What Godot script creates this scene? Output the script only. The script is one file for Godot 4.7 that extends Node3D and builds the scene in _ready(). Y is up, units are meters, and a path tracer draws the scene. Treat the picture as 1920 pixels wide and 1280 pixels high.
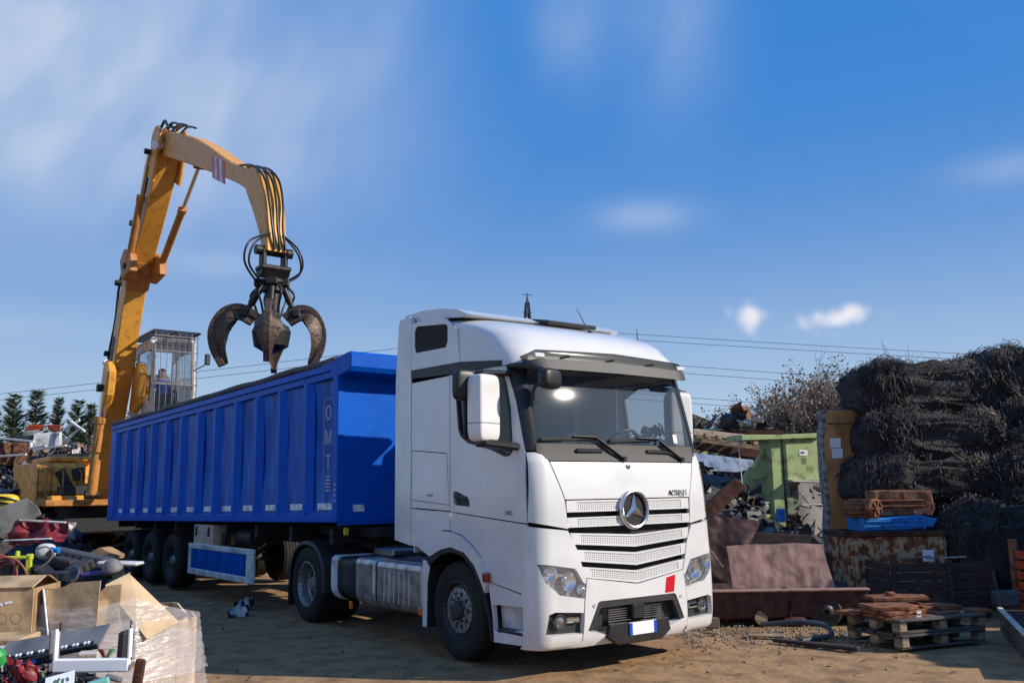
extends Node3D
# Scrap yard: a white lorry with a blue tipping trailer, a yellow grab excavator and heaps of scrap.
# World axes: +X is the way the lorry faces, +Y up, +Z the lorry's near side. Yard axes (r, d) turn those by YARD_TURN:
# r runs to the right across the yard and d away from the standpoint at YARD_ORIGIN.

class MB:                                   # collects triangles for one mesh
	var v := PackedVector3Array()
	var n := PackedVector3Array()
	var c := PackedColorArray()
	var t := Transform3D.IDENTITY
	var col := Color(1, 1, 1)
	var fl := 1.0                          # -1 where a skin's outline runs the other way round
	func out(a: Vector3, b: Vector3, d: Vector3, dir: Vector3) -> void:      # flat triangle facing dir
		var A := t * a; var B := t * b; var D := t * d
		var nn := (D - A).cross(B - A)
		if nn.length_squared() < 1e-16: return
		nn = nn.normalized()
		if nn.dot(t.basis * dir) < 0.0:
			var s := B; B = D; D = s; nn = -nn
		v.append(A); v.append(B); v.append(D)
		n.append(nn); n.append(nn); n.append(nn)
		c.append(col); c.append(col); c.append(col)
	func qout(a: Vector3, b: Vector3, d: Vector3, e: Vector3, dir: Vector3) -> void:
		out(a, b, d, dir); out(a, d, e, dir)
	func tri(a: Vector3, b: Vector3, d: Vector3) -> void:
		out(a, b, d, (d - a).cross(b - a))
	func quad(a: Vector3, b: Vector3, d: Vector3, e: Vector3) -> void:
		tri(a, b, d); tri(a, d, e)
	func trn(a: Vector3, b: Vector3, d: Vector3, na: Vector3, nb: Vector3, nd: Vector3) -> void:
		var A := t * a; var B := t * b; var D := t * d
		var nn := (D - A).cross(B - A)
		if nn.length_squared() < 1e-18: return
		var NA := (t.basis * na).normalized(); var NB := (t.basis * nb).normalized(); var ND := (t.basis * nd).normalized()
		if nn.dot(NA + NB + ND) < 0.0:
			var s := B; B = D; D = s
			s = NB; NB = ND; ND = s
		v.append(A); v.append(B); v.append(D)
		n.append(NA); n.append(NB); n.append(ND)
		c.append(col); c.append(col); c.append(col)
	func qn(a: Vector3, b: Vector3, d: Vector3, e: Vector3, na: Vector3, nb: Vector3, nd: Vector3, ne: Vector3) -> void:
		trn(a, b, d, na, nb, nd); trn(a, d, e, na, nd, ne)
	func placed(x: Transform3D) -> MB:            # moves what has been collected so far
		for i in v.size():
			v[i] = x * v[i]; n[i] = x.basis * n[i]
		return self
	func quad2(a: Vector3, b: Vector3, d: Vector3, e: Vector3) -> MB:
		quad(a, b, d, e)
		return self
	func box(o: Vector3, s: Vector3, ch := 0.0, b := Basis.IDENTITY) -> MB:
		var h := s * 0.5
		var e: float = minf(ch, minf(h.x, minf(h.y, h.z)) * 0.9)
		var P := func(sg: Vector3, ax: int) -> Vector3:
			var q := Vector3(sg.x * (h.x - e), sg.y * (h.y - e), sg.z * (h.z - e))
			q[ax] = sg[ax] * h[ax]
			return o + b * q
		for ax in 3:
			var j := (ax + 1) % 3; var k := (ax + 2) % 3
			for s1 in [-1.0, 1.0]:
				var q := []
				for m in [[-1.0, -1.0], [1.0, -1.0], [1.0, 1.0], [-1.0, 1.0]]:
					var sg := Vector3.ZERO; sg[ax] = s1; sg[j] = m[0]; sg[k] = m[1]
					q.append(P.call(sg, ax))
				var dr := Vector3.ZERO; dr[ax] = s1
				qout(q[0], q[1], q[2], q[3], b * dr)
				if e > 0.0:
					for s2 in [-1.0, 1.0]:                                   # edge between face ax and face j
						var a1 := Vector3.ZERO; a1[ax] = s1; a1[j] = s2; a1[k] = -1.0
						var a2 := a1; a2[k] = 1.0
						dr = Vector3.ZERO; dr[ax] = s1; dr[j] = s2
						qout(P.call(a1, ax), P.call(a2, ax), P.call(a2, j), P.call(a1, j), b * dr)
		if e > 0.0:
			for sx in [-1.0, 1.0]:
				for sy in [-1.0, 1.0]:
					for sz in [-1.0, 1.0]:
						var sg := Vector3(sx, sy, sz)
						out(P.call(sg, 0), P.call(sg, 1), P.call(sg, 2), b * sg)
		return self
	func bar(a: Vector3, b: Vector3, w: float, h: float, up := Vector3.UP, ch := 0.0) -> MB:   # square bar from a to b
		var z := (b - a).normalized()
		var x := up.cross(z)
		if x.length() < 0.01: x = Vector3.RIGHT.cross(z)
		x = x.normalized()
		return box((a + b) * 0.5, Vector3(w, h, a.distance_to(b)), ch, Basis(x, z.cross(x), z))
	func cyl(a: Vector3, b: Vector3, ra: float, rb: float, sides := 14, caps := true) -> MB:
		var z := (b - a).normalized()
		var x := z.cross(Vector3.UP if absf(z.y) < 0.9 else Vector3.RIGHT).normalized()
		var y := z.cross(x)
		for i in sides:
			var u0 := x * cos(TAU * i / sides) + y * sin(TAU * i / sides)
			var u1 := x * cos(TAU * (i + 1) / sides) + y * sin(TAU * (i + 1) / sides)
			qn(a + u0 * ra, a + u1 * ra, b + u1 * rb, b + u0 * rb, u0, u1, u1, u0)
			if caps:
				if ra > 0.0: out(a, a + u0 * ra, a + u1 * ra, -z)
				if rb > 0.0: out(b, b + u0 * rb, b + u1 * rb, z)
		return self
	func tube(p: PackedVector3Array, r: float, sides := 6, taper := 1.0) -> MB:
		var m := p.size()
		var px: Vector3
		var rings := []
		for i in m:
			var z := (p[mini(i + 1, m - 1)] - p[maxi(i - 1, 0)]).normalized()
			if i == 0: px = z.cross(Vector3.UP if absf(z.y) < 0.9 else Vector3.RIGHT).normalized()
			else: px = (px - z * px.dot(z)).normalized()
			var py := z.cross(px)
			var ring := []
			for k in sides: ring.append(px * cos(TAU * k / sides) + py * sin(TAU * k / sides))
			rings.append(ring)
		for i in m - 1:
			var r0 := r * lerpf(1.0, taper, float(i) / (m - 1)); var r1 := r * lerpf(1.0, taper, float(i + 1) / (m - 1))
			for k in sides:
				var k2 := (k + 1) % sides
				qn(p[i] + rings[i][k] * r0, p[i] + rings[i][k2] * r0, p[i + 1] + rings[i + 1][k2] * r1, p[i + 1] + rings[i + 1][k] * r1, rings[i][k], rings[i][k2], rings[i + 1][k2], rings[i + 1][k])
		for k in range(1, sides - 1):
			out(p[0] + rings[0][0] * r, p[0] + rings[0][k] * r, p[0] + rings[0][k + 1] * r, p[0] - p[1])
			var re := r * taper
			out(p[m - 1] + rings[m - 1][0] * re, p[m - 1] + rings[m - 1][k] * re, p[m - 1] + rings[m - 1][k + 1] * re, p[m - 1] - p[m - 2])
		return self
	func lathe(prof: Array, o: Vector3, axis: Vector3, sides := 24) -> MB:   # prof: Vector2(radius, along the axis)
		var z := axis.normalized()
		var x := z.cross(Vector3.UP if absf(z.y) < 0.9 else Vector3.RIGHT).normalized()
		var y := z.cross(x)
		for j in prof.size() - 1:
			var p0: Vector2 = prof[j]; var p1: Vector2 = prof[j + 1]
			var nn := Vector2(p1.y - p0.y, p0.x - p1.x).normalized()
			for i in sides:
				var u0 := x * cos(TAU * i / sides) + y * sin(TAU * i / sides)
				var u1 := x * cos(TAU * (i + 1) / sides) + y * sin(TAU * (i + 1) / sides)
				var n0 := u0 * nn.x + z * nn.y; var n1 := u1 * nn.x + z * nn.y
				qn(o + u0 * p0.x + z * p0.y, o + u1 * p0.x + z * p0.y, o + u1 * p1.x + z * p1.y, o + u0 * p1.x + z * p1.y, n0, n1, n1, n0)
		return self
	func grid(P: Array, closed := false, flip := 1.0) -> MB:                 # smooth surface through rows of points
		var R := P.size(); var C: int = P[0].size()
		var N := []
		for i in R:
			var row := PackedVector3Array()
			for j in C:
				var jl := (j - 1 + C) % C if closed else maxi(j - 1, 0)
				var jr := (j + 1) % C if closed else mini(j + 1, C - 1)
				var du: Vector3 = P[i][jr] - P[i][jl]
				var dv: Vector3 = P[mini(i + 1, R - 1)][j] - P[maxi(i - 1, 0)][j]
				if dv.length() < 1e-6: dv = P[mini(i + 2, R - 1)][j] - P[maxi(i - 2, 0)][j]
				var q := du.cross(dv)
				row.append(q.normalized() * flip if q.length() > 1e-12 else Vector3.UP)
			N.append(row)
		for i in R - 1:
			for j in (C if closed else C - 1):
				var k := (j + 1) % C
				qn(P[i][j], P[i][k], P[i + 1][k], P[i + 1][j], N[i][j], N[i][k], N[i + 1][k], N[i + 1][j])
		return self
	func prism(poly: PackedVector2Array, z0: float, z1: float, bev := 0.0) -> MB:   # outline in x, y pulled along z
		var m := poly.size()
		var ctr := Vector2.ZERO
		for q in poly: ctr += q / m
		var inn := poly
		if bev > 0.0:
			inn = PackedVector2Array()
			var sgn := -1.0 if Geometry2D.is_polygon_clockwise(poly) else 1.0
			for i in m:
				var e0 := (poly[i] - poly[(i - 1 + m) % m]).normalized(); var e1 := (poly[(i + 1) % m] - poly[i]).normalized()
				var n0 := Vector2(-e0.y, e0.x); var n1 := Vector2(-e1.y, e1.x)
				var b := (n0 + n1).normalized()
				inn.append(poly[i] + b * sgn * bev / maxf(0.4, b.dot(n0)))
		var idx := Geometry2D.triangulate_polygon(inn)
		if idx.is_empty():
			inn = poly; bev = 0.0; idx = Geometry2D.triangulate_polygon(poly)
		for s in [[z0, -1.0], [z1, 1.0]]:
			for i in range(0, idx.size(), 3):
				var a := inn[idx[i]]; var b := inn[idx[i + 1]]; var d := inn[idx[i + 2]]
				out(Vector3(a.x, a.y, s[0]), Vector3(b.x, b.y, s[0]), Vector3(d.x, d.y, s[0]), Vector3(0, 0, s[1] * signf(z1 - z0)))
		var sg2 := 1.0 if Geometry2D.is_polygon_clockwise(poly) else -1.0
		var zb := bev * signf(z1 - z0)
		for i in m:
			var k := (i + 1) % m
			var e := poly[k] - poly[i]
			var o3 := Vector3(-e.y, e.x, 0) * sg2
			qout(Vector3(poly[i].x, poly[i].y, z0 + zb), Vector3(poly[k].x, poly[k].y, z0 + zb), Vector3(poly[k].x, poly[k].y, z1 - zb), Vector3(poly[i].x, poly[i].y, z1 - zb), o3)
			if bev > 0.0:
				for s in [[z0, zb], [z1, -zb]]:
					qout(Vector3(poly[i].x, poly[i].y, s[0] + s[1]), Vector3(poly[k].x, poly[k].y, s[0] + s[1]), Vector3(inn[k].x, inn[k].y, s[0]), Vector3(inn[i].x, inn[i].y, s[0]), o3.normalized() - Vector3(0, 0, signf(s[1])))
		return self
	func pebble(o: Vector3, s: Vector3, e := 0.5, b := Basis.IDENTITY, nu := 20, nv := 12) -> MB:   # rounded block; e from 1 (egg) to 0.2 (box)
		var P := []
		for i in nv + 1:
			var la := PI * (float(i) / nv - 0.5)
			var row := PackedVector3Array()
			var cl := pow(maxf(cos(la), 0.0001), e); var sl := signf(sin(la)) * pow(absf(sin(la)), e)
			for j in nu:
				var lo := TAU * j / nu
				row.append(o + b * Vector3(s.x * 0.5 * cl * signf(cos(lo)) * pow(absf(cos(lo)), e), s.y * 0.5 * sl, s.z * 0.5 * cl * signf(sin(lo)) * pow(absf(sin(lo)), e)))
			P.append(row)
		return grid(P, true, 1.0)
	func skin(poly: PackedVector2Array, holes: Array, f: Callable, thick: float, cell := 0.1) -> MB:   # a panel bent over the surface f, with openings
		var lo := poly[0]; var hi := poly[0]
		for q in poly:
			lo = lo.min(q); hi = hi.max(q)
		var N := func(q: Vector2) -> Vector3:
			var e := 0.004
			var a: Vector3 = f.call(q + Vector2(e, 0)) - f.call(q - Vector2(e, 0))
			var b: Vector3 = f.call(q + Vector2(0, e)) - f.call(q - Vector2(0, e))
			return a.cross(b).normalized() * fl
		var nx := ceili((hi.x - lo.x) / cell); var ny := ceili((hi.y - lo.y) / cell)
		var sx := (hi.x - lo.x) / nx; var sy := (hi.y - lo.y) / ny
		for i in nx:
			for j in ny:
				var a := lo + Vector2(i * sx, j * sy)
				var cellp := PackedVector2Array([a, a + Vector2(sx, 0), a + Vector2(sx, sy), a + Vector2(0, sy)])
				var ps: Array = Geometry2D.intersect_polygons(cellp, poly)
				for h in holes:
					var nxt := []
					for p in ps:
						for r in Geometry2D.clip_polygons(p, h):
							if not Geometry2D.is_polygon_clockwise(r): nxt.append(r)
					ps = nxt
				for p in ps:
					var idx := Geometry2D.triangulate_polygon(p)
					var P3 := []; var N3 := []
					for q in p:
						P3.append(f.call(q)); N3.append(N.call(q))
					for k in range(0, idx.size(), 3):
						trn(P3[idx[k]], P3[idx[k + 1]], P3[idx[k + 2]], N3[idx[k]], N3[idx[k + 1]], N3[idx[k + 2]])
		if thick > 0.0:
			for b in [poly] + holes:
				var m: int = b.size()
				for i in m:
					var p0: Vector2 = b[i]; var p1: Vector2 = b[(i + 1) % m]
					var st := maxi(1, ceili(p0.distance_to(p1) / cell))
					for k in st:
						var q0 := p0.lerp(p1, float(k) / st); var q1 := p0.lerp(p1, float(k + 1) / st)
						var a0: Vector3 = f.call(q0); var a1: Vector3 = f.call(q1)
						quad(a0, a1, a1 - N.call(q1) * thick, a0 - N.call(q0) * thick)
		return self
	func mesh(mat: Material, colors := false) -> ArrayMesh:
		var a := []; a.resize(Mesh.ARRAY_MAX)
		a[Mesh.ARRAY_VERTEX] = v; a[Mesh.ARRAY_NORMAL] = n
		if colors: a[Mesh.ARRAY_COLOR] = c
		var m := ArrayMesh.new()
		m.add_surface_from_arrays(Mesh.PRIMITIVE_TRIANGLES, a)
		m.surface_set_material(0, mat)
		return m

const YARD_ORIGIN := Vector3(8.097, 0, 6.427)
var R_AXIS := Vector3(0.5956, 0, -0.8033)
var D_AXIS := Vector3(-0.8033, 0, -0.5956)
var YARD_TURN := 0.9328                      # turn about Y that carries +X to the r axis
var M := {}                                  # materials
var T := {}                                  # textures
var taken := {}
var rng := RandomNumberGenerator.new()

func Y(r: float, y: float, d: float) -> Vector3:
	return YARD_ORIGIN + R_AXIS * r + D_AXIS * d + Vector3(0, y, 0)
func V(x: float, y: float, z: float) -> Vector3: return Vector3(x, y, z)
func numbered(s: String) -> String:
	if not taken.has(s):
		taken[s] = 0
		return s
	taken[s] += 1
	return "%s_%03d" % [s, taken[s]]
func tag(o: Node3D, label: String, category: String, group := "", kind := "") -> Node3D:
	if label: o.set_meta("label", label)
	if category: o.set_meta("category", category)
	if group: o.set_meta("group", group)
	if kind: o.set_meta("kind", kind)
	return o
func thing(called: String, label: String, category: String, group := "", at := Vector3.ZERO, turn := 0.0) -> Node3D:
	var o := Node3D.new()
	o.name = numbered(called)
	add_child(o)
	o.position = at; o.rotation.y = turn
	return tag(o, label, category, group)
func yard(called: String, label: String, category: String, r: float, y: float, d: float, turn := 0.0, group := "") -> Node3D:
	return thing(called, label, category, group, Y(r, y, d), YARD_TURN + turn)
func obj(called: String, b: MB, mat: Material, parent: Node3D = self, label := "", colors := false) -> MeshInstance3D:
	var o := MeshInstance3D.new()
	o.name = numbered(called) if parent == self else called
	o.mesh = b.mesh(mat, colors)
	parent.add_child(o, true)
	if label: o.set_meta("label", label)
	return o
func inst(called: String, m: Mesh, parent: Node3D, x := Transform3D.IDENTITY) -> MeshInstance3D:
	var o := MeshInstance3D.new()
	o.name = called; o.mesh = m; o.transform = x
	parent.add_child(o, true)
	return o
func mass(called: String, m: Mesh, where: Array, parent: Node3D, cols := []) -> MultiMeshInstance3D:   # many small copies as one part
	var mm := MultiMesh.new()
	mm.transform_format = MultiMesh.TRANSFORM_3D
	mm.use_colors = not cols.is_empty()
	mm.mesh = m; mm.instance_count = where.size()
	for i in where.size():
		mm.set_instance_transform(i, where[i])
		if cols: mm.set_instance_color(i, cols[i])
	var o := MultiMeshInstance3D.new()
	o.name = numbered(called) if parent == self else called
	o.multimesh = mm
	o.set_meta("kind", "stuff")
	parent.add_child(o, true)
	return o
func poly(a: Array) -> PackedVector2Array:       # flat list of x, y pairs
	var p := PackedVector2Array()
	for i in range(0, a.size(), 2): p.append(Vector2(a[i], a[i + 1]))
	return p
func mirrored(a: Array) -> PackedVector2Array:   # right half of an outline, closed by its mirror image
	var p := poly(a)
	for i in range(p.size() - 1, -1, -1):
		if absf(p[i].x) > 0.0005: p.append(Vector2(-p[i].x, p[i].y))
	return p
func path(a: Array) -> PackedVector3Array:
	var p := PackedVector3Array()
	for i in range(0, a.size(), 3): p.append(Vector3(a[i], a[i + 1], a[i + 2]))
	return p
func smooth(p: PackedVector3Array, k := 6) -> PackedVector3Array:   # Catmull-Rom through the points
	var o := PackedVector3Array()
	for i in p.size() - 1:
		for j in k:
			o.append(p[i].cubic_interpolate(p[i + 1], p[maxi(i - 1, 0)], p[mini(i + 2, p.size() - 1)], float(j) / k))
	o.append(p[p.size() - 1])
	return o
func table(tb: Array, y: float) -> float:        # flat list of y, value pairs
	if y <= tb[0]: return tb[1]
	for i in range(2, tb.size(), 2):
		if y <= tb[i]: return lerpf(tb[i - 1], tb[i + 1], (y - tb[i - 2]) / (tb[i] - tb[i - 2]))
	return tb[tb.size() - 1]
func curve(tb: Array, y: float) -> float:        # the same, smoothly
	var n: int = tb.size() / 2
	if y <= tb[0]: return tb[1]
	if y >= tb[2 * n - 2]: return tb[2 * n - 1] + (tb[2 * n - 1] - tb[2 * n - 3]) / (tb[2 * n - 2] - tb[2 * n - 4]) * (y - tb[2 * n - 2])
	var i := 1
	while y > tb[2 * i]: i += 1
	var a := maxi(i - 2, 0); var b := mini(i + 1, n - 1)
	var h: float = tb[2 * i] - tb[2 * i - 2]
	var u: float = (y - tb[2 * i - 2]) / h
	var p0: float = tb[2 * i - 1]; var p1: float = tb[2 * i + 1]
	var m0: float = (p1 - tb[2 * a + 1]) / (tb[2 * i] - tb[2 * a]) * h
	var m1: float = (tb[2 * b + 1] - p0) / (tb[2 * b] - tb[2 * i - 2]) * h
	return (2 * u * u * u - 3 * u * u + 1) * p0 + (u * u * u - 2 * u * u + u) * m0 + (3 * u * u - 2 * u * u * u) * p1 + (u * u * u - u * u) * m1
func rnd(a: float, b: float) -> float: return rng.randf_range(a, b)
func spin() -> Basis: return Basis.from_euler(Vector3(rnd(0, TAU), rnd(0, TAU), rnd(0, TAU)))

# ---------------------------------------------------------------- textures and materials
func noise_tex(freq: float, sd: int, offs: Array, cols: Array, kind := FastNoiseLite.TYPE_SIMPLEX_SMOOTH, oct := 5, size := 512) -> NoiseTexture2D:
	var f := FastNoiseLite.new()
	f.seed = sd; f.frequency = freq; f.noise_type = kind; f.fractal_octaves = oct
	var g := Gradient.new()
	g.offsets = PackedFloat32Array(offs); g.colors = PackedColorArray(cols)
	var t := NoiseTexture2D.new()
	t.width = size; t.height = size; t.seamless = true; t.noise = f; t.color_ramp = g
	return t
func gray(x: float) -> Color: return Color(x, x, x)
func lin(r: float, g: float, b: float) -> Color: return Color(r, g, b).linear_to_srgb()
func mat(key: String, c: Color, rough := 0.6, metal := 0.0, tex: Texture2D = null, scale := Vector3.ONE, bump: Texture2D = null, depth := 0.0, world := false) -> StandardMaterial3D:
	var m := StandardMaterial3D.new()
	m.resource_name = key
	m.albedo_color = c.linear_to_srgb() if c.a == 1.0 else Color(c.linear_to_srgb(), c.a)
	m.roughness = rough; m.metallic = metal
	if tex or bump:
		m.uv1_triplanar = true; m.uv1_world_triplanar = world
		m.uv1_scale = scale
		m.albedo_texture = tex
		if bump:
			m.heightmap_enabled = true; m.heightmap_texture = bump; m.heightmap_scale = depth
	M[key] = m
	return m
func make_materials() -> void:
	T.grime = noise_tex(0.006, 3, [0.0, 0.35, 0.6, 1.0], [gray(0.62), gray(0.86), gray(0.97), gray(1.0)])
	T.soft = noise_tex(0.004, 5, [0.0, 0.5, 1.0], [gray(0.9), gray(0.97), gray(1.0)])
	T.mottle = noise_tex(0.02, 7, [0.0, 0.4, 0.55, 1.0], [gray(0.35), gray(0.7), gray(0.9), gray(1.0)])
	T.fine = noise_tex(0.09, 9, [0.0, 1.0], [gray(0.0), gray(1.0)])
	T.bumps = noise_tex(0.02, 11, [0.0, 1.0], [gray(0.0), gray(1.0)])
	T.rust = noise_tex(0.012, 13, [0.0, 0.35, 0.5, 0.65, 1.0], [lin(0.04, 0.018, 0.012), lin(0.11, 0.045, 0.024), lin(0.17, 0.072, 0.036), lin(0.22, 0.11, 0.055), lin(0.3, 0.18, 0.1)])
	T.patchy = noise_tex(0.014, 15, [0.0, 0.42, 0.47, 0.56, 0.6, 1.0], [lin(0.1, 0.03, 0.012), lin(0.22, 0.06, 0.02), lin(0.3, 0.13, 0.05), lin(0.42, 0.3, 0.16), lin(0.5, 0.4, 0.26), lin(0.36, 0.24, 0.13)])
	T.wood = noise_tex(0.01, 17, [0.0, 0.5, 1.0], [gray(0.5), gray(0.8), gray(1.0)])
	T.scuff = noise_tex(0.01, 19, [0.0, 0.22, 0.34, 0.7, 0.8, 1.0], [lin(0.4, 0.36, 0.33), lin(0.62, 0.6, 0.58), gray(0.93), gray(1.0), lin(0.85, 0.86, 0.88), lin(0.72, 0.73, 0.76)])
	T.blue_wear = noise_tex(0.007, 25, [0.0, 0.3, 0.6, 0.8, 1.0], [lin(0.5, 0.3, 0.4), lin(0.6, 0.45, 0.58), lin(0.8, 0.6, 0.72), lin(1.0, 0.85, 0.85), lin(1.0, 1.0, 0.8)])
	T.wear = noise_tex(0.016, 33, [0.0, 0.2, 0.27, 0.5, 1.0], [lin(0.45, 0.4, 0.38), lin(0.68, 0.64, 0.62), gray(0.94), gray(1.0), gray(0.97)], FastNoiseLite.TYPE_SIMPLEX_SMOOTH, 6)
	T.dirt_relief = noise_tex(0.03, 29, [0.0, 1.0], [gray(0.0), gray(1.0)], FastNoiseLite.TYPE_SIMPLEX_SMOOTH, 6, 1024)
	T.dirt = noise_tex(0.012, 21, [0.0, 0.3, 0.5, 0.7, 1.0], [lin(0.4, 0.37, 0.36), lin(0.68, 0.66, 0.64), lin(0.88, 0.87, 0.85), lin(1, 1, 1), lin(1.0, 0.95, 0.88)], FastNoiseLite.TYPE_SIMPLEX_SMOOTH, 8, 1024)
	T.cells = noise_tex(0.03, 23, [0.0, 0.5, 1.0], [gray(0.0), gray(0.5), gray(1.0)], FastNoiseLite.TYPE_CELLULAR, 3)
	mat("white", Color(0.73, 0.73, 0.725), 0.26, 0.0, T.soft, V(0.4, 0.4, 0.4))
	M.white.clearcoat_enabled = true; M.white.clearcoat = 0.6; M.white.clearcoat_roughness = 0.06
	mat("white_dull", Color(0.68, 0.69, 0.7), 0.5, 0.0, T.grime, V(0.8, 0.8, 0.8))
	mat("black_plastic", Color(0.012, 0.012, 0.014), 0.45, 0.0, T.grime, V(1, 1, 1))
	mat("grey_plastic", Color(0.028, 0.028, 0.032), 0.55, 0.0, T.grime, V(1, 1, 1))
	mat("cowl", Color(0.05, 0.046, 0.043), 0.65, 0.0, T.soft, V(2, 2, 2))
	mat("rubber", Color(0.018, 0.017, 0.017), 0.85, 0.0, T.mottle, V(2, 2, 2), T.fine, 0.15)
	mat("chassis", Color(0.02, 0.02, 0.021), 0.7, 0.0, T.mottle, V(1, 1, 1))
	mat("under_black", Color(0.02, 0.02, 0.021), 0.8, 0.0, T.mottle, V(1, 1, 1))
	mat("dull_grey", Color(0.2, 0.2, 0.21), 0.6, 0.0, T.grime, V(1, 1, 1))
	mat("chrome", Color(0.75, 0.76, 0.78), 0.12, 1.0)
	mat("steel", Color(0.4, 0.4, 0.41), 0.35, 1.0, T.grime, V(1, 1, 1))
	mat("tank", Color(0.62, 0.61, 0.6), 0.32, 0.75, T.grime, V(1.2, 1.2, 1.2))
	mat("rim", Color(0.4, 0.4, 0.4), 0.45, 0.5, T.mottle, V(2, 2, 2))
	mat("rim_dark", Color(0.07, 0.07, 0.072), 0.6, 0.3, T.mottle, V(2, 2, 2))
	mat("blue", Color(0.001, 0.1, 0.54), 0.4, 0.0, T.soft, V(0.7, 0.7, 0.7), T.bumps, 0.12)
	mat("blue_panel", Color(0.001, 0.16, 0.64), 0.38, 0.0, T.blue_wear, V(0.9, 0.2, 0.9), T.bumps, 0.3)
	mat("letter_grey", Color(0.3, 0.37, 0.5), 0.5)
	M.blue.metallic_specular = 0.25; M.blue_panel.metallic_specular = 0.25
	mat("rail_worn", Color(0.11, 0.1, 0.11), 0.7, 0.1, T.mottle, V(1, 1, 1), T.bumps, 0.35)
	mat("reflector", Color(0.92, 0.92, 0.92), 0.5, 0.0, T.grime, V(2, 2, 2))
	mat("red_paint", Color(0.55, 0.01, 0.025), 0.3)
	mat("orange_lens", Color(0.75, 0.14, 0.01), 0.2)
	mat("red_lens", Color(0.3, 0.03, 0.012), 0.2)
	mat("yellow_lens", Color(0.7, 0.5, 0.02), 0.3)
	mat("plate_white", Color(0.85, 0.86, 0.88), 0.3)
	mat("plate_blue", Color(0.01, 0.07, 0.5), 0.3)
	mat("seat", Color(0.03, 0.03, 0.035), 0.85)
	mat("vest", Color(0.1, 0.62, 0.02), 0.8)
	mat("pink_box", Color(0.6, 0.45, 0.36), 0.5, 0.0, T.scuff, V(1, 1, 1))
	mat("yellow", Color(0.68, 0.32, 0.045), 0.42, 0.0, T.wear, V(0.5, 0.5, 0.5), T.bumps, 0.1)
	mat("yellow_worn", Color(0.5, 0.21, 0.04), 0.55, 0.0, T.grime, V(1.2, 1.2, 1.2), T.bumps, 0.3)
	mat("tan_panel", Color(0.95, 0.42, 0.075), 0.55, 0.0, T.grime, V(0.8, 0.8, 0.8))
	mat("grab_steel", Color(0.12, 0.078, 0.055), 0.5, 0.25, T.mottle, V(1.2, 1.2, 1.2), T.bumps, 0.8)
	mat("grab_dark", Color(0.03, 0.026, 0.024), 0.5, 0.2, T.mottle, V(1, 1, 1))
	mat("hose", Color(0.01, 0.011, 0.014), 0.4)
	mat("cab_white", Color(0.62, 0.58, 0.53), 0.5, 0.0, T.grime, V(0.8, 0.8, 0.8))
	mat("rust", Color(1, 1, 1), 0.85, 0.1, T.rust, V(0.7, 0.7, 0.7), T.bumps, 0.8)
	mat("rust_patchy", Color(0.9, 0.85, 0.8), 0.85, 0.0, T.patchy, V(0.8, 0.8, 0.8), T.bumps, 1.0)
	mat("rust_orange", Color(1.0, 0.75, 0.55), 0.85, 0.0, T.rust, V(1.1, 1.1, 1.1), T.bumps, 0.35)
	mat("rust_dark", Color(0.42, 0.3, 0.3), 0.8, 0.1, T.rust, V(0.7, 0.7, 0.7), T.bumps, 0.35)
	mat("maroon", Color(0.085, 0.032, 0.028), 0.6, 0.1, T.mottle, V(0.5, 0.5, 0.5), T.bumps, 0.5)
	mat("pink_plate", Color(0.4, 0.235, 0.19), 0.55, 0.1, T.scuff, V(0.7, 0.35, 0.7), T.bumps, 0.4)
	mat("green", Color(0.4, 0.5, 0.22), 0.5, 0.0, T.scuff, V(0.6, 0.6, 0.6))
	mat("green_dark", Color(0.1, 0.2, 0.09), 0.5, 0.0, T.grime, V(0.6, 0.6, 0.6))
	mat("green_grey", Color(0.22, 0.26, 0.17), 0.6, 0.0, T.mottle, V(0.6, 0.6, 0.6))
	mat("cardboard", Color(0.52, 0.36, 0.2), 0.85, 0.0, T.grime, V(1.2, 1.2, 1.2), T.bumps, 0.2)
	mat("cardboard_dark", Color(0.4, 0.25, 0.13), 0.85, 0.0, T.grime, V(1.2, 1.2, 1.2))
	mat("concrete", Color(0.36, 0.33, 0.29), 0.9, 0.0, T.mottle, V(0.8, 0.8, 0.8), T.cells, 0.8)
	mat("ochre_wall", Color(0.58, 0.28, 0.1), 0.85, 0.0, T.grime, V(0.45, 0.3, 0.45), T.bumps, 0.5)
	mat("paper", Color(0.75, 0.75, 0.8), 0.8)
	mat("wire_core", Color(0.048, 0.045, 0.045), 0.9, 0.0, T.soft, V(2.5, 1.2, 2.5), T.cells, 6.0)
	mat("wire", Color(1, 1, 1), 0.55, 0.25); M.wire.vertex_color_use_as_albedo = true
	mat("bright_blue", Color(0.01, 0.2, 0.6), 0.5, 0.0, T.scuff, V(1, 1, 1))
	mat("wood", Color(0.42, 0.31, 0.19), 0.85, 0.0, T.wood, V(0.6, 4, 0.6), T.fine, 0.1)
	mat("wood_grey", Color(0.13, 0.11, 0.1), 0.9, 0.0, T.wood, V(0.6, 3, 3), T.fine, 0.15)
	mat("wood_dark", Color(0.06, 0.04, 0.034), 0.9, 0.0, T.wood, V(0.6, 3, 3), T.fine, 0.15)
	mat("slate", Color(0.06, 0.065, 0.085), 0.6, 0.0, T.grime, V(0.7, 0.7, 0.7))
	mat("orange_paint", Color(0.5, 0.07, 0.02), 0.6, 0.0, T.scuff, V(0.7, 0.7, 0.7))
	mat("cardboard_pale", Color(0.58, 0.43, 0.27), 0.85, 0.0, T.grime, V(1.2, 1.2, 1.2))
	mat("yellow_plastic", Color(0.7, 0.5, 0.02), 0.4)
	mat("lime", Color(0.45, 0.5, 0.03), 0.4)
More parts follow.
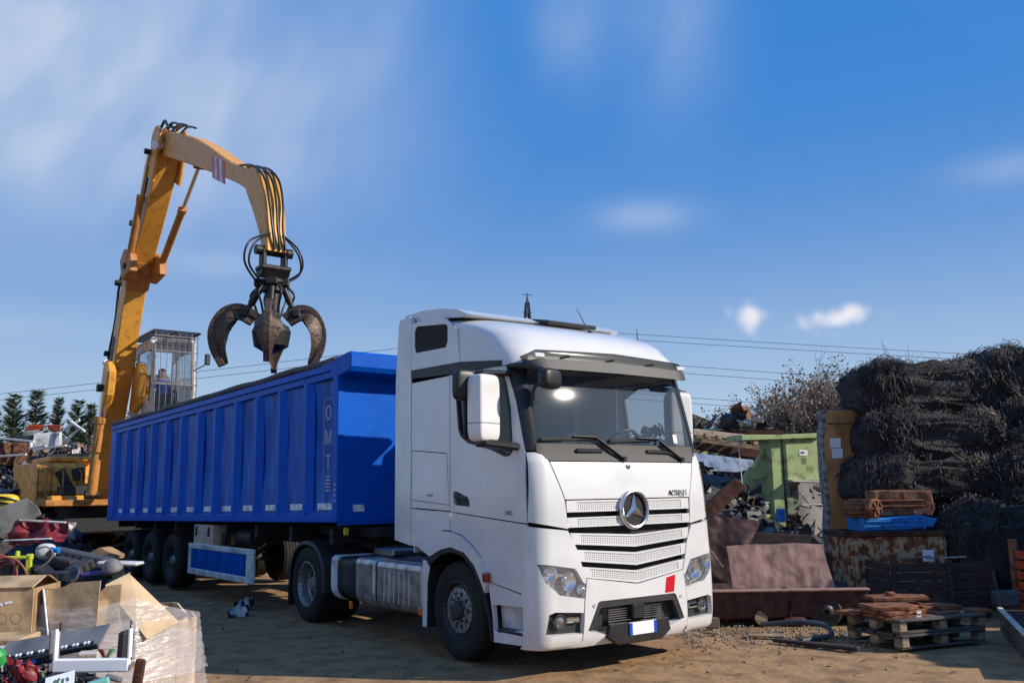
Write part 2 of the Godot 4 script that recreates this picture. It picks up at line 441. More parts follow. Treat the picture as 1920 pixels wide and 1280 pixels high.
	mat("red_worn", Color(0.22, 0.022, 0.03), 0.5, 0.0, T.scuff, V(2, 2, 2))
	mat("cable_red", Color(0.28, 0.06, 0.05), 0.5)
	mat("green_wire", Color(0.25, 0.45, 0.25), 0.5)
	mat("green_plastic", Color(0.03, 0.28, 0.06), 0.4)
	mat("coral", Color(0.62, 0.13, 0.11), 0.5)
	mat("teal", Color(0.16, 0.42, 0.38), 0.5)
	mat("violet", Color(0.06, 0.04, 0.2), 0.5)
	mat("wood_grey2", Color(0.2, 0.185, 0.16), 0.9, 0.0, T.grime, V(0.6, 0.6, 0.6), T.bumps, 0.4)
	mat("twig", Color(0.13, 0.1, 0.09), 0.9)
	mat("twig_pale", Color(0.34, 0.28, 0.26), 0.9)
	mat("pylon_grey", Color(0.04, 0.06, 0.1), 0.7)
	mat("scrap_mix", Color(1, 1, 1), 0.6, 0.15, T.mottle, V(1, 1, 1)); M.scrap_mix.vertex_color_use_as_albedo = true
	mat("tint", Color(1, 1, 1), 0.7); M.tint.vertex_color_use_as_albedo = true
	mat("bark", Color(0.11, 0.085, 0.075), 0.9)
	mat("needle", Color(1, 1, 1), 0.8); M.needle.vertex_color_use_as_albedo = true
	M.needle.backlight_enabled = true; M.needle.backlight = Color(0.05, 0.09, 0.04)
	mat("ground", Color(0.32, 0.19, 0.088), 0.95, 0.0, T.dirt, V(0.17, 0.17, 0.17), T.dirt_relief, 1.4, true)
	mat("stone", Color(1, 1, 1), 0.9); M.stone.vertex_color_use_as_albedo = true
	for g in [["glass", Color(0.3, 0.38, 0.44, 0.13)], ["glass_dark", Color(0.01, 0.012, 0.012, 0.55)], ["visor", Color(0.012, 0.018, 0.016, 0.9)], ["lamp_glass", Color(0.6, 0.62, 0.65, 0.12)]]:
		var m := mat(g[0], g[1], 0.03 if g[0] == "glass" else 0.15 if g[0] == "visor" else 0.03)
		m.transparency = BaseMaterial3D.TRANSPARENCY_ALPHA
		m.albedo_color = Color(m.albedo_color, g[1].a)
	M.visor.metallic_specular = 0.12
	mat("star_metal", Color(0.55, 0.56, 0.58), 0.32, 1.0)
	var film := mat("film", Color(0.75, 0.72, 0.74, 0.3), 0.2, 0.0, null, V(1.2, 9.0, 1.2), T.bumps, 0.35)
	film.transparency = BaseMaterial3D.TRANSPARENCY_ALPHA
	film.albedo_color = Color(film.albedo_color, 0.24)

# ---------------------------------------------------------------- the lorry
const FX := [0.25, 1.37, 0.3, 1.43, 0.5, 1.46, 0.9, 1.46, 1.35, 1.435, 1.7, 1.415, 1.99, 1.365, 2.06, 1.33, 2.3, 1.277, 2.5, 1.225, 2.7, 1.168, 2.9, 1.105, 3.05, 1.06]
const CAB_W := 1.235
const CAB_R := 0.2
const CAB_ZC := 1.035
func cab_point(s: float, y: float, off := 0.0) -> Vector3:      # s runs round the cab from the middle of its front
	var xf := curve(FX, y)
	var a := absf(s); var g := signf(s)
	if a <= CAB_ZC: return Vector3(xf - 0.03 * s * s + off, y, s)
	var th := (a - CAB_ZC) / CAB_R
	var xc := xf - 0.03 * CAB_ZC * CAB_ZC - CAB_R
	if th < PI / 2: return Vector3(xc + (CAB_R + off) * cos(th), y, g * (CAB_ZC + (CAB_R + off) * sin(th)))
	return Vector3(xc - (a - CAB_ZC - CAB_R * PI / 2), y, g * (CAB_W + off))
func cab_s(x: float, y: float) -> float:                        # where round the cab its side has that x
	var xc := curve(FX, y) - 0.03 * CAB_ZC * CAB_ZC - CAB_R
	if x <= xc: return CAB_ZC + CAB_R * PI / 2 + xc - x
	return CAB_ZC + CAB_R * acos(clampf((x - xc) / CAB_R, 0.0, 1.0))
func front_panel(called: String, outline: PackedVector2Array, holes: Array, m: Material, parent: Node3D, off := 0.0, thick := 0.03, cell := 0.1) -> MeshInstance3D:
	var b := MB.new()
	b.fl = -1.0
	b.skin(outline, holes, func(q: Vector2) -> Vector3: return cab_point(q.x, q.y, off), thick, cell)
	return obj(called, b, m, parent)
func side_panel(called: String, outline: PackedVector2Array, holes: Array, m: Material, parent: Node3D, sd: float, off := 0.0, thick := 0.03, cell := 0.12) -> MeshInstance3D:
	var b := MB.new()
	b.fl = sd
	b.skin(outline, holes, func(q: Vector2) -> Vector3: return cab_point(cab_s(q.x, q.y) * sd, q.y, off), thick, cell)
	return obj(called, b, m, parent)
func flipz(p: PackedVector2Array, sd: float) -> PackedVector2Array:
	if sd > 0.0: return p
	var o := PackedVector2Array()
	for q in p: o.append(Vector2(-q.x, q.y))
	o.reverse()
	return o
func arc(cx: float, cy: float, r: float, a0: float, a1: float, k: int) -> Array:   # flat x, y list along an arc, degrees
	var o := []
	for i in k + 1:
		var a := deg_to_rad(lerpf(a0, a1, float(i) / k))
		o.append_array([cx + r * cos(a), cy + r * sin(a)])
	return o
func tyre_profile(w: float, r: float) -> Array:
	var p := [Vector2(r * 0.585, -0.03), Vector2(r * 0.61, -0.004), Vector2(r * 0.7, 0.012), Vector2(r * 0.8, 0.016), Vector2(r * 0.81, 0.012), Vector2(r * 0.9, 0.006), Vector2(r * 0.965, -0.014), Vector2(r * 0.99, -0.04)]
	for i in 4:
		var h := -0.05 - i * (w - 0.1) / 4.0
		p.append_array([Vector2(r, h), Vector2(r, h - (w - 0.1) / 4.0 + 0.014), Vector2(r - 0.014, h - (w - 0.1) / 4.0 + 0.013), Vector2(r - 0.014, h - (w - 0.1) / 4.0 + 0.001)])
	p.append_array([Vector2(r, -w + 0.05), Vector2(r * 0.97, -w + 0.014), Vector2(r * 0.8, -w - 0.01), Vector2(r * 0.6, -w + 0.02)])
	return p
func disc_wheel(parent: Node3D, at: Vector3, sd: float, style: String, w := 0.29) -> Node3D:   # outer face of the tyre at at, axle along z
	var wh := Node3D.new()
	wh.name = "wheel"
	parent.add_child(wh, true)
	wh.position = at
	if sd < 0.0: wh.rotation.y = PI
	obj("tyre", MB.new().lathe(tyre_profile(w, 0.5), Vector3.ZERO, Vector3.BACK, 40), M.rubber, wh)
	var rm := MB.new()
	if style == "front":
		rm.lathe([Vector2(0.295, -0.03), Vector2(0.3, -0.005), Vector2(0.29, 0.0), Vector2(0.282, -0.012), Vector2(0.262, -0.05), Vector2(0.235, -0.045)], Vector3.ZERO, Vector3.BACK, 40)
		obj("rim", rm, M.rim_dark, wh)
		var ring := poly(arc(0, 0, 0.232, 0, 351, 39))
		var holes := [poly(arc(0, 0, 0.1, 0, 345, 23))]
		for i in 10: holes.append(poly(arc(0.168 * cos(TAU * i / 10), 0.168 * sin(TAU * i / 10), 0.026, 0, 324, 9)))
		obj("rim_disc", MB.new().skin(ring, holes, func(q: Vector2) -> Vector3: return Vector3(q.x, q.y, -0.012 - 0.12 * maxf(0.0, q.length() - 0.14)), 0.03, 0.06), M.rim, wh)
		obj("brake_drum", MB.new().cyl(V(0, 0, -0.2), V(0, 0, -0.06), 0.24, 0.24, 24), M.under_black, wh)
		var hb := MB.new().lathe([Vector2(0.1, -0.03), Vector2(0.1, 0.0), Vector2(0.085, 0.03), Vector2(0.06, 0.038), Vector2(0.0, 0.04)], Vector3.ZERO, Vector3.BACK, 24)
		for i in 10: hb.cyl(V(0.122 * cos(TAU * (i + 0.5) / 10), 0.122 * sin(TAU * (i + 0.5) / 10), -0.012), V(0.122 * cos(TAU * (i + 0.5) / 10), 0.122 * sin(TAU * (i + 0.5) / 10), 0.012), 0.011, 0.009, 6)
		obj("hub", hb, M.rim_dark, wh)
	else:
		var deep := -0.16 if style == "drive" else -0.1
		rm.lathe([Vector2(0.295, -0.03), Vector2(0.3, -0.004), Vector2(0.29, 0.0), Vector2(0.283, -0.012), Vector2(0.265, -0.05), Vector2(0.255, deep + 0.03), Vector2(0.235, deep)], Vector3.ZERO, Vector3.BACK, 36)
		obj("rim", rm, M.rim if style == "drive" else M.rim_dark, wh)
		var holes := [poly(arc(0, 0, 0.085, 0, 342, 19))]
		for i in (8 if style == "drive" else 10): holes.append(poly(arc(0.19 * cos(TAU * (i + 0.3) / 10), 0.19 * sin(TAU * (i + 0.3) / 10), 0.024, 0, 315, 7)))
		obj("rim_disc", MB.new().skin(poly(arc(0, 0, 0.237, 0, 350, 35)), holes, func(q: Vector2) -> Vector3: return Vector3(q.x, q.y, deep + 0.25 * maxf(0.0, 0.2 - q.length()) * 0.4), 0.02, 0.08), M.rim_dark, wh)
		obj("brake_drum", MB.new().cyl(V(0, 0, deep - 0.1), V(0, 0, deep - 0.03), 0.25, 0.25, 24), M.under_black, wh)
		var hb := MB.new().lathe([Vector2(0.1, deep - 0.02), Vector2(0.1, deep + 0.05), Vector2(0.08, deep + 0.09), Vector2(0.0, deep + 0.1)], Vector3.ZERO, Vector3.BACK, 20)
		for i in 10: hb.cyl(V(0.13 * cos(TAU * i / 10), 0.13 * sin(TAU * i / 10), deep), V(0.13 * cos(TAU * i / 10), 0.13 * sin(TAU * i / 10), deep + 0.03), 0.014, 0.012, 6)
		obj("hub", hb, M.rim, wh)
	return wh

func lettering(called: String, s: String, size: float, x: Transform3D, m: Material, parent: Node3D, depth := 0.006, bold := false) -> void:
	var tm := TextMesh.new()
	var f := SystemFont.new()
	f.font_names = PackedStringArray(["Droid Sans"])
	if bold: f.font_weight = 700
	tm.font = f; tm.text = s; tm.font_size = 64; tm.pixel_size = size / 64.0; tm.depth = depth
	tm.material = m
	inst(called, tm, parent, x)

func build_lorry() -> void:
	var t := thing("lorry", "white lorry with a high roof cab and a round star on its grille", "lorry")
	# --- front of the cab
	front_panel("bonnet", mirrored([0, 1.985, 0.985, 1.985, 0.855, 1.627, 0, 1.627]), [], M.white, t, 0.006, 0.04, 0.08)
	front_panel("grille_back", mirrored([0, 1.66, 0.9, 1.66, 0.88, 1.3, 0.72, 0.8, 0, 0.72]), [], M.under_black, t, -0.085, 0.0, 0.15)
	var rows := [[1.615, 1.615, 1.505, 1.505, 0.842, 0.842, 0.185, 0.72], [1.455, 1.455, 1.362, 1.362, 0.842, 0.84, 0.2, 0.72], [1.312, 1.27, 1.205, 1.15, 0.812, 0.782, 0.0, 0.7], [1.155, 1.095, 1.045, 0.972, 0.762, 0.728, 0.0, 0.66], [0.995, 0.92, 0.892, 0.803, 0.708, 0.665, 0.0, 0.6]]
	for r in rows:
		var ytop := func(s: float) -> float: return lerpf(r[1], r[0], absf(s) / r[4])
		var ybot := func(s: float) -> float: return lerpf(r[3], r[2], absf(s) / r[5])
		var holes := []
		var spans := [[-r[7], r[7]]] if r[6] == 0.0 else [[-r[7], -r[6]], [r[6], r[7]]]
		for sp in spans:
			var h := PackedVector2Array()
			var m := []
			for k in 9: m.append(lerpf(sp[0], sp[1], k / 8.0))
			for s in m: h.append(Vector2(s, lerpf(ybot.call(s), ytop.call(s), 0.16)))
			m.reverse()
			for s in m: h.append(Vector2(s, lerpf(ybot.call(s), ytop.call(s), 0.84)))
			holes.append(h)
		var slat := front_panel("grille_slat", mirrored([0, r[1], r[4], r[0], r[5], r[2], 0, r[3]]), holes, M.white, t, 0.0, 0.045, 0.08)
		var lat := MB.new()                                     # the open lattice in the slat
		for sp in spans:
			var s: float = sp[0] + 0.012
			while s < sp[1] - 0.005:
				var a := cab_point(s, lerpf(ybot.call(s), ytop.call(s), 0.15), -0.01); var b := cab_point(s, lerpf(ybot.call(s), ytop.call(s), 0.85), -0.01)
				lat.bar(a, b, 0.014, 0.008, Vector3.RIGHT)
				s += 0.023
			for k in 3:
				var u: float = 0.33 + k * 0.18
				for j in 8:
					var s0 := lerpf(sp[0], sp[1], j / 8.0); var s1 := lerpf(sp[0], sp[1], (j + 1) / 8.0)
					lat.bar(cab_point(s0, lerpf(ybot.call(s0), ytop.call(s0), u), -0.011), cab_point(s1, lerpf(ybot.call(s1), ytop.call(s1), u), -0.011), 0.008, 0.009, Vector3.RIGHT)
		obj("lattice", lat, M.white, slat)
	# star
	var st := MB.new()
	var so := V(1.452, 1.515, 0)
	st.lathe([Vector2(0.158, 0.0), Vector2(0.165, 0.02), Vector2(0.178, 0.026), Vector2(0.192, 0.018), Vector2(0.198, 0.0), Vector2(0.198, -0.05)], so, Vector3.RIGHT, 40)
	var star := obj("star_emblem", st, M.star_metal, t)
	obj("emblem_disc", MB.new().cyl(so + V(-0.05, 0, 0), so + V(-0.012, 0, 0), 0.185, 0.165, 32), M.under_black, star)
	var arms := MB.new()
	for k in 3:
		var a := PI / 2 + TAU * k / 3
		var tip := so + V(0.0, sin(a) * 0.162, -cos(a) * 0.162)
		var side := V(0, cos(a), sin(a)) * 0.034
		var ridge := so + V(0.03, 0, 0)
		for g in [1.0, -1.0]: arms.out(tip, ridge, so + side * g + V(-0.005, sin(a + g * PI / 3) * 0.012, -cos(a + g * PI / 3) * 0.012), V(1, 0, 0))
	obj("star", arms, M.star_metal, star)
	obj("bonnet_badge", MB.new().lathe([Vector2(0.0, 0.006), Vector2(0.02, 0.005), Vector2(0.03, 0.0)], V(1.385, 1.94, 0), Vector3.RIGHT, 16), M.steel, t)
	var tx := Transform3D(Basis(Vector3.UP, PI / 2 - 0.04) * Basis(V(1, 0, 0), V(0.22, 1, 0), V(0, 0, 1)), V(1.424, 1.672, -0.665))
	lettering("name_lettering", "ACTROS", 0.075, tx, M.grey_plastic, t)
	# bumper
	front_panel("bumper", mirrored([0, 0.792, 0.655, 0.885, 0.69, 0.66, 0.712, 0.25, 0, 0.25]), [mirrored([0, 0.665, 0.5, 0.665, 0.53, 0.655, 0.655, 0.405, 0.43, 0.35, 0, 0.345])], M.white, t, 0.012, 0.09, 0.08)
	front_panel("bumper_opening", mirrored([0, 0.7, 0.6, 0.7, 0.69, 0.3, 0, 0.3]), [], M.grey_plastic, t, -0.085, 0.0, 0.15)
	front_panel("opening_trim", mirrored([0, 0.66, 0.497, 0.66, 0.522, 0.65, 0.648, 0.405, 0.6, 0.4, 0.49, 0.6, 0, 0.605]), [], M.grey_plastic, t, 0.002, 0.08, 0.1)
	var sl := MB.new()
	for k in 6: sl.bar(cab_point(-0.36, 0.455 + k * 0.022, -0.05), cab_point(0.36, 0.455 + k * 0.022, -0.05), 0.02, 0.008)
	obj("cooler_slats", sl, M.steel, t)
	obj("radar_box", MB.new().box(V(1.43, 0.53, 0.0), V(0.08, 0.15, 0.17), 0.015), M.black_plastic, t)
	var br := MB.new().prism(mirrored([0, 0.44, 0.4, 0.44, 0.43, 0.32, 0.3, 0.24, 0, 0.24]), 0.0, 0.05, 0.01)
	for i in br.v.size():                                       # turn the outline to face forward
		br.v[i] = V(1.43 + br.v[i].z, br.v[i].y, -br.v[i].x); br.n[i] = V(br.n[i].z, br.n[i].y, -br.n[i].x)
	obj("plate_holder", br, M.black_plastic, t)
	var np := obj("number_plate", MB.new().box(V(1.487, 0.375, -0.03), V(0.008, 0.12, 0.37), 0.003), M.plate_white, t)
	for z in [0.135, -0.195]: obj("plate_band", MB.new().box(V(1.4895, 0.375, z), V(0.006, 0.114, 0.04)), M.plate_blue, np)
	front_panel("red_stripe", poly([-0.40, 0.828, -0.53, 0.847, -0.5, 0.68, -0.37, 0.68]), [], M.red_paint, t, 0.016, 0.004, 0.06)
	for z in [0.58, -0.6]: obj("parking_sensor", MB.new().cyl(cab_point(z, 0.63, 0.0), cab_point(z, 0.63, 0.017), 0.022, 0.02, 14), M.white_dull, t)
	# --- windscreen, cowl, pillars
	front_panel("cowl", mirrored([0, 2.165, 1.085, 2.165, 1.1, 2.09, 1.02, 1.997, 0, 1.997]), [], M.cowl, t, -0.006, 0.03, 0.1)
	for z in [0.46, -0.5]: obj("cowl_grip", MB.new().box(cab_point(z, 2.095, 0.0), V(0.04, 0.05, 0.36), 0.018), M.black_plastic, t)
	front_panel("windscreen", mirrored([0, 2.93, 1.0, 2.93, 1.085, 2.8, 1.088, 2.17, 0, 2.17]), [], M.glass, t, -0.012, 0.0, 0.12)
	for k in 2:
		var z0: float = [0.04, -0.83][k]
		var wp := MB.new()
		var a := cab_point(z0, 2.02, 0.03)
		var b := cab_point(z0 + 0.33, 2.235, 0.035)
		var c := cab_point(z0 + 0.62, 2.24, 0.03)
		var c2 := cab_point(z0 + 1.0, 2.205, 0.012)
		wp.tube(path([a.x, a.y, a.z, b.x, b.y, b.z, c.x, c.y, c.z]), 0.011, 6)
		wp.bar(cab_point(z0 + 0.24, 2.232, 0.014), c2, 0.018, 0.03)
		wp.cyl(a - V(0.03, 0, 0), a + V(0.015, 0, 0), 0.03, 0.025, 10)
		wp.bar(cab_point(z0 + 0.02, 2.03, 0.02), cab_point(z0 + 0.28, 2.2, 0.02), 0.03, 0.02, Vector3.RIGHT)
		obj("wiper", wp, M.black_plastic, t)
	front_panel("screen_sticker", poly([-0.80, 2.29, -0.86, 2.29, -0.86, 2.2, -0.80, 2.2]), [], M.reflector, t, -0.004, 0.0, 0.1)
	for sd in [1.0, -1.0]:
		var e := func(x: float, y: float) -> float: return cab_s(x, y)
		front_panel("pillar", flipz(poly([1.09, 2.17, 1.08, 2.94, e.call(0.955, 2.94), 2.94, e.call(1.095, 2.57), 2.57, e.call(1.215, 2.1), 2.1, 1.115, 2.095]), sd), [], M.black_plastic, t, -0.004, 0.03, 0.08)
		var cp := front_panel("corner_panel", flipz(poly([1.0, 1.985, 1.05, 2.05, 1.12, 2.075, e.call(1.225, 2.08), 2.075, e.call(1.28, 1.42), 1.425, 0.84, 1.352, 0.868, 1.63]), sd), [], M.white, t, 0.004, 0.04, 0.06)
		if sd < 0.0: obj("slit", front_slit(sd), M.grey_plastic, cp)
		# bumper corner with headlight and fog lamp
		var lamp := flipz(poly([1.2, 1.04, 1.12, 1.035, 0.8, 0.985, 0.77, 0.96, 0.7, 0.85, 0.565, 0.782, 0.585, 0.685, 0.98, 0.752, 1.12, 0.87]), sd)
		var fog := flipz(poly([1.1, 0.585, 1.04, 0.605, 0.70, 0.575, 0.685, 0.555, 0.705, 0.385, 1.13, 0.4]), sd)
		front_panel("bumper_corner", flipz(poly([0.85, 1.335, e.call(1.26, 1.4), 1.385, e.call(1.2, 0.8), 0.8, e.call(1.2, 0.3), 0.27, 0.72, 0.25, 0.7, 0.655, 0.662, 0.885, 0.705, 1.0, 0.76, 1.17, 0.83, 1.3]), sd), [lamp, fog], M.white, t, 0.008, 0.05, 0.05)
		var hl := Node3D.new()
		hl.name = "headlight"; t.add_child(hl, true)
		front_panel("lens", lamp, [], M.lamp_glass, hl, 0.004, 0.0, 0.08)
		front_panel("lamp_housing", lamp, [], M.rim, hl, -0.06, 0.0, 0.08)
		for q in [[1.07, 0.95, 0.068], [0.86, 0.87, 0.085], [0.72, 0.79, 0.045]]:
			var p := cab_point(q[0] * sd, q[1], -0.045)
			var dr: Vector3 = (cab_point(q[0] * sd, q[1], 0.05) - p).normalized()
			obj("reflector_bowl", MB.new().lathe([Vector2(0.0, 0.01), Vector2(q[2] * 0.35, 0.012), Vector2(q[2] * 0.36, 0.0), Vector2(q[2] * 0.7, 0.008), Vector2(q[2], 0.04), Vector2(q[2] * 1.05, 0.035)], p, dr, 24), M.chrome, hl)
		obj("indicator", MB.new().box(cab_point(0.615 * sd, 0.735, -0.02), V(0.05, 0.08, 0.05), 0.01), M.pink_box, hl)
		var fr := front_panel("fog_recess", fog, [], M.grey_plastic, t, -0.045, 0.0, 0.08)
		obj("fog_lamp", MB.new().lathe([Vector2(0.0, 0.02), Vector2(0.04, 0.015), Vector2(0.05, 0.0), Vector2(0.062, 0.02), Vector2(0.068, 0.0), Vector2(0.068, -0.03)], cab_point(0.97 * sd, 0.515, -0.02), V(1, 0, 0.25 * sd), 20), M.steel, fr)
		obj("day_light", MB.new().bar(cab_point(0.89 * sd, 0.52, -0.02), cab_point(0.74 * sd, 0.515, -0.02), 0.03, 0.05, Vector3.UP, 0.01), M.chrome, fr)
		# --- side panels, outlines in x, y
		var door_hole := poly([0.06, 2.82, 0.3, 2.925, 0.88, 2.91, 0.925, 2.89, 0.99, 2.74, 1.05, 2.5, 1.08, 2.2, 1.08, 2.09, 1.03, 2.05, 0.95, 2.045, 0.72, 2.12, 0.3, 2.21, 0.17, 2.28, 0.12, 2.36])
		var front_edge := [0.955, 2.945, 1.095, 2.57, 1.218, 2.09, 1.24, 2.0, 1.275, 1.412]
		var dr := side_panel("door", poly([-0.035, 1.508, -0.035, 2.965] + front_edge), [door_hole, poly([0.02, 1.72, 0.09, 1.715, 0.29, 1.655, 0.325, 1.61, 0.325, 1.56, 0.05, 1.575, 0.02, 1.6])], M.white, t, sd)
		side_panel("window_pane", door_hole, [], M.glass_dark, dr, sd, -0.02, 0.0)
		side_panel("window_seal", door_hole, [poly([0.09, 2.8, 0.31, 2.9, 0.87, 2.885, 0.9, 2.87, 0.965, 2.73, 1.025, 2.49, 1.05, 2.2, 1.05, 2.1, 1.02, 2.075, 0.95, 2.07, 0.73, 2.145, 0.31, 2.235, 0.19, 2.3, 0.15, 2.37])], M.black_plastic, dr, sd, 0.003, 0.03)
		var hd := obj("handle", MB.new().box(V(0.16, 1.655, sd * (CAB_W - 0.005)), V(0.26, 0.05, 0.03), 0.012, Basis(Vector3.BACK, -0.12)), M.black_plastic, dr)
		side_panel("handle_recess", poly([0.01, 1.73, 0.1, 1.725, 0.3, 1.665, 0.335, 1.61, 0.335, 1.55, 0.05, 1.565, 0.01, 1.6]), [], M.black_plastic, dr, sd, -0.035, 0.0)
		if sd > 0: lettering("model_number", "1845", 0.06, Transform3D(Basis(V(1, 0, 0), V(0.2, 1, 0), V(0, 0, 1)), V(1.0, 1.505, CAB_W + 0.002)), M.steel, t)
		var arch_out := [0.66, 0.86, 0.54, 1.06, 0.38, 1.17, 0.2, 1.26, 0.0, 1.3, -0.24, 1.3, -0.48, 1.22, -0.64, 1.11]
		var low := [-0.035, 1.312, -0.02, 1.496, 1.27, 1.4, 1.262, 1.25, 1.215, 0.765, 0.64, 0.845, 0.54, 1.07, 0.38, 1.183, 0.2, 1.27]
		side_panel("lower_door", poly(low), [], M.white, t, sd, 0.0)
		side_panel("rear_quarter", poly([-0.865, 1.13, -0.865, 1.53, -0.045, 1.5, -0.045, 1.315, -0.24, 1.312, -0.48, 1.232, -0.66, 1.11]), [], M.white, t, sd, 0.0)
		side_panel("wheel_arch", poly(arch_out + [-0.42, 1.03, -0.2, 1.11, 0.0, 1.145, 0.26, 1.1, 0.44, 0.985, 0.55, 0.84, 0.62, 0.73]), [], M.white, t, sd, 0.028, 0.08)
		side_panel("arch_liner", poly([0.62, 0.73, 0.55, 0.84, 0.44, 0.985, 0.26, 1.1, 0.0, 1.145, -0.2, 1.11, -0.42, 1.03, -0.52, 1.02, -0.45, 0.93, -0.2, 1.06, 0.0, 1.095, 0.22, 1.06, 0.4, 0.94, 0.52, 0.79, 0.6, 0.62, 0.66, 0.5, 0.69, 0.3, 0.73, 0.28, 0.705, 0.5]), [], M.black_plastic, t, sd, 0.018, 0.5)
		var step := poly([0.715, 0.63, 1.225, 0.645, 1.225, 0.44, 0.82, 0.375, 0.74, 0.4])
		var sp := side_panel("step_panel", poly([0.65, 0.835, 1.21, 0.752, 1.2, 0.3, 0.735, 0.28, 0.72, 0.5]), [step], M.white, t, sd, 0.0, 0.05)
		side_panel("step_recess", step, [], M.white_dull, sp, sd, -0.1, 0.0)
		obj("step_tread", MB.new().box(V(1.0, 0.4, sd * (CAB_W - 0.05)), V(0.4, 0.03, 0.12), 0.01), M.black_plastic, sp)
		obj("arch_marker", MB.new().box(V(0.655, 0.88, sd * (CAB_W + 0.03)), V(0.09, 0.09, 0.05), 0.012), M.red_lens, t)
		side_panel("side_wall", poly([-0.855, 1.545, -0.855, 3.02, -0.05, 2.97, -0.05, 1.515]), [poly([-0.845, 1.625, -0.845, 2.185, -0.105, 2.125, -0.058, 1.57])], M.white, t, sd)
		var lk := side_panel("locker_door", poly([-0.836, 1.633, -0.836, 2.175, -0.115, 2.116, -0.069, 1.578]), [], M.white, t, sd, 0.001)
		obj("lock", MB.new().box(V(-0.45, 1.68, sd * (CAB_W + 0.003)), V(0.12, 0.018, 0.012), 0.004), M.steel, lk)
		side_panel("air_fairing", poly([-1.235, 1.175, -1.235, 3.0, -1.17, 3.68, -1.14, 3.73, -0.9, 3.74, -0.875, 3.66, -0.875, 1.125]), [], M.white, t, sd, 0.0, 0.05, 0.2)
		var bw := poly([-0.76, 3.29, -0.79, 3.36, -0.79, 3.55, -0.74, 3.6, -0.12, 3.53, -0.08, 3.5, -0.08, 3.33, -0.12, 3.27])
		side_panel("roof_side", poly([-0.862, 3.1, -0.862, 3.645, -0.2, 3.63, 0.1, 3.45, 0.16, 3.075]), [bw], M.white, t, sd, 0.004, 0.03)
		side_panel("roof_window", bw, [], M.under_black, t, sd, -0.004, 0.03)
		side_panel("side_band", poly([-0.855, 3.0, -0.855, 3.1, 0.18, 3.075, 0.98, 2.995, 1.02, 2.96, 0.96, 2.945, 0.18, 2.955]), [], M.black_plastic, t, sd, 0.012, 0.03)
		# mirrors
		var fold := V(0, 0, 0) if sd > 0.0 else V(-0.24, 0, 0.17)     # the far mirror is folded in
		var mb := MB.new()
		mb.t = Transform3D(Basis(Vector3.UP, 0.25 * sd), V(1.05, 2.5, sd * 1.55) + fold)
		mb.pebble(V(0.0, 0.0, 0), V(0.19, 0.64, 0.3), 0.28, Basis(), 28, 24)
		var mr := obj("mirror", mb, M.white, t)
		obj("mirror_seam", MB.new().pebble(V(0, -0.15, 0), V(0.194, 0.012, 0.304), 0.28).placed(Transform3D(Basis(Vector3.UP, 0.25 * sd), V(1.05, 2.5, sd * 1.55) + fold)), M.dull_grey, mr)
		var ma := MB.new()
		ma.t = Transform3D(Basis(), fold)
		ma.bar(V(0.98, 2.86, sd * 1.2), V(1.02, 2.84, sd * 1.6), 0.14, 0.05, Vector3.UP, 0.02)
		ma.bar(V(1.08, 2.13, sd * 1.2), V(1.04, 2.17, sd * 1.6), 0.2, 0.07, Vector3.UP, 0.02)
		ma.pebble(V(0.94, 2.72, sd * 1.7), V(0.12, 0.3, 0.24), 0.5)
		ma.box(V(0.95, 2.5, sd * 1.58), V(0.03, 0.6, 0.27), 0.01)
		obj("mirror_arm", ma, M.black_plastic, mr)
	# --- front mirror over the near corner
	var fm := obj("front_mirror", MB.new().pebble(V(1.38, 2.78, 1.0), V(0.15, 0.2, 0.3), 0.6, Basis(Vector3.UP, 0.3)), M.black_plastic, t)
	obj("mirror_arm", MB.new().tube(smooth(path([1.0, 2.93, 1.19, 1.2, 2.92, 1.15, 1.34, 2.86, 1.05])), 0.035, 8), M.black_plastic, fm)
	obj("mirror_bracket", MB.new().tube(smooth(path([1.36, 2.75, 1.08, 1.28, 2.68, 1.12, 1.26, 2.5, 1.12])), 0.022, 8, 0.6), M.black_plastic, fm)
	# --- roof
	var rows2 := []
	var rt := [[2.95, 1.09, 1.235, 0.2], [3.05, 1.075, 1.235, 0.22], [3.14, 1.03, 1.23, 0.27], [3.22, 0.97, 1.225, 0.33], [3.3, 0.9, 1.225, 0.34], [3.38, 0.78, 1.22, 0.37], [3.45, 0.62, 1.21, 0.4], [3.52, 0.38, 1.19, 0.42], [3.58, 0.1, 1.15, 0.42], [3.63, -0.18, 1.07, 0.4], [3.66, -0.4, 0.94, 0.33], [3.675, -0.58, 0.6, 0.2], [3.68, -0.7, 0.2, 0.06]]
	for q in rt:
		var row := PackedVector3Array()
		var xr := -0.86; var xc: float = q[1] - q[3]; var zc: float = q[2] - q[3]
		for k in 4: row.append(V(lerpf(xr, xc, k / 4.0), q[0], q[2]))
		for k in 9: row.append(V(xc + q[3] * sin(PI / 2 * k / 8), q[0], zc + q[3] * cos(PI / 2 * k / 8)))
		for k in range(1, 8): row.append(V(q[1] + 0.03 * sin(PI * k / 8), q[0], lerpf(zc, -zc, k / 8.0)))
		for k in 9: row.append(V(xc + q[3] * cos(PI / 2 * k / 8), q[0], -zc - q[3] * sin(PI / 2 * k / 8)))
		for k in range(1, 5): row.append(V(lerpf(xc, xr, k / 4.0), q[0], -q[2]))
		rows2.append(row)
	obj("roof", MB.new().grid(rows2, false, -1.0), M.white, t)
	obj("back_wall", MB.new().box(V(-0.85, 2.35, 0), V(0.03, 2.6, 2.4)), M.white_dull, t)
	var spo := MB.new().prism(poly([-1.19, 3.67, -1.2, 3.7, -1.14, 3.795, -0.7, 3.79, -0.3, 3.745, 0.0, 3.68, 0.2, 3.6, 0.1, 3.58, -0.5, 3.66]), -1.06, 1.16, 0.03)
	obj("roof_spoiler", spo, M.white, t)
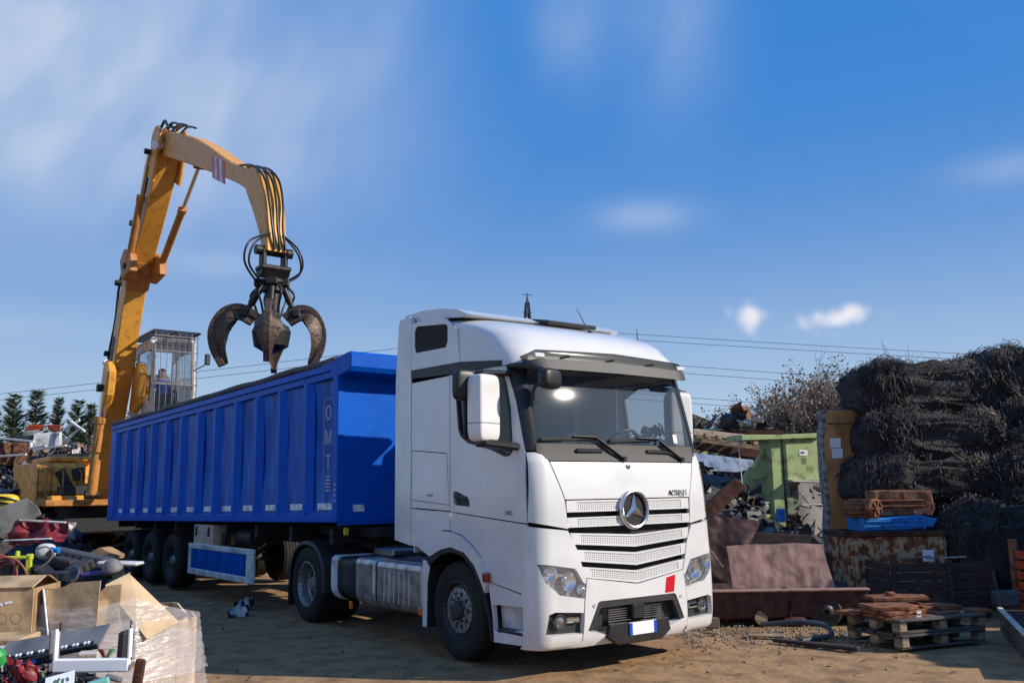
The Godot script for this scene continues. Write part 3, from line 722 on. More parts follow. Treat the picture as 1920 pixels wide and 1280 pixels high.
	obj("roof_hatch", MB.new().box(V(0.1, 3.635, -0.2), V(0.5, 0.05, 0.75), 0.02, Basis(Vector3.BACK, -0.2)), M.black_plastic, t)
	for q in [[0.62, 3.42, -0.2, 0.3, 0.14], [0.5, 3.46, -0.32, 0.05, 0.0], [0.55, 3.4, -1.02, 0.19, 0.0]]:
		var an := MB.new().lathe([Vector2(0.05, -0.02), Vector2(0.035, 0.02), Vector2(0.012, 0.05), Vector2(0.0, 0.055)], V(q[0], q[1], q[2]), Vector3.UP, 12)
		an.cyl(V(q[0], q[1] + 0.04, q[2]), V(q[0] - q[4] * 0.3, q[1] + q[3], q[2] + q[4]), 0.007, 0.004, 6)
		obj("aerial", an, M.black_plastic, t)
	# --- sun visor
	var vmap := func(q: Vector2) -> Vector3:
		var p := cab_point(q.x, minf(q.y, 3.05), 0.0)
		p.y = q.y
		var u := clampf((absf(q.x) - 0.9) / 0.3, 0.0, 1.0)
		p.x += (0.17 + (3.1 - q.y) * 0.12) * (1.0 - u * u * 0.55)
		return p
	var vb := MB.new(); vb.fl = -1.0
	var vis := obj("sun_visor", vb.skin(mirrored([0, 3.12, 1.02, 3.09, 1.16, 3.02, 1.14, 2.925, 1.0, 2.9, 0, 2.905]), [], vmap, 0.012, 0.08), M.visor, t)
	vb = MB.new(); vb.fl = -1.0
	obj("visor_band", vb.skin(mirrored([0, 3.02, 1.02, 3.0, 1.12, 2.97, 1.135, 2.92, 1.0, 2.895, 0, 2.9]), [], func(q: Vector2) -> Vector3: return vmap.call(q) + V(0.012, 0, 0), 0.008, 0.08), M.grey_plastic, vis)
	for z in [1.0, -1.0]: obj("marker_lamp", MB.new().box(vmap.call(Vector2(z, 3.03)) + V(0.02, 0, 0), V(0.03, 0.05, 0.13), 0.01), M.white, vis)
	for z in [0.6, 0.0, -0.6]: obj("visor_bracket", MB.new().bar(vmap.call(Vector2(z, 3.05)) - V(0.02, 0, 0), cab_point(z, 3.05, -0.05), 0.03, 0.02), M.black_plastic, vis)
	# --- inside of the cab
	obj("cab_floor", MB.new().box(V(0.15, 1.3, 0), V(2.0, 0.1, 2.2)), M.seat, t)
	var ds := MB.new().box(V(0.98, 1.95, 0), V(0.5, 0.36, 2.1), 0.1)
	ds.box(V(0.7, 1.8, -0.3), V(0.4, 0.5, 0.5), 0.08)
	obj("dashboard", ds, M.seat, t)
	obj("steering_wheel", MB.new().tube(ring_path(V(0.62, 2.2, -0.62), V(-0.75, 0.65, 0), 0.22, 24), 0.018, 6), M.black_plastic, t)
	for z in [0.62, -0.62]:
		var se := MB.new().box(V(-0.1, 1.7, z), V(0.5, 0.18, 0.5), 0.06)
		se.box(V(-0.38, 2.1, z), V(0.16, 0.75, 0.5), 0.06, Basis(Vector3.BACK, 0.15))
		se.box(V(-0.46, 2.58, z), V(0.12, 0.24, 0.3), 0.05)
		obj("seat", se, M.seat, t)
	obj("bunk", MB.new().box(V(-0.68, 2.1, 0), V(0.3, 0.3, 2.2), 0.06), M.seat, t)
	obj("rear_liner", MB.new().box(V(-0.82, 2.3, 0), V(0.02, 1.9, 2.36)), M.seat, t)
	obj("ceiling_liner", MB.new().box(V(0.0, 3.1, 0), V(1.7, 0.04, 2.3)), M.seat, t)
	# --- chassis
	var ch := MB.new()
	for z in [0.4, -0.4]: ch.box(V(-1.9, 0.9, z), V(5.6, 0.26, 0.08))
	ch.box(V(0.2, 0.8, 0), V(2.2, 0.5, 1.5)); ch.box(V(-2.9, 0.9, 0), V(0.9, 0.1, 0.9)); ch.box(V(-1.3, 0.75, 0), V(0.9, 0.5, 0.9))
	ch.box(V(0.1, 1.18, 0), V(1.8, 0.16, 1.9)); ch.box(V(0.1, 1.1, 0), V(1.1, 0.04, 2.3)); ch.cyl(V(-3.7, 0.5, -1.0), V(-3.7, 0.5, 1.0), 0.09, 0.09, 12)
	ch.cyl(V(-3.7, 0.5, 0.15), V(-3.7, 0.5, -0.15), 0.25, 0.25, 14); ch.bar(V(0, 0.45, -1.0), V(0, 0.45, 1.0), 0.1, 0.12)
	ch.box(V(-3.15, 1.12, 0), V(0.95, 0.07, 0.9)); ch.box(V(-4.3, 0.95, 0), V(0.4, 0.2, 1.5)); ch.box(V(1.05, 0.5, 0), V(0.3, 0.3, 1.7))
	obj("chassis", ch, M.chassis, t)
	for sd in [1.0, -1.0]:
		disc_wheel(t, V(0, 0.5, sd * 1.175), sd, "front")
		disc_wheel(t, V(-3.7, 0.5, sd * 1.225), sd, "drive")
		disc_wheel(t, V(-3.7, 0.5, sd * 0.9), sd, "drive")
		var fd := MB.new()
		var pr := []
		for k in 15:
			var a := deg_to_rad(lerpf(-8, 186, k / 14.0))
			var rr := 0.585 + 0.05 * pow(absf(cos(2.0 * a + PI / 2)), 2.0) * 0.6
			pr.append(PackedVector3Array([V(-3.7 + rr * cos(a), 0.5 + rr * sin(a), sd * 0.58), V(-3.7 + rr * cos(a), 0.5 + rr * sin(a), sd * 1.21), V(-3.7 + (rr - 0.02) * cos(a), 0.5 + (rr - 0.02) * sin(a), sd * 1.24), V(-3.7 + (rr - 0.06) * cos(a), 0.5 + (rr - 0.06) * sin(a), sd * 1.24)]))
		fd.grid(pr)
		obj("mudguard", fd, M.grey_plastic, t)
		obj("mud_flap", MB.new().box(V(-4.34, 0.42, sd * 0.9), V(0.02, 0.5, 0.62)), M.rubber, t)
	# tanks along the near side, the same on the far side
	for sd in [1.0, -1.0]:
		var sect := func(g: float) -> PackedVector2Array:          # rounded outline in z, y
			var p := PackedVector2Array()
			var cs := [[1.225 - g, 0.92 - g, 0.07, 0.0], [0.64, 0.92 - g, 0.06, 90.0], [0.64, 0.36 + g, 0.06, 180.0], [1.225 - g, 0.36 + g, 0.18, 270.0]]
			for c in cs:
				for k in 5:
					var a := deg_to_rad(c[3] + 22.5 * k)
					var ctr := Vector2(c[0] + (-c[2] if c[3] in [0.0, 270.0] else c[2]), c[1] + (-c[2] if c[3] < 135.0 else c[2]))
					p.append(ctr + Vector2(cos(a), sin(a)) * c[2])
			return p
		var tk := func(called: String, x0: float, x1: float, g: float, m: Material, parent: Node3D) -> MeshInstance3D:
			var b := MB.new()
			b.t = Transform3D(Basis(V(0, 0, sd), V(0, 1, 0), V(1, 0, 0)), Vector3.ZERO)
			b.prism(sect.call(g), x0, x1, 0.025)
			return obj(called, b, m, parent)
		tk.call("additive_tank", -2.95, -2.79, 0.0, M.white_dull, t)
		tk.call("tank_strap", -2.78, -2.68, 0.01, M.black_plastic, t)
		tk.call("tank_body", -2.7, -2.36, 0.03, M.grey_plastic, t)
		tk.call("tank_strap", -2.37, -2.24, 0.005, M.black_plastic, t)
		var ft = tk.call("fuel_tank", -2.22, -1.74, -0.012, M.tank, t)
		tk.call("tank_strap", -1.75, -1.68, 0.02, M.black_plastic, t)
		var cv = tk.call("tank_cover", -1.69, -0.64, -0.004, M.tank, t)
		for k in 6:
			obj("rib", MB.new().box(V(-1.48 + k * 0.115, 0.64, sd * 1.23), V(0.016, 0.36, 0.022), 0.007), M.tank, cv)
			if k % 2 == 0:
				for y in [0.5, 0.79]: obj("bolt", MB.new().cyl(V(-1.52 + k * 0.115, y, sd * 1.225), V(-1.52 + k * 0.115, y, sd * 1.238), 0.018, 0.014, 8), M.steel, cv)
		var tp := MB.new().box(V(-1.17, 0.929, sd * 0.93), V(0.98, 0.014, 0.5), 0.004)
		for k in 12: tp.box(V(-1.6 + k * 0.08, 0.938, sd * 0.93), V(0.02, 0.008, 0.44))
		obj("tread_plate", tp, M.steel, cv)
		obj("catwalk", MB.new().box(V(-1.95, 0.99, sd * 0.85), V(0.5, 0.09, 0.3), 0.02), M.steel, t)
		obj("mud_flap", MB.new().prism(poly([-0.61, 0.98, -0.46, 0.965, -0.47, 0.9, -0.515, 0.75, -0.53, 0.28, -0.61, 0.28]), sd * 0.75, sd * 1.235, 0.006), M.white, t)
		obj("flap_edge", MB.new().prism(poly([-0.46, 0.965, -0.44, 0.96, -0.5, 0.75, -0.51, 0.28, -0.53, 0.28, -0.515, 0.75]), sd * 0.75, sd * 1.225), M.rubber, t)
		for q in [[-0.66, 0.43], [-2.35, 0.345]]: obj("side_marker", MB.new().box(V(q[0], q[1], sd * 1.222), V(0.07, 0.09, 0.03), 0.008), M.orange_lens, t)
	# air lines and their stand behind the cab
	var al := MB.new()
	al.cyl(V(-1.45, 1.0, -0.25), V(-1.45, 3.0, -0.25), 0.03, 0.03, 8)
	al.bar(V(-1.45, 2.95, -0.9), V(-1.45, 2.95, 0.7), 0.05, 0.05)
	al.bar(V(-1.45, 2.2, -0.25), V(-1.45, 2.93, 0.5), 0.04, 0.04)
	for k in 3: al.tube(smooth(path([-1.4, 2.9, -0.1 + k * 0.15, -1.8, 1.6, -0.1 + k * 0.12, -2.2, 1.7, k * 0.1, -2.6, 2.0, k * 0.12])), 0.018, 6)
	obj("air_lines", al, M.hose, t)
	var vs := yard("safety_vest", "green high visibility vest lying behind the near side window of the lorry", "vest", 0, 0, 0)
	vs.position = Vector3.ZERO; vs.rotation = Vector3.ZERO
	var vb2 := MB.new()
	var rws := []
	for i in 5:
		var rw := PackedVector3Array()
		for j in 6: rw.append(V(0.62 + j * 0.065, 2.02 + 0.11 * sin(i * 1.1 + j * 0.6) * 0.6 + 0.08 * (1.0 - absf(j - 2.5) / 2.5), 0.88 + i * 0.055))
		rws.append(rw)
	vb2.grid(rws)
	obj("vest_cloth", vb2, M.vest, vs)

func front_slit(sd: float) -> MB:
	var b := MB.new(); b.fl = -1.0
	if sd > 0.0: return b.skin(poly([1.28, 1.93, 1.3, 1.93, 1.31, 1.5, 1.295, 1.5]), [], func(q: Vector2) -> Vector3: return cab_point(q.x, q.y, 0.005), 0.0, 0.1)
	return b.skin(flipz(poly([1.12, 1.95, 1.19, 1.93, 1.2, 1.5, 1.13, 1.46]), sd), [], func(q: Vector2) -> Vector3: return cab_point(q.x, q.y, 0.006), 0.004, 0.1)
func ring_path(o: Vector3, axis: Vector3, r: float, k: int) -> PackedVector3Array:
	var z := axis.normalized()
	var x := z.cross(Vector3.UP if absf(z.y) < 0.9 else Vector3.RIGHT).normalized()
	var y := z.cross(x)
	var p := PackedVector3Array()
	for i in k + 1: p.append(o + x * r * cos(TAU * i / k) + y * r * sin(TAU * i / k))
	return p

# ---------------------------------------------------------------- the blue tipping trailer
func build_trailer() -> void:
	var t := thing("tipping_trailer", "long blue tipping trailer with ribbed sides behind the white lorry", "trailer", "", V(-3.252, 0, 0), 0.033)
	var tilt := Transform3D(Basis(Vector3.BACK, 0.015), V(0, 0.0, 0))
	var body := func() -> MB:
		var b := MB.new(); b.t = tilt
		return b
	var x0 := -10.42; var x1 := 0.5; var yb := 1.34; var yt := 3.43; var W := 1.275
	for sd in [1.0, -1.0]:
		var z: float = sd * (W - 0.075)
		for i in 12:
			var xc := 0.06 - 0.866 * i
			var pn: MB = body.call()                               # sheet bowed a little between its posts
			pn.fl = sd
			var dent := 0.8 + 0.5 * sin(i * 2.7 + 1.0)
			pn.skin(poly([xc - 0.432, yb + 0.05, xc + 0.432, yb + 0.05, xc + 0.432, yt - 0.05, xc - 0.432, yt - 0.05]), [], func(q: Vector2) -> Vector3:
				var u := (q.x - xc) / 0.432; var w := (q.y - yb) / (yt - yb)
				return V(q.x, q.y, z + sd * (0.025 - 0.05 * dent * (1.0 - u * u) * sin(PI * w) + 0.006 * sin(q.y * 5.0 + i * 1.3) * sin(q.x * 7.0))), 0.02, 0.14)
			obj("side_panel", pn, M.blue_panel, t)
			var rb: MB = body.call()                               # folded post between two panels
			rb.t = tilt * Transform3D(Basis(V(1, 0, 0), V(0, 0, -1), V(0, 1, 0)), V(xc - 0.433 + 0.012 * sin(i * 4.3), yb + 0.1, z + sd * 0.02)) * Transform3D(Basis(Vector3.UP, 0.006 * sin(i * 2.9)), Vector3.ZERO)
			rb.prism(poly([-0.13, 0, -0.1, sd * -0.075, -0.02, sd * -0.075, 0.11, 0]), 0.0, (yt - yb - 0.3), 0.004)
			obj("rib", rb, M.blue, t)
			obj("reflective_strip", body.call().box(V(xc + 0.06, yb + 0.2, z + sd * 0.027), V(0.5, 0.085, 0.006)), M.reflector, t)
		var post: MB = body.call()
		post.box(V(x1 - 0.07, (yb + yt) / 2, sd * (W - 0.05)), V(0.14, yt - yb, 0.1), 0.012)
		obj("corner_post", post, M.blue, t)
		obj("corner_post", body.call().box(V(x0 + 0.22, (yb + yt) / 2, sd * (W - 0.05)), V(0.4, yt - yb, 0.1), 0.012), M.blue, t)
		obj("bottom_rail", body.call().box(V((x0 + x1) / 2, yb + 0.05, sd * (W - 0.045)), V(x1 - x0 - 0.02, 0.12, 0.1), 0.012), M.blue, t)
		var tr: MB = body.call()
		tr.prism(poly([x0, yt - 0.2, x0, yt, x1, yt, x1, yt - 0.2]), sd * (W - 0.1), sd * (W - 0.005), 0.01)
		var rl := obj("top_rail", tr, M.blue, t)
		obj("rail_lip", body.call().box(V((x0 + x1) / 2 - 0.1, yt - 0.09, sd * (W + 0.012)), V(x1 - x0 - 0.3, 0.025, 0.03), 0.006), M.blue, rl)
		var tb: MB = body.call()
		var tp := PackedVector3Array()
		for k in 24: tp.append(V(lerpf(x0, x1 - 0.1, k / 23.0), yt + 0.045 + 0.009 * sin(k * 1.7) + 0.006 * sin(k * 5.1), sd * (W - 0.05)))
		tb.tube(tp, 0.055, 8)
		obj("sheet_roll", tb, M.rail_worn, t)
	# ends and floor
	obj("floor", body.call().box(V((x0 + x1) / 2, yb + 0.03, 0), V(x1 - x0, 0.06, 2.4)), M.blue, t)
	obj("tailgate", body.call().box(V(x0 + 0.04, (yb + yt) / 2, 0), V(0.07, yt - yb - 0.06, 2.42), 0.01), M.blue, t)
	var bh := obj("bulkhead", body.call().box(V(x1 - 0.05, (yb + yt) / 2 - 0.05, 0), V(0.08, yt - yb, 2.44), 0.01), M.blue, t)
	obj("bulkhead_plate", body.call().box(V(x1 - 0.004, yb + 0.17, 0.95), V(0.012, 0.09, 0.16)), M.reflector, bh)
	var cap: MB = body.call()
	cap.prism(poly([x1 - 0.5, yt - 0.2, x1 - 0.5, yt + 0.03, x1 + 0.3, yt + 0.1, x1 + 0.34, yt + 0.07, x1 + 0.34, yt - 0.1, x1 + 0.3, yt - 0.16, x1, yt - 0.2]), -W + 0.004, W - 0.004, 0.015)
	obj("canopy", cap, M.blue, t)
	# maker's lettering down the front post
	var ol := MB.new(); ol.t = tilt
	var zz := W - 0.044
	for q in [[0.03, 1.62, 0.03, 2.92], [0.3, 1.62, 0.3, 2.92], [0.07, 1.57, 0.26, 1.57], [0.07, 2.97, 0.26, 2.97], [0.03, 1.62, 0.07, 1.57], [0.3, 1.62, 0.26, 1.57], [0.03, 2.92, 0.07, 2.97], [0.3, 2.92, 0.26, 2.97]]:
		ol.bar(V(q[0], q[1], zz), V(q[2], q[3], zz), 0.012, 0.006)
	obj("lettering_outline", ol, M.letter_grey, t)
	var k := 0
	for s in ["O", "M", "T"]:
		lettering("maker_lettering", s, 0.27, tilt * Transform3D(Basis(), V(0.165, 2.78 - k * 0.33, zz)), M.letter_grey, t)
		k += 1
	for i in 5: obj("small_lettering", MB.new().box(tilt * V(0.165, 1.93 - i * 0.045, zz), V(0.13 + 0.02 * (i % 3), 0.02, 0.006)), M.letter_grey, t)
	for i in 4: obj("small_lettering", MB.new().box(tilt * V(x1 - 0.05, yb + 0.27 + i * 0.07, W + 0.003), V(0.05, 0.03, 0.006)), M.letter_grey, t)
	# chassis
	var c := MB.new()
	for z in [0.5, -0.5]: c.box(V(-5.0, 1.12, z), V(10.6, 0.3, 0.14))
	for i in 9: c.box(V(0.1 - i * 1.25, 1.15, 0), V(0.1, 0.2, 2.3))
	c.box(V(-8.0, 0.75, 0), V(3.6, 0.35, 0.9)); c.box(V(-0.1, 1.2, 0), V(1.6, 0.12, 1.6))
	obj("chassis", c, M.chassis, t)
	for z in [1.0, -1.0]: obj("front_lamp", MB.new().box(V(0.42, 1.22, z * 1.1), V(0.04, 0.1, 0.07), 0.01), M.yellow_lens, t)
	for sd in [1.0, -1.0]:
		for i in 3:
			disc_wheel(t, V(-6.22 - 1.31 * i, 0.515, sd * 1.19), sd, "trailer", 0.36)
		for i in 3: obj("axle", MB.new().cyl(V(-6.22 - 1.31 * i, 0.5, 0), V(-6.22 - 1.31 * i, 0.5, sd * 1.0), 0.08, 0.08, 10), M.chassis, t)
		var lg := MB.new().box(V(-1.35, 0.85, sd * 0.75), V(0.16, 0.8, 0.16), 0.01)
		lg.box(V(-1.35, 0.4, sd * 0.75), V(0.12, 0.4, 0.12)); lg.box(V(-1.35, 0.2, sd * 0.75), V(0.34, 0.05, 0.3), 0.01); lg.bar(V(-1.35, 0.8, sd * 0.7), V(-2.2, 1.15, sd * 0.6), 0.08, 0.08)
		obj("landing_leg", lg, M.chassis, t)
		# side guard: pale frame round a blue board
		var zg: float = sd * 1.25
		var g := MB.new()
		g.box(V(-3.62, 0.845, zg), V(2.86, 0.09, 0.05), 0.012); g.box(V(-3.62, 0.42, zg), V(2.86, 0.1, 0.05), 0.012)
		g.box(V(-4.99, 0.63, zg), V(0.1, 0.34, 0.05), 0.012); g.box(V(-2.32, 0.63, zg), V(0.27, 0.34, 0.05), 0.012)
		var gd := obj("side_guard", g, M.white_dull, t)
		obj("guard_board", MB.new().box(V(-3.95, 0.63, zg - sd * 0.01), V(1.96, 0.35, 0.03)), M.blue_panel, gd)
		obj("guard_board", MB.new().box(V(-2.72, 0.63, zg - sd * 0.012), V(0.5, 0.35, 0.03)), M.blue_panel, gd)
		var gb := MB.new()
		for x in [-4.8, -2.6]: gb.bar(V(x, 0.7, zg - sd * 0.03), V(x, 1.1, sd * 0.55), 0.06, 0.06)
		obj("guard_bracket", gb, M.chassis, gd)
		var tb := obj("tool_box", MB.new().box(V(-4.42, 1.04, sd * 1.05), V(0.9, 0.34, 0.4), 0.015), M.pink_box, t)
		for x in [-4.74, -4.14]: obj("box_latch", MB.new().box(V(x, 1.1, sd * 1.253), V(0.09, 0.16, 0.02), 0.02), M.black_plastic, tb)
		var vt := MB.new().cyl(V(-3.55, 1.02, sd * 0.9), V(-2.9, 1.02, sd * 0.9), 0.15, 0.15, 16)
		vt.box(V(-3.75, 1.0, sd * 1.1), V(0.14, 0.22, 0.15), 0.03)
		obj("air_tank", vt, M.grey_plastic, t)
		obj("rear_guard", MB.new().box(V(-9.8, 0.9, sd * 1.1), V(0.9, 0.06, 0.1)), M.chassis, t)
	# scrap that shows above the rim
	var ld := yard("load_scrap", "pale bent metal scrap poking out above the rim of the blue trailer", "scrap metal", -5.85, 3.0, 18.2)
	var lb := MB.new()
	rng.seed = 5
	for i in 7: lb.box(V(rnd(-0.1, 0.12), rnd(0.35, 0.72), rnd(-0.1, 0.1)), V(rnd(0.08, 0.2), rnd(0.04, 0.16), rnd(0.03, 0.1)), 0.008, spin())
	lb.bar(V(-0.15, -0.6, 0), V(0, 0.5, 0), 0.1, 0.1)
	lb.tube(path([0.1, 0.2, 0, 0.18, 0.7, 0, 0.22, 0.95, 0.02]), 0.008, 5)
	lb.tube(path([-0.3, 0.1, 0, -0.33, 0.6, 0]), 0.01, 5)
	obj("bent_pieces", lb, M.white_dull, ld)

# ---------------------------------------------------------------- the yellow grab excavator
func path2(pts: Array) -> PackedVector2Array:       # flat x, y list -> smooth outline points
	var p := poly(pts)
	var o := PackedVector2Array()
	for i in p.size() - 1:
		for j in 4: o.append(p[i].cubic_interpolate(p[i + 1], p[maxi(i - 1, 0)], p[mini(i + 2, p.size() - 1)], j / 4.0))
	o.append(p[p.size() - 1])
	return o
func girder(line: Array, w0: float, w1: float, half: float) -> PackedVector2Array:   # outline of a beam of that depth round a centre line
	var p := path2(line)
	var a := PackedVector2Array(); var b := PackedVector2Array()
	for i in p.size():
		var d := (p[mini(i + 1, p.size() - 1)] - p[maxi(i - 1, 0)]).normalized()
		var n := Vector2(-d.y, d.x)
		var u := float(i) / (p.size() - 1)
		var w := lerpf(w0, w1, u) * (0.82 + 0.18 * sin(PI * clampf(u * 1.15, 0.0, 1.0))) * 0.5
		a.append(p[i] + n * w); b.append(p[i] - n * w)
	b.reverse()
	a.append_array(b)
	return a
func ram(t: Node3D, a: Vector3, b: Vector3, r: float, share: float, called := "hydraulic_cylinder") -> void:   # barrel from a, rod to b
	var m := a.lerp(b, share)
	var c := obj(called, MB.new().cyl(a, m, r, r, 14), M.yellow_worn, t)
	obj("rod", MB.new().cyl(m, b, r * 0.55, r * 0.55, 12), M.chrome, c)
	obj("gland", MB.new().cyl(m - (m - a).normalized() * 0.15, m + (m - a).normalized() * 0.02, r * 1.18, r * 1.18, 14), M.yellow_worn, c)
	var z := V(0, 0, r * 1.3)
	obj("pin", MB.new().cyl(a - z, a + z, r * 0.9, r * 0.9, 12), M.grab_dark, c)
	obj("pin", MB.new().cyl(b - z, b + z, r * 0.8, r * 0.8, 12), M.grab_dark, c)

func build_excavator() -> void:
	var t := yard("grab_excavator", "yellow material handler with a long cranked boom and a steel grab", "excavator", -10.6, 0.0, 24.0, -0.9223)
	# undercarriage and slewing body
	var tr := MB.new()
	tr.box(V(-1.6, 0.95, 0), V(2.6, 0.4, 2.2), 0.05); tr.cyl(V(-1.6, 1.1, 0), V(-1.6, 1.45, 0), 1.0, 1.0, 24)
	obj("undercarriage", tr, M.chassis, t)
	for sd in [1.0, -1.0]: obj("track", MB.new().prism(poly(arc(0.4, 0.45, 0.45, -90, 90, 8) + arc(-3.6, 0.45, 0.45, 90, 270, 8)), sd * 1.1, sd * 1.7, 0.03), M.rust_dark, t)
	var bd := obj("body", MB.new().prism(poly([-4.9, 1.5, -4.9, 2.65, -1.4, 2.62, -1.3, 2.5, -1.3, 1.5]), 0.42, 1.65, 0.03), M.tan_panel, t)
	obj("counterweight", MB.new().prism(poly([-5.3, 1.5, -5.4, 1.8, -5.35, 2.6, -4.9, 2.7, -3.9, 2.7, -3.9, 1.5]), -1.65, 0.4, 0.06), M.tan_panel, t)
	obj("left_deck", MB.new().box(V(-2.4, 1.9, -1.05), V(3.0, 0.8, 1.2), 0.03), M.tan_panel, t)
	obj("deck_plate", MB.new().box(V(-0.9, 1.55, 0), V(1.8, 0.16, 3.2), 0.02), M.yellow_worn, t)
	for i in 4: obj("door_seam", MB.new().box(V(-1.293, 2.05, 0.62 + i * 0.32), V(0.012, 0.95, 0.012)), M.under_black, bd)
	for i in 5: obj("vent_louvre", MB.new().box(V(-1.292, 1.72 + i * 0.035, 1.35), V(0.02, 0.012, 0.45)), M.rust_dark, bd)
	obj("engine_hood", MB.new().box(V(-3.2, 2.74, 0.5), V(2.6, 0.16, 1.5), 0.04), M.tan_panel, t)
	obj("hatch", MB.new().box(V(-1.26, 2.15, 0.95), V(0.03, 0.6, 0.26), 0.01, Basis(Vector3.RIGHT, 0.5)), M.grey_plastic, t)
	obj("hatch", MB.new().box(V(-1.26, 2.32, 0.62), V(0.03, 0.32, 0.3), 0.01, Basis(Vector3.RIGHT, 0.2)), M.grey_plastic, t)
	# step and handrail in front of the right side
	var cb := obj("battery_box", MB.new().box(V(-0.75, 1.62, 0.85), V(0.9, 0.24, 1.15), 0.03), M.yellow, t)
	obj("box_lid", MB.new().box(V(-0.72, 1.87, 0.75), V(0.8, 0.24, 0.8), 0.03), M.grey_plastic, cb)
	for z in [0.55, 0.95]: obj("reflector", MB.new().box(V(-0.295, 1.63, z), V(0.02, 0.1, 0.14)), M.white_dull, cb)
	for z in [1.45, 1.05, 0.6]: obj("handrail", MB.new().tube(path([-0.9, 1.6, z, -0.9, 2.35, z, -1.3, 2.45, z]), 0.02, 6), M.yellow_worn, t)
	# boom
	var line := [-1.05, 1.75, -0.62, 3.5, -0.05, 4.75, 0.45, 6.0, 0.98, 7.15, 1.7, 8.0, 2.4, 8.72, 3.05, 9.45, 3.55, 10.25]
	var boom := obj("boom", MB.new().prism(girder(line, 0.66, 0.44, 0.3), -0.26, 0.26, 0.02), M.yellow, t)
	obj("boom_head", MB.new().prism(poly(arc(3.62, 10.32, 0.36, -60, 220, 14) + [3.1, 9.5, 3.5, 9.3]), 0.28, 0.36, 0.02), M.yellow, boom)
	obj("boom_head", MB.new().prism(poly(arc(3.62, 10.32, 0.36, -60, 220, 14) + [3.1, 9.5, 3.5, 9.3]), -0.36, -0.28, 0.02), M.yellow, boom)
	obj("joint_plate", MB.new().prism(poly([0.75, 7.55, 1.35, 7.95, 1.75, 7.65, 1.3, 7.0]), -0.29, 0.29, 0.03), M.yellow_worn, boom)
	obj("boom_stripe", MB.new().box(V(0.16, 5.55, 0.264), V(0.28, 0.75, 0.012), 0.0, Basis(Vector3.BACK, -0.38)), M.grey_plastic, boom)
	for sd in [1.0, -1.0]:
		obj("boom_lug", MB.new().prism(poly([0.0, 3.95, 0.3, 5.1, 0.62, 5.2, 0.85, 4.9, 0.75, 4.3, 0.4, 3.9]), sd * 0.27, sd * 0.5, 0.05), M.yellow, boom)
		ram(t, V(0.15, 1.75, sd * 0.55), V(0.45, 4.5, sd * 0.48), 0.13, 0.72, "lifting_cylinder")
		# stick cylinders either side of the boom
		obj("cylinder_lug", MB.new().prism(poly([1.5, 7.2, 1.25, 7.75, 1.6, 8.0, 2.2, 7.75, 2.3, 7.3]), sd * 0.26, sd * 0.46, 0.03), M.yellow_worn, boom)
		ram(t, V(1.85, 7.5, sd * 0.39), V(5.3, 9.25, sd * 0.22) if sd < 0 else V(3.3, 10.1, sd * 0.39), 0.09, 0.62, "stick_cylinder")
		obj("work_lamp", MB.new().cyl(V(0.25, 5.2, sd * 0.42), V(0.37, 5.2, sd * 0.42), 0.09, 0.08, 12), M.reflector, boom)
	# pipes along the outer edge of the boom
	var pp := path2([-1.7, 2.3, -1.2, 3.7, -0.62, 4.95, -0.12, 6.2, 0.38, 7.4, 1.2, 8.4, 1.95, 9.1, 2.75, 9.9, 3.2, 10.55, 3.7, 10.75, 4.3, 10.5])
	for k in 3:
		var q := PackedVector3Array()
		for i in pp.size(): q.append(V(pp[i].x + 0.07 * sin(i * 1.1 + k), pp[i].y + 0.05 * sin(i * 0.9 + k * 2.0), 0.2 - k * 0.18))
		obj("hose", MB.new().tube(q, 0.035, 6), M.hose, boom)
	for i in 5: obj("hose_clamp", MB.new().box(V(pp[4 + i * 6].x + 0.05, pp[4 + i * 6].y - 0.05, 0.05), V(0.14, 0.14, 0.62), 0.02), M.grab_dark, boom)
	# stick: goose-necked
	var up := path2([3.35, 10.45, 3.6, 10.66, 4.1, 10.42, 6.3, 9.5, 8.4, 8.35, 8.7, 8.2, 9.3, 7.92, 9.9, 7.7, 10.26, 7.35, 10.48, 6.9, 10.58, 6.4, 10.64, 5.98])
	var dn := path2([10.42, 5.95, 10.18, 6.45, 9.62, 7.2, 9.05, 7.66, 6.0, 8.98, 4.2, 9.72, 3.6, 9.95, 3.35, 10.15])
	up.append_array(dn)
	var st := obj("stick", MB.new().prism(up, -0.19, 0.19, 0.025), M.yellow, t)
	for i in 5: obj("warning_stripe", MB.new().prism(poly([7.55 + i * 0.16, 8.22 - i * 0.075, 7.71 + i * 0.16, 8.145 - i * 0.075, 7.6 + i * 0.16, 8.67 - i * 0.075, 7.44 + i * 0.16, 8.74 - i * 0.075]), 0.188, 0.196), [M.red_paint, M.white_dull][i % 2], st)
	obj("work_lamp", MB.new().cyl(V(3.75, 10.15, 0.27), V(3.85, 10.1, 0.42), 0.12, 0.1, 12), M.reflector, st)
	for k in 3:
		var hp := smooth(path([8.9, 8.08, -0.14 + k * 0.14, 9.7, 7.84, -0.14 + k * 0.14, 10.29, 7.42, -0.14 + k * 0.14, 10.54, 6.9, -0.13 + k * 0.13, 10.65, 6.4, -0.1 + k * 0.1, 10.66, 6.0, -0.15 + k * 0.1]))
		obj("hose", MB.new().tube(hp, 0.024, 6), M.hose, st)
	for q in [[3.9, 10.6], [4.5, 10.36], [5.2, 10.05]]: obj("hose", MB.new().tube(smooth(path([q[0] - 0.4, q[1] + 0.08, 0.1, q[0], q[1] + 0.13, 0.05, q[0] + 0.45, q[1] - 0.04, 0.0])), 0.028, 6), M.hose, st)
	# link, rotator and grab
	var gx := 10.5
	var gm := func(y: float) -> float: return 5.25 + (y - 4.42) * 0.4 if y > 4.42 else y + 0.83
	var lk := MB.new()
	for z in [0.2, -0.2]: lk.box(V(gx, 5.86, z), V(0.2, 0.38, 0.08), 0.02)
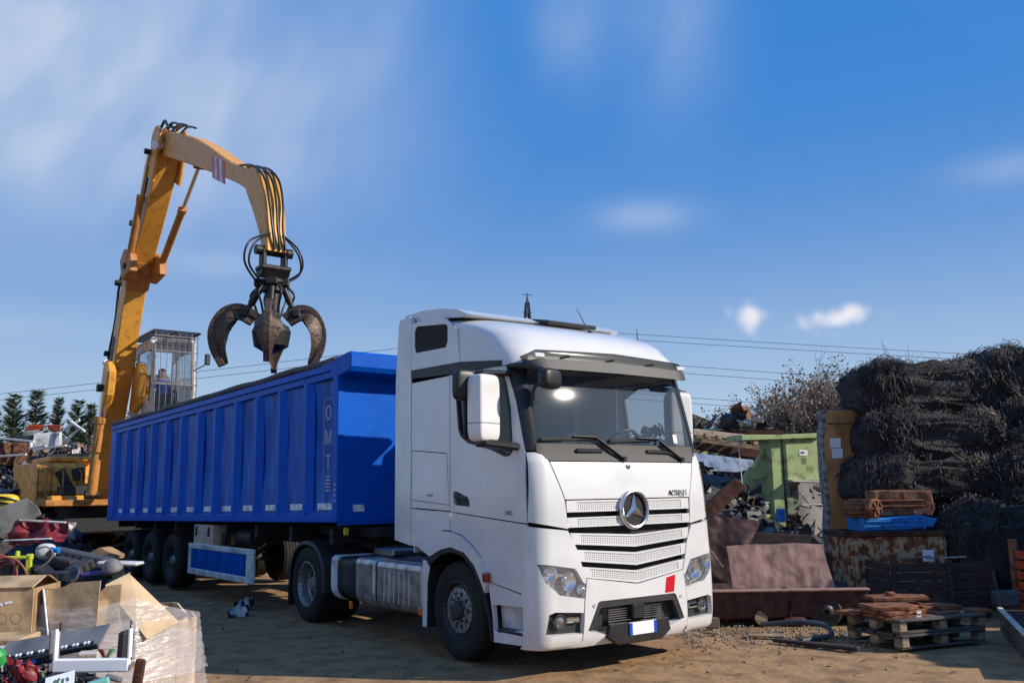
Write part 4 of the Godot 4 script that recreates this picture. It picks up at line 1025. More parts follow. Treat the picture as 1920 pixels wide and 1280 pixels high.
	lk.box(V(gx, 5.68, 0), V(0.34, 0.08, 0.56), 0.02); lk.cyl(V(gx, 6.0, -0.34), V(gx, 6.0, 0.34), 0.09, 0.09, 12)
	lk.prism(poly([gx - 0.2, 5.65, gx + 0.2, 5.65, gx + 0.1, 5.52, gx - 0.1, 5.52]), -0.26, 0.26, 0.02)
	obj("grab_link", lk, M.grab_dark, t)
	var prof := []
	for q in [[0.0, 5.25], [0.14, 5.25], [0.14, 5.05], [0.22, 5.03], [0.22, 4.98], [0.31, 4.97], [0.31, 4.85], [0.24, 4.83], [0.26, 4.7], [0.3, 4.66], [0.3, 4.45], [0.2, 4.42], [0.2, 3.9], [0.44, 3.8], [0.5, 3.7], [0.44, 3.45], [0.2, 3.35], [0.0, 3.35]]: prof.append(Vector2(q[0] * 0.68, gm.call(q[1])))
	var gr := obj("grab", MB.new().lathe(prof, V(gx, 0, 0), Vector3.UP, 24), M.grab_dark, t)
	for k in 4:
		var a := -0.47 + k * PI / 2
		var B := Basis(Vector3.UP, a)
		var open: float = [1.0, 1.02, 1.0, 1.15][k]                  # one claw hangs wider than the others
		var hub := Transform3D(B * Basis(V(open, 0, 0), V(0, 1, 0), V(0, 0, 1)), V(gx, 0, 0))
		var cy := MB.new(); cy.t = hub
		cy.cyl(V(0.16, 5.4, 0), V(0.31, 5.05, 0), 0.06, 0.06, 10).cyl(V(0.31, 5.05, 0), V(0.4, 4.88, 0), 0.045, 0.045, 10)
		cy.box(V(0.2, 5.42, 0), V(0.16, 0.14, 0.2), 0.02).box(V(0.41, 4.87, 0), V(0.15, 0.14, 0.18), 0.02)
		obj("grab_cylinder", cy, M.grab_dark, gr)
		# tine: a bent spine with wings that widen and close to a point
		var tn := MB.new(); tn.t = hub
		var sp := path2([0.24, 4.76, 0.46, 4.92, 0.68, 4.86, 0.82, 4.58, 0.8, 4.26, 0.66, 3.95])
		var rows := []; var rows2 := []
		for i in sp.size():
			var u := float(i) / (sp.size() - 1)
			var w := table([0.0, 0.07, 0.3, 0.085, 0.56, 0.24, 0.72, 0.2, 1.0, 0.025], u)
			var d := (sp[mini(i + 1, sp.size() - 1)] - sp[maxi(i - 1, 0)]).normalized()
			var nn := Vector2(-d.y, d.x)
			var dep := table([0.0, 0.14, 0.4, 0.2, 0.7, 0.16, 1.0, 0.04], u)
			var o := sp[i]; var inn := o - nn * dep
			rows.append(PackedVector3Array([V(inn.x, inn.y, -w), V(o.x - nn.x * dep * 0.25, o.y - nn.y * dep * 0.25, -w * 0.35), V(o.x + nn.x * 0.05, o.y + nn.y * 0.05, -0.05), V(o.x + nn.x * 0.05, o.y + nn.y * 0.05, 0.05), V(o.x - nn.x * dep * 0.25, o.y - nn.y * dep * 0.25, w * 0.35), V(inn.x, inn.y, w)]))
			rows2.append(PackedVector3Array([V(inn.x, inn.y, w), V(o.x - nn.x * dep * 0.6, o.y - nn.y * dep * 0.6, 0), V(inn.x, inn.y, -w)]))
		tn.grid(rows).grid(rows2)
		for f in [0.32, 0.5, 0.68, 0.84]:
			var i := int(f * (sp.size() - 1))
			var r: PackedVector3Array = rows[i]
			var lift := V(sp[i].x, sp[i].y, 0) - V(rows2[i][1].x, rows2[i][1].y, 0)
			tn.quad(r[0], r[0] + lift * 0.25, r[2] + lift * 0.12, r[2]); tn.quad(r[5], r[5] + lift * 0.25, r[3] + lift * 0.12, r[3])
		var sp2 := PackedVector2Array()
		for i in sp.size():
			var d := (sp[mini(i + 1, sp.size() - 1)] - sp[maxi(i - 1, 0)]).normalized()
			sp2.append(sp[i] + Vector2(-d.y, d.x) * 0.11)
		var back := sp.duplicate(); back.reverse(); sp2.append_array(back)
		tn.prism(sp2, -0.055, 0.055, 0.008)
		obj("tine", tn, M.grab_steel, gr)
	for q in [[-1, 0.4, 4.9, 0.3], [-1, 0.28, 4.95, 0.2], [1, 0.22, 4.9, -0.1], [1, 0.16, 4.98, 0.1]]:
		var s: float = q[0]
		obj("loop_hose", MB.new().tube(smooth(path([10.6, 6.3, -s * 0.12, 10.66 + q[3], 6.0, -s * (0.22 + q[1]), 10.6 + q[3], 5.65, -s * (0.28 + q[1]), 10.5, 5.42, -s * (q[1] * 0.75), 10.5, 5.45, -s * 0.2])), 0.019, 6), M.hose, gr)
	for k in 6:
		var a := k * 1.05
		obj("hose", MB.new().tube(smooth(path([gx + 0.2 * cos(a), 5.4, 0.2 * sin(a), gx + 0.38 * cos(a), 5.2, 0.38 * sin(a), gx + 0.3 * cos(a), 5.0, 0.3 * sin(a), gx + 0.25 * cos(a), 4.85, 0.25 * sin(a)])), 0.022, 5), M.hose, gr)
	# raised cab with its guard
	var cx := 0.55; var cz := -1.02; var y0 := 3.72; var y1 := 5.75
	var x0 := cx - 1.25; var x1 := cx + 0.85; var z0 := cz - 0.53; var z1 := cz + 0.53
	var cab := Node3D.new(); cab.name = "cab"; t.add_child(cab)
	var post := MB.new()
	post.box(V(cx - 0.3, 2.9, cz), V(0.5, 1.6, 0.3), 0.02); post.box(V(cx, 3.6, cz), V(1.8, 0.16, 1.1), 0.02)
	obj("cab_riser", post, M.yellow_worn, cab)
	# right side facing the boom: panel with door window
	var side := poly([x0, y0, x1, y0, x1 - 0.02, 4.6, x1 - 0.12, y1, x0, y1])
	var win := poly([x0 + 0.55, y0 + 0.45, x1 - 0.22, y0 + 0.45, x1 - 0.18, 4.6, x1 - 0.28, y1 - 0.22, x0 + 0.6, y1 - 0.22, x0 + 0.55, y1 - 0.3])
	var win2 := poly([x0 + 0.1, y0 + 0.75, x0 + 0.42, y0 + 0.75, x0 + 0.42, y1 - 0.3, x0 + 0.1, y1 - 0.35])
	for z in [z1, z0]:
		obj("side_panel", MB.new().skin(side, [win, win2], func(q: Vector2) -> Vector3: return V(q.x, q.y, z), 0.04, 0.4), M.cab_white, cab)
		obj("window_pane", MB.new().skin(win, [], func(q: Vector2) -> Vector3: return V(q.x, q.y, z - 0.02), 0.0, 0.5), M.glass_dark, cab)
		obj("window_pane", MB.new().skin(win2, [], func(q: Vector2) -> Vector3: return V(q.x, q.y, z - 0.02), 0.0, 0.5), M.glass_dark, cab)
	obj("roof", MB.new().box(V(cx - 0.25, y1 + 0.03, cz), V(2.0, 0.1, 1.1), 0.04), M.cab_white, cab)
	obj("back_panel", MB.new().box(V(x0 + 0.02, 4.4, cz), V(0.04, 1.3, 1.0)), M.cab_white, cab)
	for z in [z0 + 0.04, z1 - 0.04]:
		obj("front_post", MB.new().bar(V(x1, y0, z), V(x1, 4.62, z), 0.05, 0.05).bar(V(x1, 4.6, z), V(x1 - 0.12, y1, z), 0.05, 0.05), M.dull_grey, cab)
	obj("front_sill", MB.new().box(V(x1, y0 + 0.05, cz), V(0.06, 0.14, 1.0)), M.yellow_worn, cab)
	obj("windscreen", MB.new().quad2(V(x1 - 0.02, 4.65, z0 + 0.06), V(x1 - 0.02, 4.65, z1 - 0.06), V(x1 - 0.12, y1 - 0.04, z1 - 0.06), V(x1 - 0.12, y1 - 0.04, z0 + 0.06)), M.glass, cab)
	obj("lower_pane", MB.new().quad2(V(x1 - 0.01, y0 + 0.12, z0 + 0.06), V(x1 - 0.01, y0 + 0.12, z1 - 0.06), V(x1 - 0.01, 4.56, z1 - 0.06), V(x1 - 0.01, 4.56, z0 + 0.06)), M.glass_dark, cab)
	obj("transom", MB.new().box(V(x1, 4.6, cz), V(0.06, 0.06, 1.0)), M.dull_grey, cab)
	# bars in front and overhead
	for k in 8:
		var z := lerpf(z0 - 0.02, z1 + 0.02, k / 7.0)
		obj("guard_bar", MB.new().tube(path([x1 + 0.14, y0, z, x1 + 0.14, 4.6, z, x1 + 0.1, y1 + 0.2, z]), 0.01, 5), M.dull_grey, cab)
	for y in [y0 + 0.02, 4.58, 5.45, y1 + 0.1]: obj("guard_rail", MB.new().bar(V(x1 + 0.13, y, z0 - 0.05), V(x1 + 0.13, y, z1 + 0.05), 0.025, 0.025), M.dull_grey, cab)
	for k in 12:
		var x := lerpf(x0 - 0.05, x1 + 0.12, k / 11.0)
		obj("roof_slat", MB.new().bar(V(x, y1 + 0.24, z0 - 0.08), V(x, y1 + 0.24, z1 + 0.08), 0.05, 0.02, Vector3(0.5, 1, 0)), M.grab_dark, cab)
	for z in [z0 - 0.06, cz, z1 + 0.06]: obj("roof_rail", MB.new().bar(V(x0 - 0.1, y1 + 0.22, z), V(x1 + 0.16, y1 + 0.22, z), 0.04, 0.05), M.grab_dark, cab)
	for z in [z0, z1]:
		for x in [x0 + 0.1, x1 - 0.15]: obj("roof_stay", MB.new().bar(V(x, y1, z), V(x, y1 + 0.22, z), 0.04, 0.04), M.grab_dark, cab)
	var mi := obj("mirror", MB.new().box(V(x1 + 0.1, 5.3, z0 - 0.3), V(0.08, 0.3, 0.18), 0.03, Basis(Vector3.UP, 0.4)), M.grey_plastic, cab)
	obj("mirror_arm", MB.new().tube(path([x1, 5.0, z0, x1 + 0.05, 5.12, z0 - 0.2, x1 + 0.08, 5.2, z0 - 0.28]), 0.015, 5), M.black_plastic, mi)
	obj("work_lamp", MB.new().cyl(V(x1 - 0.1, y1 - 0.02, z1 + 0.02), V(x1 + 0.02, y1 - 0.02, z1 + 0.04), 0.08, 0.08, 10), M.reflector, cab)
	obj("seat", MB.new().box(V(cx - 0.3, 4.2, cz), V(0.5, 0.14, 0.5), 0.04).box(V(cx - 0.55, 4.6, cz), V(0.12, 0.8, 0.48), 0.04), M.seat, cab)
	obj("cab_floor", MB.new().box(V(cx, y0 + 0.03, cz), V(1.6, 0.06, 1.0)), M.seat, cab)
	for z in [cz + 0.3, cz - 0.3]: obj("control_lever", MB.new().tube(path([cx + 0.15, 4.15, z, cx + 0.17, 4.45, z]), 0.02, 6).box(V(cx + 0.0, 4.1, z), V(0.5, 0.25, 0.14), 0.03), M.black_plastic, cab)
	build_driver(t.transform * V(cx - 0.3, 4.27, cz), t.rotation.y)

# ---------------------------------------------------------------- the driver, one continuous figure
func build_driver(seat: Vector3, turn: float) -> void:
	var p := thing("person", "driver in a blue shirt sitting behind the bars of the excavator cab", "person", "", seat, turn)
	# bones: from, to, radii (x forward, y up from the seat)
	var body := [[0, 0.08, 0, 0, 0.3, 0, 0.15, 0.14], [0, 0.3, 0, 0.02, 0.48, 0, 0.14, 0.16], [0.0, 0.5, -0.16, 0.0, 0.5, 0.16, 0.08, 0.08]]
	var skin_col := Color(0.42, 0.24, 0.16); var shirt := Color(0.02, 0.07, 0.42); var trousers := Color(0.03, 0.035, 0.05)
	for s in [1.0, -1.0]:
		body.append([0, 0.5, s * 0.18, 0.1, 0.26, s * 0.24, 0.062, 0.05])
		body.append([0.1, 0.26, s * 0.24, 0.38, 0.22, s * 0.27, 0.05, 0.038])
		body.append([0.38, 0.22, s * 0.27, 0.46, 0.22, s * 0.28, 0.04, 0.035])
		body.append([0.02, 0.08, s * 0.09, 0.44, 0.1, s * 0.12, 0.095, 0.075])
		body.append([0.44, 0.1, s * 0.12, 0.5, -0.3, s * 0.13, 0.07, 0.05])
		body.append([0.5, -0.34, s * 0.13, 0.64, -0.38, s * 0.14, 0.045, 0.04])
	body.append([0.02, 0.5, 0, 0.05, 0.66, 0, 0.065, 0.055])
	body.append([0.06, 0.7, 0, 0.05, 0.78, 0, 0.088, 0.1])
	body.append([0.13, 0.66, 0, 0.11, 0.7, 0, 0.045, 0.05])
	body.append([0.165, 0.72, 0, 0.15, 0.75, 0, 0.016, 0.014])
	var b := MB.new()
	nets(b, body, 0.022, func(q: Vector3) -> Color:
		if q.y > 0.55 and q.y < 0.79: return skin_col if not (q.x < 0.02 and q.y > 0.66) else Color(0.03, 0.02, 0.015)
		if q.y >= 0.79: return Color(0.03, 0.02, 0.015)
		if absf(q.z) > 0.19 and q.x > 0.25 and q.y > 0.14: return skin_col
		return trousers if q.y < 0.13 else shirt)
	obj("figure", b, M.tint, p, "", true)
func nets(b: MB, bones: Array, cell: float, paint: Callable) -> void:      # one smooth skin round tapered capsules (surface nets)
	var lo := V(9, 9, 9); var hi := -lo
	for q in bones:
		for e in [[0, 6], [3, 7]]:
			var c := V(q[e[0]], q[e[0] + 1], q[e[0] + 2]); var r: float = q[e[1]] + cell * 2.5
			lo = lo.min(c - V(r, r, r)); hi = hi.max(c + V(r, r, r))
	var n := Vector3i(((hi - lo) / cell).ceil()) + Vector3i.ONE
	var F := PackedFloat32Array(); F.resize(n.x * n.y * n.z); F.fill(1.0)
	var k := 40.0 * 0.022 / cell
	var S := PackedFloat32Array(); S.resize(F.size())
	for q in bones:
		var a := V(q[0], q[1], q[2]); var e := V(q[3], q[4], q[5]) - a
		var R: float = maxf(q[6], q[7]) + 0.1
		var l := Vector3i(((a.min(a + e) - V(R, R, R) - lo) / cell).floor()).clamp(Vector3i.ZERO, n - Vector3i.ONE)
		var h := Vector3i(((a.max(a + e) + V(R, R, R) - lo) / cell).ceil()).clamp(Vector3i.ZERO, n - Vector3i.ONE)
		for z in range(l.z, h.z + 1):
			for y in range(l.y, h.y + 1):
				for x in range(l.x, h.x + 1):
					var p := lo + V(x, y, z) * cell
					var u := clampf((p - a).dot(e) / maxf(e.length_squared(), 1e-9), 0.0, 1.0)
					S[(z * n.y + y) * n.x + x] += exp(-k * ((p - a - e * u).length() - lerpf(q[6], q[7], u)))
	for i in F.size(): F[i] = -log(S[i]) / k if S[i] > 1e-9 else 1.0
	var idx := {}
	var pos := PackedVector3Array()
	var at := func(x: int, y: int, z: int) -> float: return F[(z * n.y + y) * n.x + x]
	for z in n.z - 1:
		for y in n.y - 1:
			for x in n.x - 1:
				var sum := Vector3.ZERO; var c := 0
				for ed in [[0, 0, 0, 1, 0, 0], [0, 1, 0, 1, 1, 0], [0, 0, 1, 1, 0, 1], [0, 1, 1, 1, 1, 1], [0, 0, 0, 0, 1, 0], [1, 0, 0, 1, 1, 0], [0, 0, 1, 0, 1, 1], [1, 0, 1, 1, 1, 1], [0, 0, 0, 0, 0, 1], [1, 0, 0, 1, 0, 1], [0, 1, 0, 0, 1, 1], [1, 1, 0, 1, 1, 1]]:
					var f0: float = at.call(x + ed[0], y + ed[1], z + ed[2]); var f1: float = at.call(x + ed[3], y + ed[4], z + ed[5])
					if (f0 < 0.0) != (f1 < 0.0):
						sum += V(x + ed[0], y + ed[1], z + ed[2]).lerp(V(x + ed[3], y + ed[4], z + ed[5]), f0 / (f0 - f1)); c += 1
				if c:
					idx[Vector3i(x, y, z)] = pos.size()
					pos.append(lo + sum / c * cell)
	var grad := func(p: Vector3) -> Vector3:
		var g := Vector3i(((p - lo) / cell).round()).clamp(Vector3i.ONE, n - Vector3i(2, 2, 2))
		return V(at.call(g.x + 1, g.y, g.z) - at.call(g.x - 1, g.y, g.z), at.call(g.x, g.y + 1, g.z) - at.call(g.x, g.y - 1, g.z), at.call(g.x, g.y, g.z + 1) - at.call(g.x, g.y, g.z - 1)).normalized()
	for z in range(1, n.z - 1):
		for y in range(1, n.y - 1):
			for x in range(1, n.x - 1):
				var f0: float = at.call(x, y, z)
				for ax in 3:
					var d := Vector3i.ZERO; d[ax] = 1
					if (f0 < 0.0) == (at.call(x + d.x, y + d.y, z + d.z) < 0.0): continue
					var d1 := Vector3i.ZERO; d1[(ax + 1) % 3] = 1
					var d2 := Vector3i.ZERO; d2[(ax + 2) % 3] = 1
					var o := Vector3i(x, y, z)
					var P := []; var N := []
					for w in [o - d1 - d2, o - d2, o, o - d1]:
						P.append(pos[idx[w]]); N.append(grad.call(pos[idx[w]]))
					b.col = paint.call((P[0] + P[2]) * 0.5)
					b.qn(P[0], P[1], P[2], P[3], N[0], N[1], N[2], N[3])
	b.col = Color(1, 1, 1)

# ---------------------------------------------------------------- scrap helpers
func sheet(called: String, label: String, category: String, outline: Array, d: float, m: Material, th := 0.02, pitch := 0.0, yaw := 0.0, group := "") -> Node3D:
	# a plate whose outline is given in yard r, y; it stands at depth d and is then leaned and turned about its middle
	var p := poly(outline)
	var c := Vector2.ZERO
	for q in p: c += q / p.size()
	var q2 := PackedVector2Array()
	for q in p: q2.append(q - c)
	var o := obj(called, MB.new().prism(q2, -th * 0.5, th * 0.5, minf(th * 0.3, 0.01)), m)
	o.position = Y(c.x, c.y, d)
	o.basis = Basis(Vector3.UP, YARD_TURN + yaw) * Basis(Vector3.RIGHT, pitch)
	tag(o, label, category, group)
	return o
func off(outline: Array, s: float) -> Array:       # the same outline as seen from the standpoint, s times as far away
	var o := []
	for i in range(0, outline.size(), 2): o.append_array([outline[i] * s, 1.722 + (outline[i + 1] - 1.722) * s])
	return o
func block(called: String, label: String, category: String, r: float, y: float, d: float, s: Vector3, m: Material, turn := 0.0, pitch := 0.0, rollz := 0.0, group := "", ch := 0.012) -> Node3D:
	var o := obj(called, MB.new().box(Vector3.ZERO, s, ch), m)
	o.position = Y(r, y, d)
	o.basis = Basis(Vector3.UP, YARD_TURN + turn) * Basis(Vector3.RIGHT, pitch) * Basis(Vector3.BACK, rollz)
	tag(o, label, category, group)
	return o
func crumpled(w: float, h: float, amp: float, sd: int, n := 9) -> MB:      # a bent, dented sheet
	var f := FastNoiseLite.new(); f.seed = sd; f.frequency = 1.6 / maxf(w, h)
	var rows := []
	for i in n:
		var r := PackedVector3Array()
		for j in n:
			var x := (float(j) / (n - 1) - 0.5) * w; var y := (float(i) / (n - 1) - 0.5) * h
			var k := amp * (f.get_noise_2d(x, y) + 0.5 * f.get_noise_2d(x * 2.5, y * 2.5 + 9.0))
			r.append(V(x + 0.3 * amp * f.get_noise_2d(y * 2.0, x + 4.0), y + 0.3 * amp * f.get_noise_2d(x * 2.0, y + 14.0), k * 2.0))
		rows.append(r)
	return MB.new().grid(rows)
func scrap_shapes() -> Array:                                             # odd bits that heaps are strewn with
	rng.seed = 77
	var a := []
	a.append(MB.new().box(Vector3.ZERO, V(0.5, 0.03, 0.3), 0.006))
	a.append(MB.new().box(Vector3.ZERO, V(0.9, 0.05, 0.06), 0.01))
	a.append(crumpled(0.6, 0.45, 0.12, 3, 7))
	a.append(MB.new().tube(smooth(path([-0.5, 0, 0, -0.2, 0.08, 0.05, 0.1, -0.05, 0.1, 0.5, 0.12, 0])), 0.022, 6))
	a.append(MB.new().prism(poly([-0.3, -0.2, 0.25, -0.25, 0.35, 0.1, 0.05, 0.2, -0.35, 0.12]), -0.02, 0.02, 0.006))
	a.append(MB.new().bar(V(-0.4, 0, 0), V(0.4, 0, 0), 0.12, 0.015).bar(V(-0.4, 0.05, 0.055), V(0.4, 0.05, 0.055), 0.015, 0.1))
	a.append(MB.new().cyl(V(0, -0.12, 0), V(0, 0.12, 0), 0.13, 0.11, 12))
	a.append(MB.new().box(Vector3.ZERO, V(0.35, 0.25, 0.28), 0.03))
	a.append(crumpled(0.4, 0.7, 0.2, 8, 7))
	return a
var scraps := []
func heap(called: String, label: String, spots: Array, n: int, size: float, colours: Array, sd: int, base: Color) -> void:
	# spots: [r, d, radius r, radius d, height] humps; a dark mound strewn with bits
	if scraps.is_empty():
		for b in scrap_shapes(): scraps.append(b.mesh(M.scrap_mix, true))
	rng.seed = sd
	var top := func(r: float, d: float) -> float:
		var y := 0.0
		for q in spots:
			var e: float = pow((r - q[0]) / q[2], 2.0) + pow((d - q[1]) / q[3], 2.0)
			y = maxf(y, q[4] * (1.0 - e) if e < 1.0 else 0.0)
		return y
	var lo := Vector2(99, 99); var hi := Vector2(-99, -99)
	for q in spots:
		lo = lo.min(Vector2(q[0] - q[2], q[1] - q[3])); hi = hi.max(Vector2(q[0] + q[2], q[1] + q[3]))
	var f := FastNoiseLite.new(); f.seed = sd; f.frequency = 0.7 / size
	var nx := clampi(int((hi.x - lo.x) / (size * 0.5)), 8, 60); var nd := clampi(int((hi.y - lo.y) / (size * 0.5)), 8, 60)
	var rows := []
	for i in nx + 1:
		var row := PackedVector3Array()
		for j in nd + 1:
			var r := lerpf(lo.x, hi.x, float(i) / nx); var d := lerpf(lo.y, hi.y, float(j) / nd)
			var y: float = top.call(r, d)
			row.append(Y(r, -0.05 if y <= 0.0 else y * 0.93 + f.get_noise_2d(r, d) * size * 0.25 - 0.08, d))
		rows.append(row)
	var o := thing(called, label, "scrap heap")
	o.set_meta("kind", "stuff")
	var mb := MB.new(); mb.col = base
	obj("mound", mb.grid(rows, false, -1.0), M.scrap_mix, o, "", true)
	var where := []; var cols := []
	for k in scraps.size():
		where.append([]); cols.append([])
	for i in n:
		var r := rnd(lo.x, hi.x); var d := rnd(lo.y, hi.y)
		var y: float = top.call(r, d)
		if y < 0.08: continue
		var k := rng.randi() % scraps.size()
		where[k].append(Transform3D(spin().scaled(Vector3.ONE * size * rnd(0.4, 1.15)), Y(r, y + rnd(-0.06, 0.1) * size, d)))
		var c: Color = colours[rng.randi() % colours.size()]
		cols[k].append(c * rnd(0.6, 1.2))
	for k in scraps.size():
		if where[k].size(): mass("scrap_pieces", scraps[k], where[k], o, cols[k])
const DARKS := [Color(0.03, 0.028, 0.03), Color(0.05, 0.045, 0.05), Color(0.09, 0.04, 0.025), Color(0.16, 0.07, 0.04), Color(0.12, 0.11, 0.11), Color(0.25, 0.24, 0.24), Color(0.04, 0.045, 0.07)]
const MIXED := [Color(0.04, 0.04, 0.045), Color(0.08, 0.07, 0.07), Color(0.2, 0.08, 0.04), Color(0.3, 0.14, 0.07), Color(0.16, 0.16, 0.17), Color(0.45, 0.44, 0.43), Color(0.66, 0.65, 0.62), Color(0.1, 0.12, 0.2), Color(0.3, 0.26, 0.22), Color(0.5, 0.42, 0.36)]

# ---------------------------------------------------------------- wire bales
var wire_meshes := []
func bale(called: String, label: String, c: Array, s: Vector3, sd: int, n: int, turn := 0.0, pale := 0.12) -> void:
	if wire_meshes.is_empty():
		rng.seed = 901
		for k in 6:
			var p := PackedVector3Array()
			var L: float = [0.3, 0.42, 0.24, 0.55, 0.36, 0.2][k]
			for i in 9:
				var u := i / 8.0
				if k < 5: p.append(V((u - 0.5) * L, 0.03 * sin(u * 6.0 + k) + rnd(-0.01, 0.01), 0.012 * sin(u * PI) + rnd(-0.006, 0.006)))
				else: p.append(V(L * 0.4 * cos(u * 5.0), L * 0.4 * sin(u * 5.0), 0.1 * u + 0.05))
			wire_meshes.append(MB.new().tube(p, 0.005, 3).mesh(M.wire, true))
		for k in 3:                                              # thicker twisted strands and lumps
			var p := PackedVector3Array()
			for i in 12: p.append(V((i / 11.0 - 0.5) * (0.3 + 0.12 * k), 0.05 * sin(i * 0.6 + k * 2.0), 0.02 * sin(i * 0.9)))
			wire_meshes.append(MB.new().tube(p, 0.007 + 0.0015 * k, 5, 0.6).mesh(M.wire, true))
		wire_meshes.append(crumpled(0.16, 0.1, 0.06, 7, 6).mesh(M.wire, true))
	rng.seed = sd
	var o := yard(called, label, "wire bale", c[0], c[1], c[2], turn, "" if called == "wire_heap" else "bales of black wire")
	var f := FastNoiseLite.new(); f.seed = sd; f.frequency = 1.3; f.fractal_octaves = 4
	var f2 := FastNoiseLite.new(); f2.seed = sd + 1; f2.frequency = 6.0; f2.fractal_octaves = 2
	var rows := []; var nu := 120; var nv := 48
	for i in nv + 1:
		var la := PI * (float(i) / nv - 0.5)
		var row := PackedVector3Array()
		for j in nu:
			var lo := TAU * j / nu
			var q := V(signf(cos(lo)) * pow(absf(cos(lo)), 0.32) * pow(maxf(cos(la), 0.0001), 0.36), signf(sin(la)) * pow(absf(sin(la)), 0.5), signf(sin(lo)) * pow(absf(sin(lo)), 0.32) * pow(maxf(cos(la), 0.0001), 0.36))
			var p := q * s * 0.5
			var rid := 1.0 - absf(f2.get_noise_3d(p.x * 1.5 + 0.3 * sin(p.y * 4.0), p.y * 0.4, p.z * 1.5)) * 2.2
			var k := 0.2 * f.get_noise_3dv(p * 1.3) + 0.07 * rid - 0.05
			row.append(p + q.normalized() * k)
		rows.append(row)
	obj("core", MB.new().grid(rows, true, 1.0), M.wire_core, o)
	var where := []; var cols := []
	for k in wire_meshes.size():
		where.append([]); cols.append([])
	for i in n:
		var u := rng.randi() % nu; var w := rng.randi_range(2, nv - 2)
		var p: Vector3 = rows[w][u].lerp(rows[w][(u + 1) % nu], rng.randf()).lerp(rows[w + 1][u], rng.randf())
		if p.z < -s.z * 0.1 and p.y < s.y * 0.3: continue
		var nn := p.normalized()
		nn = V(nn.x / s.x, nn.y / s.y, nn.z / s.z).normalized()
		var al := V(rnd(-0.35, 0.35) + 0.4 * sin(p.x * 3.0 + sd), rnd(0.5, 1.0), rnd(-0.4, 0.4)) if rng.randf() < 0.75 else V(rnd(-1, 1), rnd(-0.6, 0.6), rnd(-1, 1))
		al = (al - nn * al.dot(nn)).normalized()
		var k := rng.randi() % 6 if rng.randf() < 0.86 else 6 + rng.randi() % 4
		where[k].append(Transform3D(Basis(al, nn.cross(al), nn).rotated(al, rnd(-0.25, 0.25)).scaled(Vector3.ONE * rnd(0.4, 0.95)), p + nn * rnd(-0.025, 0.006)))
		var g := rnd(0.025, 0.07)
		if rng.randf() < pale: g = rnd(0.05, 0.2)
		cols[k].append(Color(g * 1.2, g * 0.97, g * 0.85) if rng.randf() < 0.6 else Color(g * 0.9, g * 0.95, g * 1.15))
	for k in wire_meshes.size(): mass("loose_wires", wire_meshes[k], where[k], o, cols[k])

func pallet(label: String, r: float, y: float, d: float, turn: float) -> void:
	var t := yard("pallet", label, "pallet", r, y, d, turn, "stacked wooden pallets")
	rng.seed = int(y * 100) + 3
	for k in 6: obj("deck_board", MB.new().box(V(0, 0.133, -0.35 + k * 0.14 + rnd(-0.01, 0.01)), V(1.2, 0.022, rnd(0.09, 0.12)), 0.004), M.wood_grey, t)
	for x in [-0.55, 0.0, 0.55]:
		obj("stringer", MB.new().box(V(x, 0.11, 0), V(0.1, 0.02, 0.8), 0.003), M.wood_grey, t)
		for z in [-0.34, 0.0, 0.34]: obj("block", MB.new().box(V(x, 0.06, z), V(0.1, 0.08, 0.12), 0.006), M.wood, t)
	for z in [-0.34, 0.0, 0.34]: obj("skid", MB.new().box(V(0, 0.01, z), V(1.2, 0.02, 0.1), 0.003), M.wood_grey, t)

